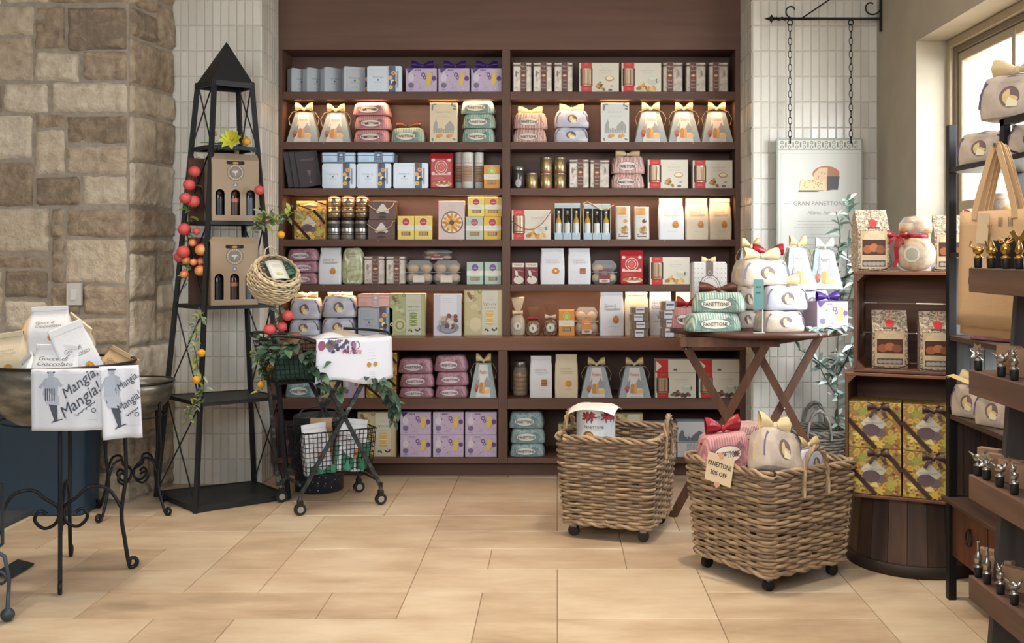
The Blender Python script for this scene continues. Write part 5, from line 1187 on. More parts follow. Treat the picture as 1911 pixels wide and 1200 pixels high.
garland('lemon_garland', 'leafy garland with two lemons trailing down the front leg of the obelisk', [wp(375, 585, 5.84), wp(362, 640, 5.80), wp(372, 690, 5.76), wp(374, 740, 5.74), wp(352, 775, 5.73)],
        [(*wp(376, 659, 5.72), .024, LEMON), (*wp(366, 709, 5.70), .024, LEMON)], 120, seed=5, fname='lemon', L=.05, w=.3, mats=[LEAF[0], LEAF[3], LEAF[3], LEAF[1]])
garland('lemon_spray', 'leafy spray with a lemon and green bloom beside the upper carton and shelves', [wp(475, 425, 5.95), wp(500, 400, 5.90), wp(520, 415, 5.85), wp(547, 395, 5.85)],
        [(*wp(524, 438, 5.84), .024, LEMON), (*wp(500, 412, 5.86), .016, PEACHR), (*wp(484, 355, 5.98), .03, PEACHR)], 85, seed=8, fname='fruit', L=.06, w=.4, mats=[LEAF[0], LEAF[1], LEAF[3]])
garland('orange_spray', 'leafy spray with two small oranges between the obelisk and the cart', [wp(478, 660, 5.95), wp(492, 690, 5.93), wp(485, 722, 5.93)],
        [(*wp(505, 687, 5.88), .024, LEMON), (*wp(487, 718, 5.86), .022, LEMON)], 60, seed=9, fname='orange', L=.05, mats=[LEAF[0], LEAF[3], LEAF[1]])
garland('peach_sprig', 'sprig of three red peaches above the left end of the cart', [wp(512, 570, 5.85), wp(520, 590, 5.78), wp(505, 625, 5.72)],
        [(*wp(537, 589, 5.70), .032, PEACHR), (*wp(503, 615, 5.68), .034, PEACHR), (*wp(526, 610, 5.72), .03, PEACHR)], 22, seed=10, L=.06, mats=[LEAF[2]])
t = garland('flower_cluster', 'yellow-green bloom with a lemon and ferns on the top level of the obelisk', [wp(400, 268, 6.1), wp(430, 266, 6.05), wp(468, 266, 6.1)],
            [(*wp(460, 264, 6.02), .024, LEMON), (*wp(402, 250, 6.1), .013, LEMON)], 34, seed=12, fname='lemon', L=.07, w=.2, mats=[LEAF[0], LEAF[3]])
m = MB(); c = W(434, 262, 5.98)
for k in range(9):
    a = 2*PI*k/9; leaf(m, c, (math.cos(a), -.7, .35+.9*math.sin(a)), .085, .04, LIME, (0, -1, .3), .1)
m.ball(c+V((0, -.012, .01)), .012, LEMON, 8, 6); m.build('bloom', t, -V(wp(400, 268, 6.1)))
# --- round wicker basket hung on the stand
def weave(m, path, rows, mat, r, amp, per, seed=0, taper=None):
    """path(row) -> list of (point, outward normal); strands go over and under"""
    for k in range(rows):
        P_ = []
        for i, (p, n_) in enumerate(path(k)): P_.append(p+n_*(amp*math.sin(PI*i/per+PI*k)))
        m.tube(P_, r, mat[(k*7+seed) % len(mat)], 5, True)
WK = [mnoise('wicker_%d' % i, [(.3, a), (.7, b)], (25, 25, 25), 3, .6) for i, (a, b) in enumerate((('b09d7e', 'cbb997'), ('bfab8a', 'd3c3a4'), ('9f8b6b', 'b8a582')))]
ctr = W(511, 522, 5.72); ax = V((.42, -.52, .74)).normalized(); u_ = ax.cross(V((0, 0, 1))).normalized(); v_ = u_.cross(ax); RB = .142
tb = empty('wicker_basket', tuple(ctr), 0, 'round pale wicker basket hanging tilted from the black obelisk', 'basket'); o_ = -ctr; m = MB(); NR = 21
def prow(k):
    a = -PI/2+.18+(PI/2+.52)*k/(NR-1); z = RB*math.sin(a)*.95; q = RB*math.cos(a)
    return [(ctr+ax*z+(u_*math.cos(w)+v_*math.sin(w))*q, (u_*math.cos(w)+v_*math.sin(w))) for w in [2*PI*i/60 for i in range(60)]]
weave(m, prow, NR, WK, .0055, .004, 2)
for s in range(30):
    w = 2*PI*s/30; m.tube([ctr+ax*(RB*.95*math.sin(a))+(u_*math.cos(w)+v_*math.sin(w))*(RB*math.cos(a)) for a in [-PI/2+.1+(PI/2+.5)*i/8 for i in range(9)]], .003, WK[2], 4)
m.build('woven_body', tb, o_); m = MB(); rz_ = RB*math.sin(.52)*.95; rq = RB*math.cos(.52)
m.tube([ctr+ax*(rz_+.004*math.sin(i*1.9))+(u_*math.cos(2*PI*i/60)+v_*math.sin(2*PI*i/60))*(rq+.004*math.cos(i*1.9)) for i in range(60)], .008, WK[1], 6, True); m.build('rim', tb, o_)
m = MB(); hp = ctr+v_*rq+ax*rz_; m.tube([hp+u_*.035, hp+u_*.03+V((0, 0, .04)), hp+V((0, 0, .058)), hp-u_*.03+V((0, 0, .04)), hp-u_*.035], .004, WK[0], 5); m.build('handle', tb, o_)
m = MB(); r = random.Random(3)
for _ in range(26):
    w = r.uniform(0, 2*PI); q = ctr+ax*(rz_-.035)+(u_*math.cos(w)+v_*math.sin(w))*(rq*.72*r.random()**.5); leaf(m, q, (u_*math.cos(w)+v_*math.sin(w))*1.0+ax*.6, .06, .035, P('2f5f48', .5), tuple(ax), .1)
tag(m.build('eucalyptus_filling'), 'dark green leaves lining the round wicker basket', 'leaves')
m = MB(); c0 = ctr+ax*(rz_+.005)+u_*-.0
def cardf(uu, vv): return c0+(u_*-1)*((uu-.5)*.10)+(v_*1)*((vv-.5)*.15)+ax*(.01*math.sin(uu*3)+.0)
m.sheet(cardf, 4, 4, P('c5c6bf', .5), .003)
def Fc(u, v, o): return cardf(u, v)+ax*(o)
ell(m, Fc, .4, .25, .1, .06, P('b9bd3a', .5), .004); ell(m, Fc, .6, .2, .08, .05, P('c9a93a', .5), .0045); lines(m, Fc, .5, .7, .5, 2, .08, GREY, .004, .02)
tag(m.build('greeting_card'), 'white card with yellow flowers lying in the round wicker basket', 'card')
# --- blue bin by the stone wall
t = empty('storage_bin', (Xp(45, 5.78), 5.70, 0), 0, 'dark blue plastic bin on the floor behind the large metal bowl', 'bin')
BL = P('22384a', .42, bump=.05); m = MB(); x0, x1 = Xp(-70, 5.7), Xp(158, 5.7); w = (x1-x0)/2; xm = (x0+x1)/2; t.location.x = xm
def binf(z): k = .94+.06*z/.66; return k
rings = []
for z in (0, .01, .60, .61, .66):
    k = binf(z)*(1.0 if z < .605 else 1.03); q = []
    for cx, cy, a0 in ((1, 1, 0), (-1, 1, 90), (-1, -1, 180), (1, -1, 270)):
        for j in range(5): a = R(a0+22.5*j); q.append((cx*(w*k-.045)+.045*math.cos(a), .13+cy*(.13*k-.045)+.045*math.sin(a), z))
    rings.append(q)
vs = [p for q in rings for p in q]; n = 20; fs = [(i*n+k, i*n+(k+1) % n, (i+1)*n+(k+1) % n, (i+1)*n+k) for i in range(4) for k in range(n)]+[tuple(reversed(range(n)))]
m.add(vs, fs, BL, True); m.build('body', t); m = MB(); m.box(-w*1.02, 0, .655, w*1.02, .26, .67, BL, .005); m.build('lid', t)
# --- metal bowls on scroll stands
BOWL = mnoise('aged_zinc', [(.35, '5d5b54'), (.55, '807d73'), (.7, 'a19d91')], (5, 5, 14), 6, .36, .6, .25, 1.5)
def arc_pts(c, r0, r1, a0, a1, n, ax_, az=(0, 0, 1)):
    c = Vector(c); ax_ = Vector(ax_); az = Vector(az); return [c+ax_*((r0+(r1-r0)*i/n)*math.cos(R(a0+(a1-a0)*i/n)))+az*((r0+(r1-r0)*i/n)*math.sin(R(a0+(a1-a0)*i/n))) for i in range(n+1)]
def bowlstand(x, y, zr, rb, depth, rf, angs, label_b, label_s, tr, low):
    t = empty('bowl_stand', (x, y, 0), 0, label_s, 'stand', 'wrought iron bowl stands')
    zt = zr-depth*.55; rt = rb*.80+.012
    for a in angs:
        d = V((math.cos(R(a)), math.sin(R(a)), 0)); m = MB()
        sc = low; foot = d*(rf-.0)
        sp = arc_pts(d*(rf-.0)+V((0, 0, sc+tr)), sc*1.0, sc*.3, -90, 250, 16, d)
        pts = [d*rt+V((0, 0, zt)), d*(rt+.004)+V((0, 0, zt*.8)), d*(rt+.01)+V((0, 0, zt*.55)), d*(rt-.01)+V((0, 0, zt*.33)), d*(rt*.9+rf*.1)+V((0, 0, zt*.18)), d*(rt*.35+rf*.65)+V((0, 0, tr+.012))]+sp
        m.tube(sm(pts), tr, IRON, 8); o = m.build('leg', t)
        m = MB(); m.tube(sm([d*(rt-.012)+V((0, 0, zt*.36)), d*rt*.75+V((0, 0, zt*.47)), d*rt*.45+V((0, 0, zt*.49)), d*.07+V((0, 0, zt*.44)), d*.012+V((0, 0, zt*.38)), d*.02+V((0, 0, zt*.30)), d*.07+V((0, 0, zt*.27)), d*.11+V((0, 0, zt*.32)), d*.09+V((0, 0, zt*.37)), d*.06+V((0, 0, zt*.35))]), tr*.85, IRON, 7); m.build('scroll', t)
    m = MB(); m.tube([(rt*math.cos(2*PI*k/36), rt*math.sin(2*PI*k/36), zt) for k in range(36)], tr*.9, IRON, 6, True); m.build('ring', t)
    m = MB(); m.tube([((rt-.01)*math.cos(2*PI*k/36), (rt-.01)*math.sin(2*PI*k/36), zt-.09) for k in range(36)], tr*.5, IRON, 6, True); m.build('lower_ring', t)
    tb_ = empty('metal_bowl', (x, y, zr-depth), 0, label_b, 'bowl', 'aged metal bowls'); m = MB(); N = 9
    pr = [(max(rb*math.sin(PI/2*i/N)**.75, .001), depth*(1-math.cos(PI/2*i/N)**.9)) for i in range(N+1)]
    pi = [(max(q-.006, .001), z+.006) for q, z in pr[:-1]]+[(rb-.006, depth)]
    m.lathe(pr+pi[::-1], BOWL, 48, cap=False); m.build('bowl_shell', tb_)
    m = MB(); m.tube([(rb*math.cos(2*PI*k/60), rb*math.sin(2*PI*k/60), depth) for k in range(60)], .007, P('35342f', .4, .7), 6, True); m.build('rim', tb_)
BX, BY, BZ, BR_ = -2.27, 4.66, .975, .315
bowlstand(BX, BY, BZ, BR_, .30, .30, (18, -65, 198, 108), 'large aged metal bowl at left filled with white cookie bags', 'large black wrought iron stand with scroll feet at left', .0095, .026)
SX, SY, SZ = -2.42, 5.80, .745
bowlstand(SX, SY, SZ, .222, .19, .25, (-20, -110, 70, 160), 'smaller aged metal bowl beside the obelisk, empty', 'smaller black wrought iron stand with scroll feet by the stone corner', .008, .022)
# cookie bags heaped in the large bowl
def bagat(kind, px, py, Y, w, h, rz, tilt, roll, label, zoff=0):
    p = W(px, py, Y); r = put(kind, 0, 0, 0, p.z, Y, label, 'cookie bags in the large bowl', w=w, h=h, cx=p.x, rot=R(rz), tilt=R(tilt), roll=R(roll)); return r
bagat('bag_cookie', 88, 662, 4.50, .165, .215, 6, -4, -3, 'white bag with big cookie picture on top of the heap in the bowl')
bagat('bag_script', 98, 735, 4.42, .18, .21, 8, 2, 2, 'white bag with handwriting just above the larger towel')
bagat('bag_cookie', 178, 735, 4.52, .15, .33, 35, 4, -22, 'white bag leaning left at the right side of the bowl')
bagat('bag_cream', 118, 660, 4.66, .16, .17, -25, 5, 28, 'white bag with a cookie leaning right behind the topmost bag')
bagat('bag_kraft', 45, 700, 4.72, .17, .30, 35, -5, 24, 'tan bag folded over at the upper left of the bowl')
bagat('bag_cream', 15, 720, 4.60, .16, .24, -10, 0, -8, 'tan bag at the far left edge of the bowl')
bagat('bag_cookie', 48, 728, 4.42, .10, .16, -35, 0, -30, 'small white bag corner by the left rim of the bowl')
bagat('bag_kraft', 185, 735, 4.78, .15, .22, 20, 0, 32, 'kraft bag corner poking out behind the smaller towel')
# towels over the bowl rim
def towel(px0, px1, pyt, pyb, Y, label, sk=0, dep=.12, yaw=0, seed=1, wav=.006, fig=True):
    w = (px1-px0)/F0*Y; h = (pyb-pyt)/F0*Y; p = W((px0+px1)/2, pyt, Y); t = empty('tea_towel', tuple(p), yaw, label, 'towel', 'printed towels over the bowl rim')
    M_ = P('ccd0d8', .8, bump=.1, bs=200)
    def fn(u, v):
        L = h+dep; s = v*L
        x = (u-.5)*w+sk*(1-v)
        if s < h: y = -.012+wav*math.sin(u*7+seed)*(1-s/h)+.003*math.sin(u*15+seed); z = -(h-s)
        else: q = s-h; y = -.012+q*1.0 if q > .02 else -.012+q*.6; z = .004*math.sin(min(q/.02, 1)*PI/2)-(max(0, q-.02)*.25)
        return (x, y, z)
    m = MB(); m.sheet(fn, 16, 18, M_, .005)
    def F(u, v, o):                                 # u across, v up from hem, metres
        q = fn(u/w, v/(h+dep)); return (q[0], q[1]-o-.001, q[2])
    m.build('cloth', t); m = MB(); IK = P('464c58', .7); IL = P('9fa7b4', .7)
    if fig:
        cx = w*.27                                   # small standing figure with a tray, in grey ink
        ell(m, F, cx+.005, h*.93, .012, .013, IL, .0012, 12); poly(m, F, [(cx-.03, h*.6), (cx+.03, h*.58), (cx+.035, h*.86), (cx+.01, h*.9), (cx-.02, h*.86)], IL, .001)
        poly(m, F, [(cx-.03, h*.6), (cx+.035, h*.58), (cx+.04, h*.42), (cx-.015, h*.44)], P('a9b0bd', .7), .0012); poly(m, F, [(cx-.005, h*.44), (cx+.03, h*.42), (cx+.033, h*.16), (cx+.02, h*.16)], IK, .001); poly(m, F, [(cx+.005, h*.13), (cx+.055, h*.19), (cx+.05, h*.2), (cx+.015, h*.17)], IK, .0012)
        for k in range(5): rect(m, F, cx-.02+.009*k, h*.5, cx-.016+.009*k, h*.7, IK, .0014)
        poly(m, F, [(cx-.02, h*.86), (cx-.048, h*.72), (cx-.04, h*.69), (cx-.018, h*.78)], IL, .0014); poly(m, F, [(cx+.03, h*.86), (cx+.052, h*.75), (cx+.04, h*.72), (cx+.028, h*.78)], IL, .0014); rect(m, F, cx-.01, h*.955, cx+.022, h*.975, IK, .0014)
    a = R(38); sc_ = min(1, w/.27)
    txt(m, F, 'Mangia,', w*.68, h*.80, h*.17*sc_, IK, .003, .3, a, .17*sc_); txt(m, F, 'Mangia!', w*.70, h*.52, h*.19*sc_, IK, .003, .3, a, .2*sc_)
    scrib(m, F, w*.78, h*.36, .1*sc_, .014, IK, .0015, .003, 5, a, 4); ring(m, F, w*.88, h*.33, .007, .01, IK, .0015); frame(m, F, w*.5, h*.18, w*.93, h*.5, .0008, IL, .001)
    m.build('print', t); return t
towel(62, 190, 690, 803, BY-BR_-.004, 'white towel with waiter figure and Mangia lettering over the bowl front', -.0, .10, R(4), 1)
towel(186, 254, 684, 818, BY-BR_+.035, 'narrower folded white towel with Mangia lettering at the bowl right side', .02, .1, R(24), 4, .012)
# --- folding shopping cart
ang = math.atan2(.25, .41); TK = empty('shopping_cart', (-1.446, 5.723, 0), ang, 'small worn black folding shopping cart with two wire baskets on four casters', 'cart')
WORN = mnoise('worn_paint', [(.42, '23272a'), (.6, '3b3f40'), (.72, '7d7f7c')], (18, 18, 30), 5, .5, .4); GRN = P('1f2f28', .5, .3)
for (x, y) in ((0, 0), (.48, 0), (0, .36), (.48, .36)):
    m = MB(); m.tube([(x, y, .13), (x, y, .085)], .012, WORN, 8); m.box(x-.016, y-.018, .05, x+.016, y+.018, .088, DK, .006); o = m.build('caster', TK)
    m = MB()
    for r0, mt, wd_ in ((.034, DK, .011), (.018, P('a9aaa8', .3, .7), .013)):
        N = 20; vs = [(x+r0*math.cos(2*PI*k/N), y+s*wd_, .034+r0*math.sin(2*PI*k/N)) for s in (-1, 1) for k in range(N)]
        m.add(vs, [(k, (k+1) % N, N+(k+1) % N, N+k) for k in range(N)]+[tuple(range(N)), tuple(reversed(range(N, 2*N)))], mt)
    m.build('wheel', o)
for y in (0, .36):
    m = MB(); m.bar((0, y, .11), (.42, y, .80), .022, .016, WORN, (0, 1, 0)); m.build('frame_bar', TK)
    m = MB(); m.bar((.48, y+.0, .11), (.12, y, .80), .022, .016, WORN, (0, 1, 0)); m.build('frame_bar', TK)
m = MB(); m.bar((-.02, .36, .10), (-.10, .36, .97), .018, .014, WORN); m.build('rear_post', TK)
m = MB(); m.bar((0, 0, .17), (0, .36, .17), .014, .014, WORN, (1, 0, 0)); m.bar((.46, 0, .15), (.46, .36, .15), .014, .014, WORN, (1, 0, 0)); m.build('cross_bar', TK)
def wirebox(x0, x1, y0, y1, z0, z1, tp_, mat, nx, nz, ny, r_=.0022, name='wire_basket'):
    m = MB()
    def pt(a, b, c): k = tp_*(1-c); xm, ym = (x0+x1)/2, (y0+y1)/2; return V((xm+(a-.5)*(x1-x0)*(1-k), ym+(b-.5)*(y1-y0)*(1-k), z0+(z1-z0)*c))
    for k in range(nz+1):
        c = k/nz; m.tube([pt(0, 0, c), pt(1, 0, c), pt(1, 1, c), pt(0, 1, c)], r_*(2 if k == nz else 1), mat, 5, True)
    for k in range(nx+1): a = k/nx; m.tube([pt(a, 0, 1), pt(a, 0, 0), pt(a, 1, 0), pt(a, 1, 1)], r_, mat, 4)
    for k in range(1, ny): b = k/ny; m.tube([pt(0, b, 1), pt(0, b, 0), pt(1, b, 0), pt(1, b, 1)], r_, mat, 4)
    return m.build(name, TK)
wirebox(.03, .46, .02, .34, .20, .45, .10, IRON, 17, 9, 12, name='lower_basket')
wirebox(-.17, .50, .0, .34, .74, .965, .16, GRN, 22, 8, 12, name='upper_basket')
m = MB(); m.tube(sm([(.08, -.01, .97), (.0, .0, 1.0), (-.15, .02, 1.015), (-.19, .02, 1.0), (-.19, .32, 1.0), (-.15, .32, 1.015), (.02, .32, 1.0)]), .009, DK, 8); m.build('handle', TK); m = MB()
m.tube(sm([(.36, .3, 1.02), (.52, .16, 1.01), (.54, .02, 1.0), (.53, .0, .95)]), .008, DK, 8); m.build('side_rail', TK)
m = MB(); mt = P('1d3a2e', .7, bump=.3)
m.sheet(lambda u, v: (-.135+.6*u, .03+.27*v, .80+.03*math.sin(u*9)+.02*math.sin(v*7)), 14, 8, mt, .012); m.sheet(lambda u, v: (-.13+.6*u, .028+.004*math.sin(u*20), .76+.13*v+.01*math.sin(u*11)), 20, 5, mt, .004); m.build('liner', TK)
ca, sa = math.cos(ang), math.sin(ang)
def cw(x, y, z): return V((-1.446+x*ca-y*sa, 5.723+x*sa+y*ca, z))
r = random.Random(21); t = empty('eucalyptus_garland', tuple(cw(-.1, 0, .9)), 0, 'dark leafy garland wound around the upper basket of the cart', 'garland'); o_ = -cw(-.1, 0, .9)
m = MB(); q = vine(m, [cw(-.17, .1, .98), cw(-.17, -.02, .90), cw(-.05, -.03, .97), cw(.06, -.03, .86), cw(.12, -.03, .74), cw(.22, -.03, .68)], .004, P('40442f', .7), r); q2 = vine(m, [cw(.40, -.02, .76), cw(.50, -.04, .70), cw(.54, -.03, .60), cw(.55, -.02, .52)], .004, P('40442f', .7), r); m.build('stem', t, o_)
m = MB()
for p in q*3: spray(m, p, 1, .085, r, [LEAF[2], P('2f4a3a', .5), P('4d5f50', .5)], (0, -.7, 0), .5)
for p in q2*3: spray(m, p, 1, .09, r, [LEAF[2], P('243d30', .5)], (.1, -.4, -.9), .4, .1)
m.build('foliage', t, o_)
# contents of the carts
def cartbag(kind, x, y, z, w, h, rz, roll, label):
    p = cw(x, y, z); return put(kind, 0, 0, 0, z, p.y, label, 'bags in the lower cart basket', w=w, h=h, cx=p.x, rot=ang+R(rz), roll=R(roll), sy=.8)
cartbag('bag_stack', .13, .06, .205, .15, .29, -4, -5, 'white bag at the left of the lower cart basket'); cartbag('bag_cookie', .31, .05, .205, .17, .30, 2, 9, 'white cookie bag leaning at the right of the lower cart basket')
cartbag('bag_kraft', .17, .17, .205, .14, .30, 0, 4, 'second row white bag in the lower cart basket')
m = MB()
m.sheet(lambda u, v: tuple(cw(.22+.21*u, .033+.02*math.sin(u*14)*(1-v)+.015*v, .215+.15*v*(.75+.25*math.sin(u*8+1)))), 22, 8, P('2f6b52', .6, bump=.4, bs=60), .003)
m.sheet(lambda u, v: tuple(cw(.07+.15*u, .035+.01*math.sin(u*12), .212+.05*v*(.7+.3*math.sin(u*9)))), 12, 4, P('2f6b52', .6, bump=.4, bs=60), .003)
tag(m.build('green_tissue'), 'crumpled dark green tissue paper in the lower cart basket', 'tissue paper')
# towel with printed grapes draped over the cart
t = empty('grape_towel', tuple(cw(.31, -.02, .985)), ang, 'white towel printed with grapes draped over the upper cart basket', 'towel'); M_ = P('d3d5de', .8, bump=.1, bs=200); w, h = .44, .25
def gt(u, v):
    s = v*(h+.2); x = (u-.5)*w*(1+.06*(1-v)); sag = .022*math.sin(PI*u*1.3)*(1 if s < h else .5)
    if s < h: return (x, -.016+.004*math.sin(u*13)+.02*math.sin(u*6)*(1-s/h)*.4, -(h-s)*(1-.08*math.sin(PI*u)*0)+(.018*math.sin(u*7)*(1-s/h)))
    q = s-h; return (x, -.014+q, .006*math.sin(min(1, q/.03)*PI/2)-.006*(1-math.cos(u*12)))
m = MB(); m.sheet(gt, 18, 20, M_, .004)
def F(u, v, o): a = gt(u/w, v/(h+.2)); return (a[0], a[1]-o-.001 if v < h else a[1], a[2]+(o if v >= h else 0))
r = random.Random(5)
ell(m, F, .03, h*.86, .022, .03, P('8c4a6c', .6), .001, 14); ell(m, F, .085, h*.86, .035, .03, P('5b7048', .6), .0012, 14)
for k in range(46): ell(m, F, .07+.15*r.random(), h*(.68+.3*r.random()), .010, .010, P(r.choice(['4b4460', '6a5a7c', '574a5c', '7d6f92', '3d3a4c']), .6), .0014+.00003*k, 9)
for k in range(3): scrib(m, F, .20, h*(.66+.03*k), .12, .012, P('a04a5c', .6), .003, .002, 6, 0, k)
ring(m, F, .225, h*.85, .02, .024, P('a04a5c', .6), .003, 18); rect(m, F, .185, h*.66, .19, h*.98, P('cfc9d2', .6), .0034)
for u in (.30, .335): ell(m, F, u, h*.42, .013, .014, P('a8834a', .6), .0015, 12)
lines(m, F, .315, h*.75, .05, 4, .018, P('9a8fa8', .6), .0015); lines(m, F, .315, h*.25, .05, 3, .012, GREY, .0015); m.build('printed_cloth', t)
m = MB(); m.sheet(lambda u, v: tuple(cw(.16+.24*u, .08+.16*v, .99+.035*math.sin(PI*u)*math.sin(PI*v))), 8, 6, P('a89a88', .7), .004); m.sheet(lambda u, v: tuple(cw(.10+.2*u, .05+.09*v, .986+.03*math.sin(PI*u)*math.sin(PI*v))), 8, 6, P('c9c9ce', .7), .004); tag(m.build('folded_cloth'), 'beige and white folded cloth on top of the cart behind the grape towel', 'cloth')
m = MB(); m.lathe([(.045, 0), (.05, .01), (.05, .17), (.035, .19)], P('7a5a42', .6, bump=.3), 14); tag(m.build('wrapped_jar', None, tuple(cw(.0, .12, .83))), 'brown wrapped packet inside the left part of the upper cart basket', 'packet')
# navy hat box behind the cart
NAVY = voro('navy_floral', [(0, 'c4c6c8'), (.10, '8a8f98'), (.16, '1e2530'), (.6, '1a212c')], 42, 'F1', .5)
t = empty('hat_box', (-1.49, 6.37, 0), 0, 'navy floral round box standing on the floor behind the cart', 'box'); m = MB(); m.lathe([(.145, 0), (.15, .005), (.15, .36), (.145, .365)], NAVY, 36); m.build('body', t)
m = MB(); m.lathe([(.156, .36), (.157, .362), (.157, .46), (.15, .465), (.01, .47)], NAVY, 36); m.build('lid', t); m = MB(); m.tube([(-.13, 0, .46), (-.1, 0, .50), (0, 0, .52), (.1, 0, .50), (.13, 0, .46)], .008, P('3a322c', .6), 6); m.build('handle', t)
# iron chair leg and foot plate at the left edge of the frame
t = empty('iron_chair', (Xp(-18, 4.15), 4.15, 0), 0, 'black iron chair leg with ball foot at the left edge of the floor', 'chair'); x = .0
GR = P('39434b', .45, .4); m = MB(); m.ball((Xp(9, 4.05)-t.location.x, -.08, .028), .027, GR, 14, 10); m.tube([(Xp(9, 4.05)-t.location.x, -.08, .05), (Xp(12, 4.05)-t.location.x, -.08, .16), (Xp(4, 4.05)-t.location.x, -.08, .26), (-.01, -.05, .31)], .008, GR, 8); m.build('leg', t)
m = MB(); m.tube([(Xp(2, 4.1)-t.location.x, -.04, .55), (Xp(2, 4.1)-t.location.x, -.04, .30), (-.03, -.04, .22)], .007, GR, 8); m.tube(arc_pts((Xp(0, 4.1)-t.location.x, -.05, .16), .03, .012, 90, -180, 12, (1, 0, 0)), .006, GR, 6); m.build('scroll', t)
m = MB(); m.box(-.3, -.1, .33, .02, .3, .35, GR, .004); m.build('seat', t)
m = MB(); m.box(0, 0, 0, .085, .20, .012, P('2b3238', .5, .3), .004, Matrix.Rotation(R(14), 4, 'Y')); m.box(.085, .08, .0, .11, .088, .006, P('2b3238', .5, .3))
tag(m.build('floor_plate', None, (Xp(10, 4.7), 4.60, .022)), 'flat dark metal plate on the floor under the large bowl', 'plate')
# ------------------------------------------------------------------ right side of the shop
TW = wood('table_wood', '3b241a', '5a3827', 'x', .4, 1, .08); TL = wood('leg_wood', '4a3022', '6b4731', 'z', .5, 1, .08)
TX, TY, TZ, TR = 1.14, 5.85, 1.05, .49
t = empty('folding_table', (TX, TY, 0), 0, 'round dark wooden folding table on crossed legs, heaped with wrapped cakes', 'table'); o_ = V((-TX, -TY, 0))
m = MB(); m.lathe([(TR-.004, -.028), (TR, -.024), (TR, -.004), (TR-.004, 0)], TW, 64, (TX, TY, TZ)); m.build('tabletop', t, o_)
def leg(a, b, nm='leg'): m = MB(); m.bar(a, b, .045, .026, TL, (.12, 1, 0)); m.build(nm, t, o_)
leg((.690, 5.54, .985), (1.27, 5.62, .0)); leg((1.13, 5.50, .985), (.645, 5.70, .0)); leg((1.13, 5.99, .985), (1.66, 6.01, 0)); leg((1.55, 6.02, .985), (1.02, 6.04, 0))
for a, b in (((.69, 5.56, 1.0), (1.15, 6.07, 1.0)), ((1.13, 5.50, 1.0), (1.56, 6.05, 1.0)), ((.66, 5.50, .995), (1.20, 5.50, .995)), ((1.10, 6.08, .995), (1.6, 6.08, .995))):
    m = MB(); m.bar(a, b, .045, .03, TL, (0, 0, 1)) if False else m.bar(a, b, .03, .05, TL, (0, 0, 1)); m.build('rail', t, o_)
for p in ((.955, 5.555, .56), (1.335, 5.99, .56), (.70, 5.525, .955)):
    m = MB(); m.ball(p, .008, P('a8a49a', .3, .9), 8, 6); m.build('bolt', t, o_)
z = TZ+.001
def tput(k, a, b, yt, z0, Y, lb, g, rot=0, **kw): return put(k, a, b, yt, z0, Y, lb, g, rot=R(rot), **kw)
G = 'green striped cakes on the table'
tput('green', 1288, 1390, 584, z, 5.47, 'lower green striped wrapped cake at the left front of the round table', G, 12); z1 = Zp(584, 5.47)+.002
tput('green_bow', 1291, 1391, 546, z1, 5.49, 'upper green striped wrapped cake with brown ribbon on the round table', G, -8)
tput('pink_bow', 1252, 1308, 574, z, 5.72, 'pink wrapped cake with red ribbon at the left edge of the round table', None, -15, sy=.8)
G = 'white and tan cakes heaped on the table'
tput('cake_shaded', 1424, 1512, 580, z, 5.46, 'bottom shade-tinted wrapped cake in the front stack on the round table', G, 18); z1 = Zp(580, 5.46)+.002
tput('cake_bow', 1427, 1516, 533, z1, 5.48, 'middle white wrapped cake in the front stack on the round table', G, 14); z2 = Zp(533, 5.48)+.002
tput('cake_shaded_bow', 1382, 1486, 484, z2, 5.50, 'topmost shade-tinted wrapped cake with gold bow at the peak of the table heap', G, 20)
m = MB(); bow(m, (0, 0, 0), .085, CRIM, 1.0, False, .2, .5); tag(m.build('ribbon_bow', None, tuple(W(1434, 474, 5.72))), 'dark red ribbon bow behind the topmost shade-tinted cake on the table', 'bow')
tput('cake_shaded', 1370, 1424, 578, z, 5.76, 'lower shade-tinted cake behind the teal price card on the round table', G, 30, sy=.85); z1 = Zp(578, 5.76)+.002
tput('cake_shaded_bow', 1372, 1426, 536, z1, 5.76, 'upper shade-tinted cake behind the teal price card on the round table', G, 26, sy=.85); z2 = Zp(536, 5.76)+.002
tput('pandoro', 1372, 1432, 452, z2, 5.90, 'grey cake bag with gold bow behind the heap at the table back left', 'cake bags on the table', -8)
tput('cake', 1478, 1528, 590, z, 5.93, 'lower white cake propping up the cake bags at the table back', G, 10, sy=.8); tput('cake', 1516, 1556, 590, z, 5.98, 'white cake at the back right of the round table', G, -10, sy=.8)
z1 = Zp(590, 5.93)+.002; tput('cake', 1480, 1554, 541, z1, 5.94, 'upper white cake carrying the two tall cake bags', G, 5, sy=.85); z2 = Zp(541, 5.94)+.002
tput('pandoro', 1466, 1526, 448, z2, 5.90, 'grey cake bag with gold bow at the table back, facing front', 'cake bags on the table', 12); tput('pandoro_plain', 1512, 1574, 452, z2, 5.98, 'pale blue-white side of a cake bag at the table back right', 'cake bags on the table', 0)
tput('purple_bow', 1522, 1586, 563, z, 5.70, 'lilac cake box with violet bow at the right edge of the round table', None, 14)
tput('redstripe', 1292, 1352, 577, z, 5.92, 'striped cake under the dotted cake box on the round table', None, 0, sy=.8)
tput('medallion', 1292, 1357, 482, Zp(577, 5.92)+.003, 5.93, 'white dotted cake box with round medallion on the table back left', None, 0, sy=.8)
t = empty('price_card', tuple(W(1416, 621, 5.40)), 0, 'teal price card on a clear stand at the front of the round table', 'card'); t.location.z = TZ+.001
m = MB(); m.box(-.03, -.02, 0, .03, .02, .004, P('bfc6c4', .1)); m.tube([(0.02, 0, .004), (.02, 0, .27)], .003, P('c5cac8', .15), 6); m.build('stand', t)
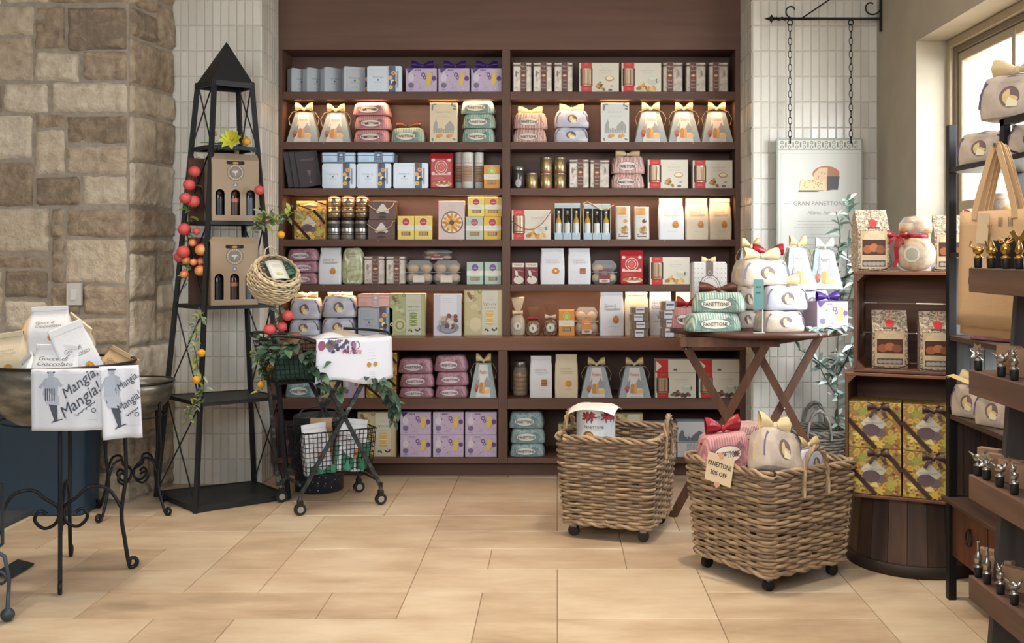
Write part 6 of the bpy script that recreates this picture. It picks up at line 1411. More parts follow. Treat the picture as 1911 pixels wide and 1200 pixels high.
m = MB(); m.box(-.028, -.003, .125, .026, 0, .285, P('5f8583', .5)); F = lambda u, v, o: (-.028+u, -.003-o, .125+v); lines(m, F, .027, .115, .036, 1, .014, INK, .001, .008); lines(m, F, .027, .085, .026, 1, .012, INK, .001, .008); m.build('card', t)
m = MB(); r = random.Random(4)
for _ in range(26): p = V((Xp(r.uniform(1500, 1592), 5.6), r.uniform(5.48, 5.72), TZ+.006+r.random()*.02)); leaf(m, p, (r.uniform(-1, 1), r.uniform(-1, .4), -.05), .085, .03, r.choice([P('7d9590', .6), P('93a8a0', .6)]), (0, 0, 1), .25)
tag(m.build('eucalyptus_leaves'), 'blue-green leaves spilling over the right rim of the round table', 'leaves')
# --- square wicker baskets on casters
WB = [mnoise('rattan_%d' % i, [(.3, a), (.7, b)], (18, 18, 18), 4, .65) for i, (a, b) in enumerate((('826b54', '9e8567'), ('957c60', 'b09674'), ('6f5a47', '8b7459')))]
def trolley(cx, cy, ang_, s0, s1, z0, z1, label, hs, seed):
    t = empty('wicker_basket', (cx, cy, 0), R(ang_), label, 'basket', 'square wicker baskets on casters'); ST = 7
    def sq(h, k):
        """rounded square path with outward normals, side length h"""
        P_ = []; rc = .045; a = h/2-rc; M = ST*4
        for c_, (dx, dy) in enumerate(((1, 0), (0, 1), (-1, 0), (0, -1))):
            nx, ny = dy, -dx; ox, oy = nx*h/2, ny*h/2
            for i in range(M): u = -a+2*a*i/M; P_.append((V((ox+dx*u, oy+dy*u, 0)), V((nx, ny, 0))))
            for i in range(4): w = PI/2*i/4; q = V((nx, ny, 0))*math.cos(w)+V((dx, dy, 0))*math.sin(w); P_.append((V((nx*a+dx*a, ny*a+dy*a, 0))+q*rc, q))
        return P_
    rows = int((z1-z0)/.0158); m = MB(); rr = random.Random(seed)
    def path(k):
        f = k/rows; h = s0+(s1-s0)*f; z = z0+(z1-z0)*f; q = sq(h, k); a = rr.random()*9
        return [(p+V((0, 0, z+.002*math.sin(i*.21+a))), n_) for i, (p, n_) in enumerate(q)]
    for k in range(rows):
        q = path(k); per = (ST*4+4)/ST
        m.tube([p+n_*(.0075*math.sin(PI*i/per*1.0+PI*k)) for i, (p, n_) in enumerate(q)], .0078+.0012*rr.random(), WB[rr.randrange(3)], 6, True)
    m.build('woven_sides', t)
    m = MB(); q0, q1 = sq(s0, 0), sq(s1, 0); per = (ST*4+4)/ST
    for i in range(len(q0)):
        if abs((i/per) % 1-0) < 1/per*.51 or abs((i/per) % 1-1) < 1/per*.5:
            for dd in (-1, 1):
                tn = V((-q0[i][1].y, q0[i][1].x, 0))*.006*dd
                m.tube([q0[i][0]+tn+V((0, 0, z0)), q1[i][0]+tn+V((0, 0, z1))], .0045, WB[2], 5)
    m.build('stakes', t)
    m = MB()
    for k in range(3):
        q = sq(s1, 0); m.tube([p+n_*(.011*math.sin(i*.55+k*2.1))+V((0, 0, z1+.006+.011*math.cos(i*.55+k*2.1))) for i, (p, n_) in enumerate(q)], .009, WB[k], 6, True)
    m.build('rim', t); m = MB()
    for k in range(2):
        q = sq(s0, 0); m.tube([p+n_*(.009*math.sin(i*.5+k*PI))+V((0, 0, z0-.004+.008*math.cos(i*.5+k*PI))) for i, (p, n_) in enumerate(q)], .009, WB[k], 6, True)
    m.box(-s0/2+.02, -s0/2+.02, z0-.01, s0/2-.02, s0/2-.02, z0+.005, WB[2]); m.build('base', t)
    for sd in hs:
        d = V((math.cos(R(sd)), math.sin(R(sd)), 0)); tn = V((-d.y, d.x, 0)); m = MB()
        for k in range(3):
            P_ = []
            for i in range(25):
                w = PI*i/24; c = d*(s1/2+.012)+tn*(.075*math.cos(w))+V((0, 0, z1-.05+.155*math.sin(w)**.8)); P_.append(c+d*(.008*math.sin(i*.8+k*2.1))+V((0, 0, .008*math.cos(i*.8+k*2.1))))
            m.tube([P_[0]-V((0, 0, .05))]+P_+[P_[-1]-V((0, 0, .05))], .007, WB[k], 6)
        m.build('handle', t)
    for a in (-1, 1):
        for b in (-1, 1):
            m = MB(); x, y = a*(s0/2-.05), b*(s0/2-.05); m.box(x-.018, y-.015, .045, x+.018, y+.015, z0-.008, P('8f8c86', .4, .6), .003); N = 16
            vs = [(x+.028*math.cos(2*PI*k/N), y+s*.012, .028+.028*math.sin(2*PI*k/N)) for s in (-1, 1) for k in range(N)]
            m.add(vs, [(k, (k+1) % N, N+(k+1) % N, N+k) for k in range(N)]+[tuple(range(N)), tuple(reversed(range(N, 2*N)))], DK); m.build('caster', t)
    return t
trolley(.325, 5.44, -19, .475, .525, .085, .515, 'nearly empty square wicker basket on casters in front of the shelves', (0, 180), 1)
trolley(.98, 4.72, 33, .50, .555, .085, .515, 'square wicker basket on casters full of cakes with a sale card', (-90, 90), 2)
# printed tins with a cloth in the left basket
Zt = .10
for k, lb in enumerate(('lowest white printed tin standing inside the left wicker basket', 'middle white printed tin of the stack inside the left wicker basket', 'white tin with red poinsettias and a cloth on top in the left basket')):
    z0 = .10+.188*k; t = empty('printed_tin', (.205, 5.40, z0), 0, lb, 'tin', 'white printed tins'); m = MB(); RT = .103
    m.lathe([(RT, 0), (RT+.002, .003), (RT+.002, .008), (RT, .012), (RT, .172), (RT+.002, .176), (RT+.002, .182), (RT, .186)], P('c9ccce', .35, .1), 40); m.build('can', t)
    if k == 2:
        def F(u, v, o): a = u/RT; return ((RT+o)*math.sin(a), -(RT+o)*math.cos(a), v)
        m = MB(); r = random.Random(8)
        for cu in (-.055, -.03, .05, .08, .105):
            for q in range(7): a = q*.9+cu*40; ell(m, F, cu+.014*math.cos(a), .148+.013*math.sin(a), .014, .006, P(r.choice(['8f2f3c', 'a63a48', '6d2a35']), .5), .0012+.0002*q, 8, a)
            for q in range(5): a = q*1.2; ell(m, F, cu+.022*math.cos(a), .142+.02*math.sin(a), .012, .004, P('3d4a4a', .5), .0008, 6, a)
        for cu in (.0, .02): scrib(m, F, cu+.005, .14, .03, .025, P('5d5a58', .5), .0015, .0015, 3, .4, 3)
        txt(m, F, 'PANETTONE', -.015, .092, .017, P('4a3a38', .5), .0015, 0, 0, .105); lines(m, F, .01, .075, .07, 1, .01, GREY, .0015)
        ell(m, F, -.045, .042, .03, .03, P('8a5a30', .6), .0015, 16); ell(m, F, -.04, .04, .022, .022, P('c49a5c', .6), .002, 14); ell(m, F, -.02, .028, .016, .012, P('b98546', .6), .0025, 10); ell(m, F, -.058, .03, .014, .01, P('a8733a', .6), .0025, 10)
        lines(m, F, .03, .06, .05, 4, .008, GREY, .0015); m.build('print', t)
m = MB()
def clo(u, v):
    x, y = (u-.5)*.25, (v-.5)*.23; d = max(abs(x)/.125, abs(y)/.115); q = max(0, math.hypot(x, y)-.105); return (x, y, .002-.55*q+.003*math.sin(u*9)*math.cos(v*8))
m.sheet(clo, 20, 20, P('d2c6c0', .8), .0025); tag(m.build('cloth_cover', None, (.20, 5.40, .10+.188*3+.002), (0, 0, R(-14))), 'pale cloth square laid over the top of the printed tin', 'cloth')
# cakes in the sale basket
G = 'cakes in the sale basket'
def bput(k, x, y, z_, w, h, rz, tx, ty, lb, sy=1.0): return put(k, 0, 0, 0, z_, y, lb, G, w=w, h=h, cx=x, rot=R(rz), tilt=R(tx), roll=R(ty), sy=sy)
bput('cake_shaded', .90, 4.55, .36, .22, .125, 30, 0, 0, 'shade-tinted wrapped cake low at the front of the sale basket'); bput('cake_shaded_bow', 1.12, 4.62, .36, .20, .13, 30, 0, 0, 'shade-tinted wrapped cake at the right of the sale basket, partly hidden'); bput('pink', .84, 4.80, .36, .20, .125, 30, 0, 0, 'pink wrapped cake low at the left back of the sale basket'); bput('mauve', 1.10, 4.86, .38, .2, .13, 30, 0, 0, 'mauve wrapped cake low at the back of the sale basket')
bput('pink_bow', .795, 4.66, .492, .235, .15, 14, 0, -4, 'pink wrapped cake with large red bow on top of the sale basket', .9)
bput('redstripe', .93, 4.90, .515, .2, .13, 20, 0, 0, 'pink and white cake behind the red bow in the sale basket', .8)
bput('cake_shaded_bow', 1.035, 4.60, .50, .24, .19, 24, -24, 14, 'cream wrapped cake with gold ribbon tipped up in the sale basket', .9)
bput('cake_bow', 1.20, 4.72, .44, .2, .12, 40, 0, 6, 'white and navy wrapped cake beside the basket handle', .8)
t = empty('sale_card', (.716, 4.545, .447), R(-38), 'small cream card reading PANETTONE 20% OFF on the wicker basket', 'sign'); t.rotation_euler = (R(-4), R(7), R(-46))
m = MB(); m.box(-.072, -.003, 0, .072, 0, .125, P('d2bfa0', .6)); F = lambda u, v, o: (u, -.003-o, v); DKI = P('2d2622', .6)
txt(m, F, 'PANETTONE', 0, .082, .021, DKI, .001, 0, 0, .128, .018); txt(m, F, '20% OFF', 0, .043, .019, DKI, .001, 0, 0, .092, .02); m.build('card', t)
for z_, s in ((.128, 1), (-.004, -1)):
    m = MB(); F = lambda u, v, o: (u, -.004-o, v); ell(m, F, -.007, z_, .010, .010, P('cf9a84', .5)); ell(m, F, .007, z_, .010, .010, P('cf9a84', .5), .0012); poly(m, F, [(-.016, z_-.002), (.016, z_-.002), (0, z_-.02)], P('cf9a84', .5), .0014); m.build('heart_clip', t)
# --- barrel and crates
m = MB(); BW = [wood('stave_%d' % i, a, b, 'z', .6, .8, .3) for i, (a, b) in enumerate((('33231a', '4d3526'), ('3c281c', '5c3e2b'), ('2c1f18', '453024')))]
bx, by = 1.715, 4.90; t = empty('barrel', (bx, by, 0), 0, 'dark wooden half barrel on the floor carrying the two crates', 'barrel')
N = 22
for k in range(N):
    a0, a1 = 2*PI*k/N+.004, 2*PI*(k+1)/N-.004; vs = []
    for (r_, z_) in ((.305, .0), (.31, .06), (.285, .34), (.265, .34), (.29, 0)):
        for a in (a0, a1): vs.append((r_*math.cos(a), r_*math.sin(a), z_))
    m.add(vs, [(2*i, 2*i+1, 2*i+3, 2*i+2) for i in range(4)], BW[(k*5) % 3])
m.lathe([(.27, .30), (.27, .335)], BW[0], 30); m.build('staves', t)
m = MB(); m.lathe([(.312, .0), (.318, .002), (.318, .05), (.312, .055), (.304, .05), (.304, 0)], P('2f2620', .6, .2), 60, cap=False); m.build('bottom_hoop', t)
CRW = [wood('crate_%d' % i, a, b, 'x', .6, .9, .25) for i, (a, b) in enumerate((('4a2c1c', '70452c'), ('55331f', '7d5034'), ('3d261a', '5f3d2a')))]; CRZ = wood('crate_side', '4c2f1f', '6e4730', 'z', .6, .9, .25)
def crate(X, Y, Z, ang_, w, h, d, label):
    t = empty('wooden_crate', (X, Y, Z), R(ang_), label, 'crate', 'stacked wooden crates'); th = .014
    def bd(nm, *a): m = MB(); m.box(*a, .002); m.build(nm, t)
    nb = 4
    for k in range(nb):
        y0 = d*k/nb+.003; y1 = d*(k+1)/nb-.006
        bd('bottom_slat', 0, y0, 0, w, y1, th, CRW[k % 3]); bd('top_slat', 0, y0, h-th, w, y1, h, CRW[(k+1) % 3])
        bd('side_slat', 0, y0, th, th, y1, h-th, CRZ)
        bd('side_slat', w-th, y0, th, w, y1, h-th, CRZ)
    for k in range(3): bd('back_slat', th, d-th, th+(h-2*th)*k/3+.003, w-th, d, th+(h-2*th)*(k+1)/3-.003, CRW[(k+2) % 3])
    for x_ in (th, w-th-.028):
        for z_ in (th, h-th-.028):
            m = MB(); s = -1 if x_ > w/2 else 1; zz = -1 if z_ > h/2 else 1; x0 = th if s > 0 else w-th; z0 = th if zz > 0 else h-th
            m.prism([(x0, z0), (x0+s*.035, z0), (x0, z0+zz*.035)], .004, d-th, CRZ); m.build('corner_block', t)
    return t
cr1 = crate(1.328, 4.70, .352, -23, .52, .572, .36, 'lower wooden crate on the barrel holding four yellow gift boxes')
cr2 = crate(1.366, 4.695, .927, -23, .50, .462, .36, 'upper wooden crate holding two patterned biscuit boxes, topmost of the pair')
def loc(cr, x, y, z_): a = cr.rotation_euler.z; return V((cr.location.x+x*math.cos(a)-y*math.sin(a), cr.location.y+x*math.sin(a)+y*math.cos(a), cr.location.z+z_))
def cput(k, cr, x, y, z_, w, h, lb, g, rz=0, sy=1.0): p = loc(cr, x, y, z_); return put(k, 0, 0, 0, p.z, p.y, lb, g, w=w, h=h, cx=p.x, rot=cr.rotation_euler.z+R(rz), sy=sy)
G = 'yellow fruit-printed boxes in the lower crate'
for i, n in ((0, 'left'), (1, 'right')):
    for j, q in ((0, 'bottom'), (1, 'top')): cput('floral_bow' if (i, j) != (0, 0) else 'floral_bow', cr1, .13+.237*i, .02, .016+.212*j, .23, .21, f'yellow fruit-printed gift box with brown ribbon, {q} {n} in the lower crate', G, 2)
DAM = voro('damask_print', [(0, 'b39f82'), (.18, '3b322c'), (.3, 'a8957a'), (.42, '332b27'), (.55, 'b09c80')], 85, 'F1', .5)
def damask_box():
    w, d, h = .15, .115, .285; r = proto('biscuit_box'); m = MB()
    pr = [(0, 0), (d, 0), (d, h*.80), (d*.62, h), (d*.50, h), (0, h*.66)]
    vs = [(-w/2, y, z_) for y, z_ in pr]+[(w/2, y, z_) for y, z_ in pr]; n = 6
    m.add(vs, [tuple(reversed(range(n))), tuple(range(n, 2*n))]+[(i, (i+1) % n, (i+1) % n+n, i+n) for i in range(n)], DAM); F = front(w); TN = P('b39a78', .5)
    def Fs(u, v, o):
        k = (v-h*.66)/(h*.34); return (u-w/2, d*.5*k-o*.9, v+o*.4) if v > h*.66 else (u-w/2, -o, v)
    rect(m, F, .012, .012, w-.012, .185, TN, .001); rect(m, F, .02, .075, w-.02, .145, P('43281c', .4), .0016); rect(m, F, .02, .02, w-.02, .05, P('4a443e', .4), .0016)
    for k in range(3): ell(m, F, .045+.03*k, .1+.008*(k % 2), .022, .02, P(['8a4f2c', '9c5f34', '7a4527'][k], .5), .002+.0003*k, 12)
    for k in range(5): ell(m, F, .035+.02*k, .034, .012, .01, P('8f8478', .5), .002, 8)
    poly(m, F, [(.022, .145), (w-.022, .145), (w-.03, .172), (w-.045, .172), (w-.05, .186), (.05, .186), (.045, .172), (.03, .172)], P('bfa784', .5), .0026)
    lines(m, F, w/2, .166, .06, 2, .01, GREY, .003); lines(m, F, w/2, .064, .07, 2, .007, GREY, .002)
    poly(m, Fs, [(.045, .195), (w-.045, .195), (w-.045, .202), (.045, .202)], P('3a332d', .5), .003)
    ell(m, Fs, w/2, .22, .019, .02, P('b3262b', .4), .004, 14, 0, .05); rect(m, Fs, w/2-.003, .235, w/2+.003, h-.002, P('b5503f', .5), .003); rect(m, Fs, w/2-.0005, .235, w/2+.001, h-.002, P('cbbba0', .5), .0036); m.build('box', r)
    m = MB(); m.tube(sm([(w/2, .02, .10), (w/2+.004, -.012, .03), (w*.3, -.016, .008), (0, -.014, .004), (-w*.3, -.012, .006), (-w/2, -.002, .01)]), .0025, DK, 5); m.build('cord', r); reg('damask_box', r, w, h, 'box')
damask_box()
G = 'patterned biscuit boxes with red seals'
cput('damask_box', cr2, .155, .06, .016, .155, .265, 'patterned box with red seal inside the upper crate, left of two', G, 10); cput('damask_box', cr2, .365, .03, .016, .155, .265, 'patterned box with red seal inside the upper crate, right of two', G, 10)
cput('damask_box', cr2, .085, .05, .464, .145, .285, 'patterned box with red seal on top of the upper crate at left', G, 22); cput('damask_box', cr2, .415, .15, .464, .145, .26, 'patterned box on top of the crates behind the cookie bundle', G, 10)
def bundle(X, Y, Z, s, rz, label):
    t = empty('cookie_bundle', (X, Y, Z), R(rz), label, 'packet', 'cellophane cookie bundles'); t.scale = (s, s, s); m = MB(); TC_ = mnoise('amaretti', [(.35, '8f6b48'), (.55, 'b08f68'), (.7, 'c7ae88')], (26, 26, 26), 4, .55, 0, .5)
    N = 24
    vs = []; pr = [(-.055, .03), (-.055, .076), (-.045, .083), (.05, .083), (.058, .076), (.058, .03)]
    for y, q in pr: vs += [(q*math.cos(2*PI*k/N), y, .084+q*math.sin(2*PI*k/N)) for k in range(N)]
    m.add(vs, [(i*N+k, i*N+(k+1) % N, (i+1)*N+(k+1) % N, (i+1)*N+k) for i in range(5) for k in range(N)]+[tuple(range(N)), tuple(reversed(range(5*N, 6*N)))], TC_, True); m.build('cookie_drum', t)
    m = MB(); F = lambda u, v, o: (u, -.056-o, v); ell(m, F, 0, .084, .03, .032, P('7d8462', .5), .001, 18); ring(m, F, 0, .084, .031, .04, P('c7bfa8', .5), .0012, 20); m.build('label', t)
    for k, (x, z_) in enumerate(((-.035, .21), (.035, .215), (0, .24))): m = MB(); m.lathe([(.001, -.03), (.04, -.028), (.045, 0), (.04, .028), (.001, .03)], TC_, 14, (x, .01*(k-1), z_), cap=False); m.build('cookie', t)
    m = MB(); FI = P('c9c4bc', .08, alpha=.3); PR = [(0, .7), (.1, .95), (.35, 1.0), (.52, .75), (.60, .55), (.66, .6), (.85, .82), (.97, .6), (1, .001)]; pillow(m, .19, .16, .275, FI, 5, 2.3, None, PR)
    m.v = [(x, y-.08, z_) for x, y, z_ in m.v]; m.build('cellophane', t)
    m = MB(); m.lathe([(.052, .158), (.06, .166), (.06, .182), (.052, .19)], CRIM, 24, sy=.85); bow(m, (-.07, -.055, .17), .05, CRIM, 1.0, True, .1, .5); m.strip([(-.065, -.06, .165), (-.075, -.07, .12), (-.07, -.065, .06), (-.085, -.07, .02)], (1, 0, 0), .02, CRIM); m.build('ribbon', t)
p = loc(cr2, .265, .10, .464); bundle(p.x, p.y, p.z, .93, -38, 'cellophane bundle of cookies with red ribbon on the upper crate')
# --- tall black rack along the right wall
RX, RY = 1.6625, 4.357; RXB = 1.95; RN = 2.9
t = empty('metal_rack', (RX, RY, 0), 0, 'tall black metal rack with cabinet base along the right wall', 'rack'); o_ = V((-RX, -RY, 0)); RM = P('1b1a1c', .45, .4); RWD = wood('rack_wood', '33241d', '4d372b', 'y', .55, .9, .2)
for x_, y_, zz in ((RX, RY, 2.018), (RXB, RY, 2.018), (RX, RN, 2.018), (RXB, RN, 2.018)):
    m = MB(); m.box(x_, y_-.035, 0, x_+.033, y_, zz, RM, .001); m.build('post', t, o_)
for z_ in (1.835, 1.475, 1.124, .791):
    m = MB(); m.box(RX+.003, RN, z_-.02, RXB+.03, RY-.003, z_, RWD if z_ < 1.3 else RM, .001); m.build('shelf', t, o_)
m = MB(); m.box(RX+.004, 3.80, 1.835, RX+.03, 3.838, 1.975, RM); m.box(RX+.004, RN, 1.95, RX+.03, 3.838, 1.975, RM); m.build('guard_rail', t, o_)
m = MB(); m.box(RX+.03, RN, .18, RXB+.03, RY-.03, .42, RWD, .002); m.build('cabinet_body', t, o_); m = MB(); m.box(RX-.02, RN, .42, RXB+.03, RY-.0, .438, RWD, .002); m.build('cabinet_top', t, o_)
for k in range(3):
    y1 = RY-.04-.36*k; m = MB(); m.box(RX+.012, y1-.345, .19, RX+.03, y1, .41, wood('door_wood', '3d2317', '6b3c26', 'z', .4, .8, .15), .003); o = m.build('door', t, o_)
    m = MB(); m.tube([(RX+.004, y1-.19+.03*math.cos(2*PI*q/20), .315+.03*math.sin(2*PI*q/20)) for q in range(20)], .004, RM, 6, True); m.ball((RX+.006, y1-.19, .347), .009, RM, 8, 6); m.build('ring_pull', o)
GB_ = wood('grey_board', '474a4c', '6a6d6d', 'z', .7, .9, .25)
for z0, z1, mt, n in ((1.126, 1.453, GB_, 4), (.44, .769, wood('brown_rib', '2f221c', '493529', 'z', .6, 1, .3), 7), (.793, 1.1, GB_, 4)):
    for k in range(n): m = MB(); a = RX+.036+(RXB-RX-.04)*k/n; m.box(a, RY-.022, z0, a+(RXB-RX-.04)/n-.003, RY-.006-.004*(k % 2), z1, mt, .001); m.build('end_board', t, o_)
def rput(k, Y, z_, w, h, rz, lb, g, X=RX+.05, sy=1.0, roll=0): return put(k, 0, 0, 0, z_, Y, lb, g, w=w, h=h, cx=X, rot=R(rz), sy=sy, roll=R(roll))
G = 'cakes on the black rack'
rput('cake_shaded', 4.10, 1.837, .25, .125, -62, 'shade-tinted wrapped cake on the top shelf of the black rack', G, RX+.035, .9); rput('cake_shaded', 3.70, 1.837, .24, .11, -62, 'shade-tinted wrapped cake inside the guard rail of the black rack', G, RX+.06, .8)
rput('cake_shaded_bow', 3.80, 1.982, .27, .16, -50, 'large shade-tinted wrapped cake with gold bow at the very top of the rack', G, RX+.025)
rput('cake_shaded_bow', 3.98, .793, .20, .13, -62, 'cream wrapped cake on the rack above the cabinet, nearer one', G, RX+.035, .8); rput('cake_shaded_bow', 4.21, .793, .20, .13, -62, 'cream wrapped cake on the rack above the cabinet, farther one', G, RX+.03, .8)
rput('mauve', 4.02, 1.126, .24, .10, -62, 'mauve wrapped cake on the rack behind the hanging tote bag', G, RX+.05, .8)
bundle(RX+.14, 4.19, 1.477, .9, -50, 'cellophane bundle of cookies with red ribbon on the black rack')
m = MB(); m.strip(sm([(RX-.0, 4.3, .95), (RX-.02, 4.25, .965), (RX-.01, 4.1, .955), (RX+.02, 4.0, .945)]), (1, 0, .2), .03, GOLDR); tag(m.build('loose_ribbon'), 'loose gold ribbon end hanging over the rack shelf by the cream cakes', 'ribbon')
# --- canvas tote bags
TT = P('b3946f', .85, bump=.15, bs=150)
def tote(X, Y, rz, w, zt, zb, zh, label, front_=True):
    t = empty('tote_bag', (X, Y, zh), R(rz), label, 'bag', 'hanging canvas tote bags'); m = MB()
    for s in (-1, 1):
        m.sheet(lambda u, v, s=s: ((u-.5)*w*(1+.10*(1-v))*s*-1*-1, s*.012+s*.012*math.sin(PI*u)*math.sin(PI*min(v+.1, 1)), (zb-zh)+(zt-zb)*v), 10, 8, TT, .002)
    m.build('canvas_body', t)
    for s in (-1, 1):
        m = MB(); m.strip(sm([(-w*.28, s*.016, zt-zh-.03), (-w*.25, s*.014, zt-zh+.03), (-.02, s*.008, -.02), (0, s*.004, 0), (.02, s*.008, -.02), (w*.25, s*.014, zt-zh+.03), (w*.28, s*.016, zt-zh-.03)]), (1, 0, 0) if False else (lambda f: (1, 0, .0) if (f < .4 or f > .6) else (1, 0, .5)), .028, TT, .002); m.build('handle', t)
    if front_:
        m = MB(); BK = P('3d3833', .7); hB = zt-zb; F = lambda u, v, o: ((u-w/2)*(1+.10*(1-v/hB)), -.0135-.012*math.sin(PI*min(max(u/w, 0), 1))*math.sin(PI*min(v/hB+.1, 1))-o-.0015, zb-zh+v)
        for k, cu in enumerate((.19, .245, .30)): 
            rect(m, F, cu-.004, hB*.42, cu+.004, hB*.75, BK, .001)
            ell(m, F, cu, hB*.37, .013, .028, BK, .001, 14) if k < 2 else [ell(m, F, cu+.012*math.cos(q), hB*.36+.012*math.sin(q), .009, .009, BK, .001+.0001*q, 8) for q in range(6)]
        ring(m, F, .10, hB*.40, .032, .036, BK, .001, 20)
        for q in range(4): rect(m, F, .08+.013*q, hB*.42, .084+.013*q, hB*.52, BK, .0012)
        for cu in (.21, .26): [rect(m, F, cu+.006*q, hB*.86, cu+.002+.006*q, hB*.94, BK, .001) for q in range(4)]
        m.build('print', t); m = MB(); m.box(-.03, -.038, zt-zh-.12, .03, -.036, zt-zh-.01, P('bba78a', .6), 0, Matrix.Rotation(R(6), 4, 'Y')); F = lambda u, v, o: (u, -.038-o, zt-zh+v); scrib(m, F, 0.008, -.06, .025, .02, INK, .001, .0015, 3); m.build('paper_tag', t)
tote(1.565, 3.62, -74, .37, 1.625, 1.205, 1.855, 'front canvas tote bag printed with kitchen utensils on the rack side'); tote(1.585, 3.645, -76, .38, 1.615, 1.17, 1.85, 'second canvas tote bag hanging directly behind the printed one', False); tote(1.605, 3.67, -78, .38, 1.60, 1.185, 1.85, 'rearmost canvas tote bag of the three on the rack side', False)
m = MB(); m.tube([(RX+.01, 3.67, 1.83), (1.605, 3.665, 1.85), (1.55, 3.615, 1.86)], .004, RM, 6); m.build('hook', C.objects.get('metal_rack'), V((-RX, -RY, 0)))
# --- A-frame display of bottle stoppers in the right foreground
AX, AY, AN = 1.293, 3.20, 2.25
t = empty('tiered_display', (AX, AY, 0), 0, 'brown wooden tiered display of bottle stoppers in the right foreground', 'display'); o_ = V((-AX, -AY, 0)); AW = wood('tray_wood', '4a3428', '6b4d3b', 'y', .6, .9, .2); AP = wood('plank_wood', '302b29', '4b4542', 'z', .7, .9, .25)
TRZ = (1.426, 1.106, .778, .461)
for z_ in TRZ:
    m = MB(); m.box(AX, AN, z_-.075, AX+.11, AY, z_, AW, .002); m.build('tray', t, o_)
for y_ in (AY-.06, AN+.05):
    m = MB(); m.bar((1.36, y_, 0), (1.475, y_, 1.52), .095, .03, AP, (0, 1, 0)); m.build('plank', t, o_); m = MB(); m.bar((1.62, y_+.0, 0), (1.50, y_, 1.45), .03, .03, AP, (0, 1, 0)); m.build('rear_leg', t, o_)
m = MB(); m.box(1.37, AN+.05, .12, 1.39, AY-.07, .15, AP); m.build('stretcher', t, o_)
SV = P('9c9790', .22, .9); GO = P('b08a4c', .25, .9)
def stopper(kind, X, Y, z_, mt, label, s=1.0):
    t = empty('bottle_stopper', (X, Y, z_), R(-50), label, 'bottle stopper', 'bottle stoppers on the tiered display'); t.scale = (s, s, s); m = MB(); m.lathe([(.0095, 0), (.0115, .004), (.0125, .026), (.012, .03)], P('131314', .5), 16); m.build('rubber_plug', t)
    m = MB(); m.lathe([(.013, .029), (.014, .032), (.007, .037), (.006, .04)], mt, 14)
    if kind == 'pineapple':
        m.ball((0, 0, .055), .014, mt, 10, 8, (1, 1, 1.25))
        for k in range(9): a = 2*PI*k/9; m.tube([(0, 0, .07), (.018*math.cos(a), .006*math.sin(a), .078+.006*math.sin(a*2)), (.03*math.cos(a), .01*math.sin(a), .082+.012*math.sin(a))], lambda f: .0028*(1-f*.8), mt, 5)
    elif kind == 'shell': m.lathe([(.002, .038), (.013, .045), (.015, .055), (.009, .068), (.004, .08), (.001, .09)], mt, 10); m.ball((.011, -.004, .05), .009, mt, 8, 6)
    elif kind == 'tail': m.lathe([(.006, .038), (.011, .048), (.008, .065), (.004, .078)], mt, 12); [m.strip([(0, 0, .075), (s_*.012, 0, .09), (s_*.02, 0, .104)], (1, 0, -s_*.3), .014, mt, .003) for s_ in (-1, 1)]
    elif kind == 'crab': m.ball((0, 0, .052), .016, mt, 10, 8, (1.1, .7, .8)); [m.tube([(s_*.012, 0, .055), (s_*.026, 0, .066), (s_*.022, 0, .08)], .003, mt, 5) for s_ in (-1, 1)]
    elif kind == 'bottle': m.lathe([(.006, .036), (.011, .044), (.0115, .06), (.006, .072), (.004, .08), (.004, .1), (.0055, .102), (.005, .106)], mt, 14)
    elif kind == 'flower': m.ball((0, 0, .05), .011, mt, 8, 6); [leaf(m, (0, 0, .055), (math.cos(k*1.05), -.3, math.sin(k*1.05)+.4), .028, .014, mt, (0, -1, 0), 0) for k in range(6)]
    elif kind == 'bird': m.ball((0, 0, .052), .013, mt, 10, 8, (1.3, .8, .9)); m.tube([(.012, 0, .056), (.02, 0, .072), (.03, 0, .078)], lambda f: .005*(1-.6*f), mt, 6); m.tube([(-.012, 0, .054), (-.03, 0, .068)], lambda f: .005*(1-.7*f), mt, 6)
    else: m.ball((0, 0, .052), .013, mt, 10, 8, (.9, .8, 1.2)); m.ball((0, -.006, .072), .009, mt, 8, 6); [m.tube([(s_*.005, -.004, .078), (s_*.009, -.003, .092)], lambda f: .003*(1-.6*f), mt, 5) for s_ in (-1, 1)]
    m.build('figure', t)
def scard(X, Y, z_, h, col, label, w=.075):
    t = MB(); t.box(-w/2, 0, 0, w/2, .028, h, P(col, .6), .001); o = t.build('stopper_box', None, (X, Y, z_), (0, 0, R(-50))); tag(o, label, 'box', 'boxes on the tiered display')
ROWN = ('top', 'second', 'third', 'bottom'); NN = ('farthest', 'second farthest', 'third farthest', 'nearest visible')
PL = [[(1817, 'crab'), (1850, 'shell'), (1877, 'pineapple'), (1902, 'tail')], [(1826, 'flower'), (1869, 'bird'), (1893, 'cat')], [(1822, 'bird'), (1841, 'flower'), (1866, 'bird'), (1893, 'cat')], [(1822, 'bottle'), (1842, 'bottle'), (1867, 'cat'), (1893, 'bird')]]
DESC = {'crab': 'gold crab', 'shell': 'gold shell', 'pineapple': 'gold pineapple', 'tail': 'gold fish tail', 'flower': 'silver flower', 'bird': 'silver bird', 'cat': 'silver eared animal', 'bottle': 'silver tapered'}
for i, (z_, row) in enumerate(zip(TRZ, PL)):
    for j, (px, kd) in enumerate(row):
        Y = (AX+.022)*F0/(px-CX); stopper(kd, AX+.022, min(Y, AY-.02), z_+.0005, GO if i == 0 else SV, f'{DESC[kd]} bottle stopper, {NN[j]} on the {ROWN[i]} tray', 1.05)
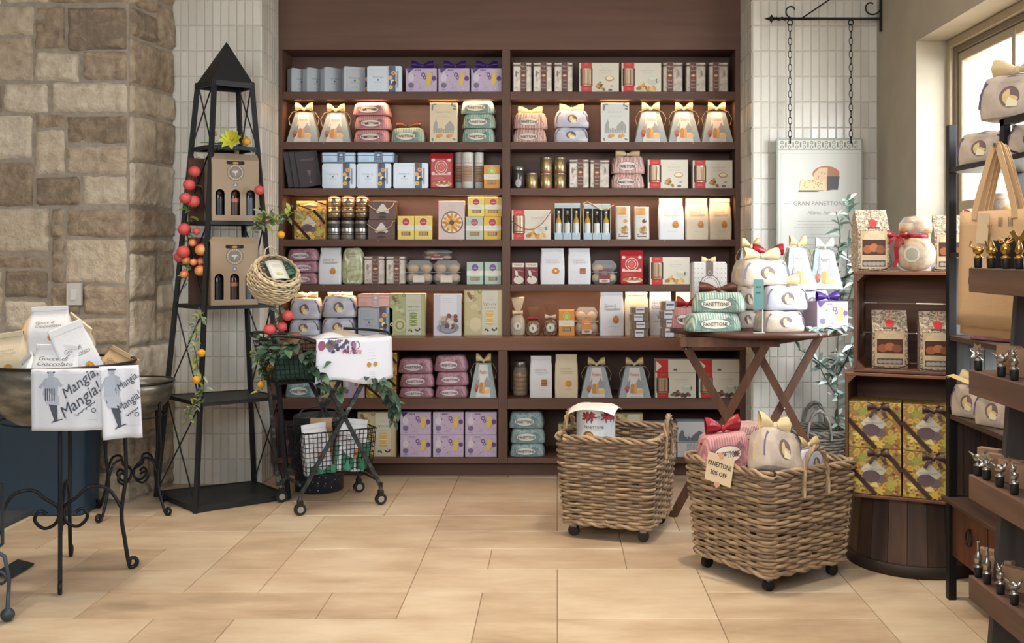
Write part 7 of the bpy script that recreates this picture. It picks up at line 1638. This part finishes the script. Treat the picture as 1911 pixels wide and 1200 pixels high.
cards = [[(1868, .085, '141415'), (1897, .092, '141415')], [(1880, .085, '8f6f52'), (1908, .085, '8f6f52')], [(1843, .075, '8a6b50'), (1862, .07, '8a6b50'), (1883, .07, '94745a'), (1905, .07, '8a6b50')], [(1843, .07, '8a6b50'), (1866, .068, '94745a'), (1890, .068, '8a6b50')]]
for i, (z_, row) in enumerate(zip(TRZ, cards)):
    for j, (px, h, col) in enumerate(row):
        X = AX+.07; Y = X*F0/(px-CX); scard(X, Y, z_+.0005, h, col, f'{"black" if i == 0 else "kraft"} stopper box, {NN[j]} on the {ROWN[i]} tray of the display', .07)
# --- hanging sign, chains and bracket
SY_ = 6.40; x0, x1 = Xp(1449, SY_), Xp(1610, SY_); zt, zb = Zp(258, SY_), Zp(560, SY_); w, h = x1-x0, zt-zb
t = empty('hanging_sign', ((x0+x1)/2, SY_, zt), 0, 'framed hanging sign reading GRAN PANETTONE with a cut cake picture', 'sign'); m = MB(); m.box(-w/2, 0, -h, w/2, .022, 0, P('8e9688', .6), .002); m.build('board', t)
F = lambda u, v, o: (u-w/2, -o, v-h); m = MB(); SP = P('bcbcb4', .6); TXI = P('85857e', .6)
rect(m, F, .012, .012, w-.012, h-.075, SP, .0012); rect(m, F, .012, h-.07, w-.012, h-.012, P('b9b8ae', .6), .0012)
for k in range(11):
    u = .035+.0465*k
    for sy in (0, 1): ring(m, F, u, h-.027-.028*sy, .006, .011, P('6f7068', .6), .0018, 8)
    if k < 10: rect(m, F, u+.019, h-.056, u+.028, h-.026, P('6f7068', .6), .0018)
frame(m, F, .028, .03, w-.028, h-.095, .0016, P('9a9a92', .6), .0018)
cx = w*.5; cy = h*.735
poly(m, F, [(cx+.005, cy-.055), (cx+.115, cy-.055), (cx+.125, cy+.03), (cx-.0, cy+.03)], P('3a3437', .5), .002)
ell(m, F, cx+.04, cy+.045, .085, .05, P('9a6a4c', .6), .0024, 26); poly(m, F, [(cx-.035, cy-.035), (cx+.045, cy-.06), (cx+.05, cy+.085), (cx-.0, cy+.085), (cx-.038, cy+.045)], P('c3a888', .6), .003)
poly(m, F, [(cx+.045, cy-.06), (cx+.115, cy-.05), (cx+.125, cy+.03), (cx+.045, cy+.03)], P('3a3437', .5), .0034)
poly(m, F, [(cx-.13, cy-.06), (cx+.03, cy-.06), (cx+.035, cy-.055), (cx+.03, cy+.01), (cx-.118, cy+.012)], P('c9b890', .6), .0038); poly(m, F, [(cx-.135, cy-.068), (cx-.02, cy-.068), (cx+.03, cy-.058), (cx-.13, cy-.058)], P('5d4a44', .6), .0042)
r = random.Random(2)
for _ in range(34): ell(m, F, cx-.11+.13*r.random(), cy-.05+.055*r.random(), .0035, .003, P(r.choice(['8f6a5c', '7a5a48', 'a8845c']), .6), .0046, 6)
for _ in range(22): ell(m, F, cx-.025+.06*r.random(), cy-.02+.09*r.random(), .0035, .003, P('a07c62', .6), .0036, 6)
txt(m, F, 'GRAN PANETTONE', w/2, h*.598, .027, P('6f6d68', .6), .002, 0, 0, w*.66); rect(m, F, .045, h*.597, .085, h*.599, TXI, .002); rect(m, F, w-.085, h*.597, w-.045, h*.599, TXI, .002)
txt(m, F, 'Milano, Italy', w/2, h*.54, .022, P('7a7872', .6), .002, .35, 0, w*.36)
for k, (v, ww) in enumerate(((.485, .7), (.465, .72), (.445, .62), (.405, .3), (.385, .45), (.34, .68), (.32, .7), (.30, .6), (.28, .7), (.26, .66), (.24, .5))): lines(m, F, w/2, h*v, w*ww, 1, .01, TXI, .002, .0028)
m.build('printed_face', t)
def chain(px, y0, y1, lb):
    m = MB(); n = 17; zt_, zb_ = Zp(y0, SY_), Zp(y1, SY_); L = (zt_-zb_)/n
    for k in range(n):
        zc = zt_-L*(k+.5); a = (k % 2)*R(80)+R(10); P_ = []
        for q in range(14): w_ = 2*PI*q/14; x = .0115*math.cos(w_); zz = L*.60*math.sin(w_); P_.append((x*math.cos(a), x*math.sin(a), zc+zz))
        m.tube(P_, .0024, IRON, 5, True)
    m.tube([(0, 0, zb_+.005), (0, -.005, zb_-.04)], .005, IRON, 6)
    o = m.build('chain', None, (Xp(px, SY_), SY_+.002, 0)); tag(o, lb, 'chain', 'chains carrying the sign')
chain(1474.5, 46, 256, 'left black chain carrying the hanging sign'); chain(1588, 46, 256, 'right black chain carrying the hanging sign')
t = empty('sign_bracket', (XR, SY_, Zp(35, SY_)), 0, 'black wrought iron scroll bracket on the right wall above the sign', 'bracket'); L = XR-Xp(1422, SY_)
m = MB(); m.tube([(0, 0, 0), (-L+.09, 0, 0)], .009, IRON, 6); m.build('arm', t)
m = MB(); m.lathe([(.001, -.075), (.012, -.04), (.028, -.03), (.012, -.022), (.008, 0)], IRON, 10); o = m.build('spear_tip', t, (-L+.09, 0, 0), (0, R(90), 0)); m = MB()
m.tube([(-L+.09+.06*k/10, .008*math.sin(k), .008*math.cos(k)) for k in range(11)], .006, IRON, 6); m.build('twist', t)
m = MB(); m.box(-.014, -.012, -.08, 0, .012, .45, IRON, .002); m.build('wall_plate', t)
m = MB(); m.tube([(-.5, 0, .005), (-.02, 0, .33)], .005, IRON, 6); m.build('brace_rod', t)
m = MB(); m.tube(sm(arc_pts((-.065, 0, .075), .06, .02, 0, -300, 14, (1, 0, 0))), .005, IRON, 6); m.build('scroll', t)
m = MB(); m.tube(sm(arc_pts((-.565, 0, .05), .048, .018, -80, -340, 14, (1, 0, 0))), .005, IRON, 6); m.build('scroll', t)
for px in (1474.5, 1588): m = MB(); m.tube([(Xp(px, SY_)-XR+.016*math.cos(2*PI*k/16), 0, -.024+.016*math.sin(2*PI*k/16)) for k in range(16)], .004, IRON, 6, True); m.build('eye_ring', t)
# --- olive branches in a grey wicker basket
GW = [mnoise('grey_wicker_%d' % i, [(.3, a), (.7, b)], (18, 18, 18), 4, .7) for i, (a, b) in enumerate((('6a645c', '8a847a'), ('77716a', '99938a')))]
gx, gy = 1.60, 6.27; t = empty('wicker_basket', (gx, gy, 0), 0, 'grey round wicker basket with looped handles on the floor behind the table', 'basket'); m = MB()
def gp(k): f = k/20; q = .155+.03*f; return [(V((q*math.cos(2*PI*i/64), q*math.sin(2*PI*i/64), .012+.018*k)), V((math.cos(2*PI*i/64), math.sin(2*PI*i/64), 0))) for i in range(64)]
weave(m, gp, 21, GW, .009, .006, 2); m.lathe([(.15, 0), (.15, .02)], GW[0], 24); m.build('woven_body', t)
m = MB(); [m.tube([((.188+.01*math.sin(i*.7+k*2))*math.cos(2*PI*i/64), (.188+.01*math.sin(i*.7+k*2))*math.sin(2*PI*i/64), .39+.01*math.cos(i*.7+k*2)) for i in range(64)], .009, GW[k % 2], 6, True) for k in range(3)]; m.build('rim', t)
for a in (-100, 80):
    d = V((math.cos(R(a)), math.sin(R(a)), 0)); tn = V((-d.y, d.x, 0)); m = MB()
    for k in range(2): m.tube([d*(.19+.006*math.sin(i+k*3))+tn*(.07*math.cos(PI*i/20))+V((0, 0, .36+.17*math.sin(PI*i/20)+.006*math.cos(i+k*3))) for i in range(21)], .008, GW[k], 6)
    m.build('handle', t)
t = empty('olive_branches', (gx+.06, gy, .1), 0, 'grey-green olive branches rising from the grey basket beside the crates', 'plant'); r = random.Random(14); mst = MB(); mlf = MB(); OL = [P('6b8074', .6), P('94a79c', .55), P('c3ccc2', .5), P('4f6659', .6)]; BR = P('5a5a50', .8); o_ = V((-gx-.06, -gy, -.1))
def br(pts, n, ln=.075):
    q = sm(pts, 5); mst.tube(q, lambda f: .007*(1-.7*f), BR, 5)
    for i in range(n):
        p = q[int(len(q)*(.12+.88*r.random())-1)]; leaf(mlf, p, (r.uniform(-1, 1), r.uniform(-1, .5), r.uniform(-.3, 1)), ln*r.uniform(.7, 1.3), ln*.28, r.choice(OL), (r.uniform(-.4, .4), -.7, .6), .2)
def bp(px, py, Y=6.2): return W(px, py, Y)
br([bp(1563, 830), bp(1564, 760), bp(1562, 690), bp(1566, 610), bp(1578, 520), bp(1585, 430)], 60)
br([bp(1566, 600), bp(1590, 540, 6.1), bp(1600, 470, 6.0), bp(1583, 400, 6.0), bp(1580, 372, 6.0)], 42); br([bp(1570, 560), bp(1560, 500), bp(1568, 440), bp(1560, 395)], 36)
br([bp(1564, 720), bp(1545, 690), bp(1515, 665), bp(1490, 652)], 22, .08); br([bp(1564, 700), bp(1580, 670, 6.1), bp(1592, 640, 6.0)], 30, .09); br([bp(1572, 520), bp(1600, 500, 6.0), bp(1612, 440, 6.0)], 22); br([bp(1563, 740), bp(1540, 705), bp(1528, 680)], 18, .08)
mst.build('stems', t, o_); mlf.build('leaves', t, o_)
# prototypes that were never placed
for q in K.values():
    if not q[4]:
        def rm(o):
            for k in kids(o): rm(k)
            bpy.data.objects.remove(o)
        rm(q[0])
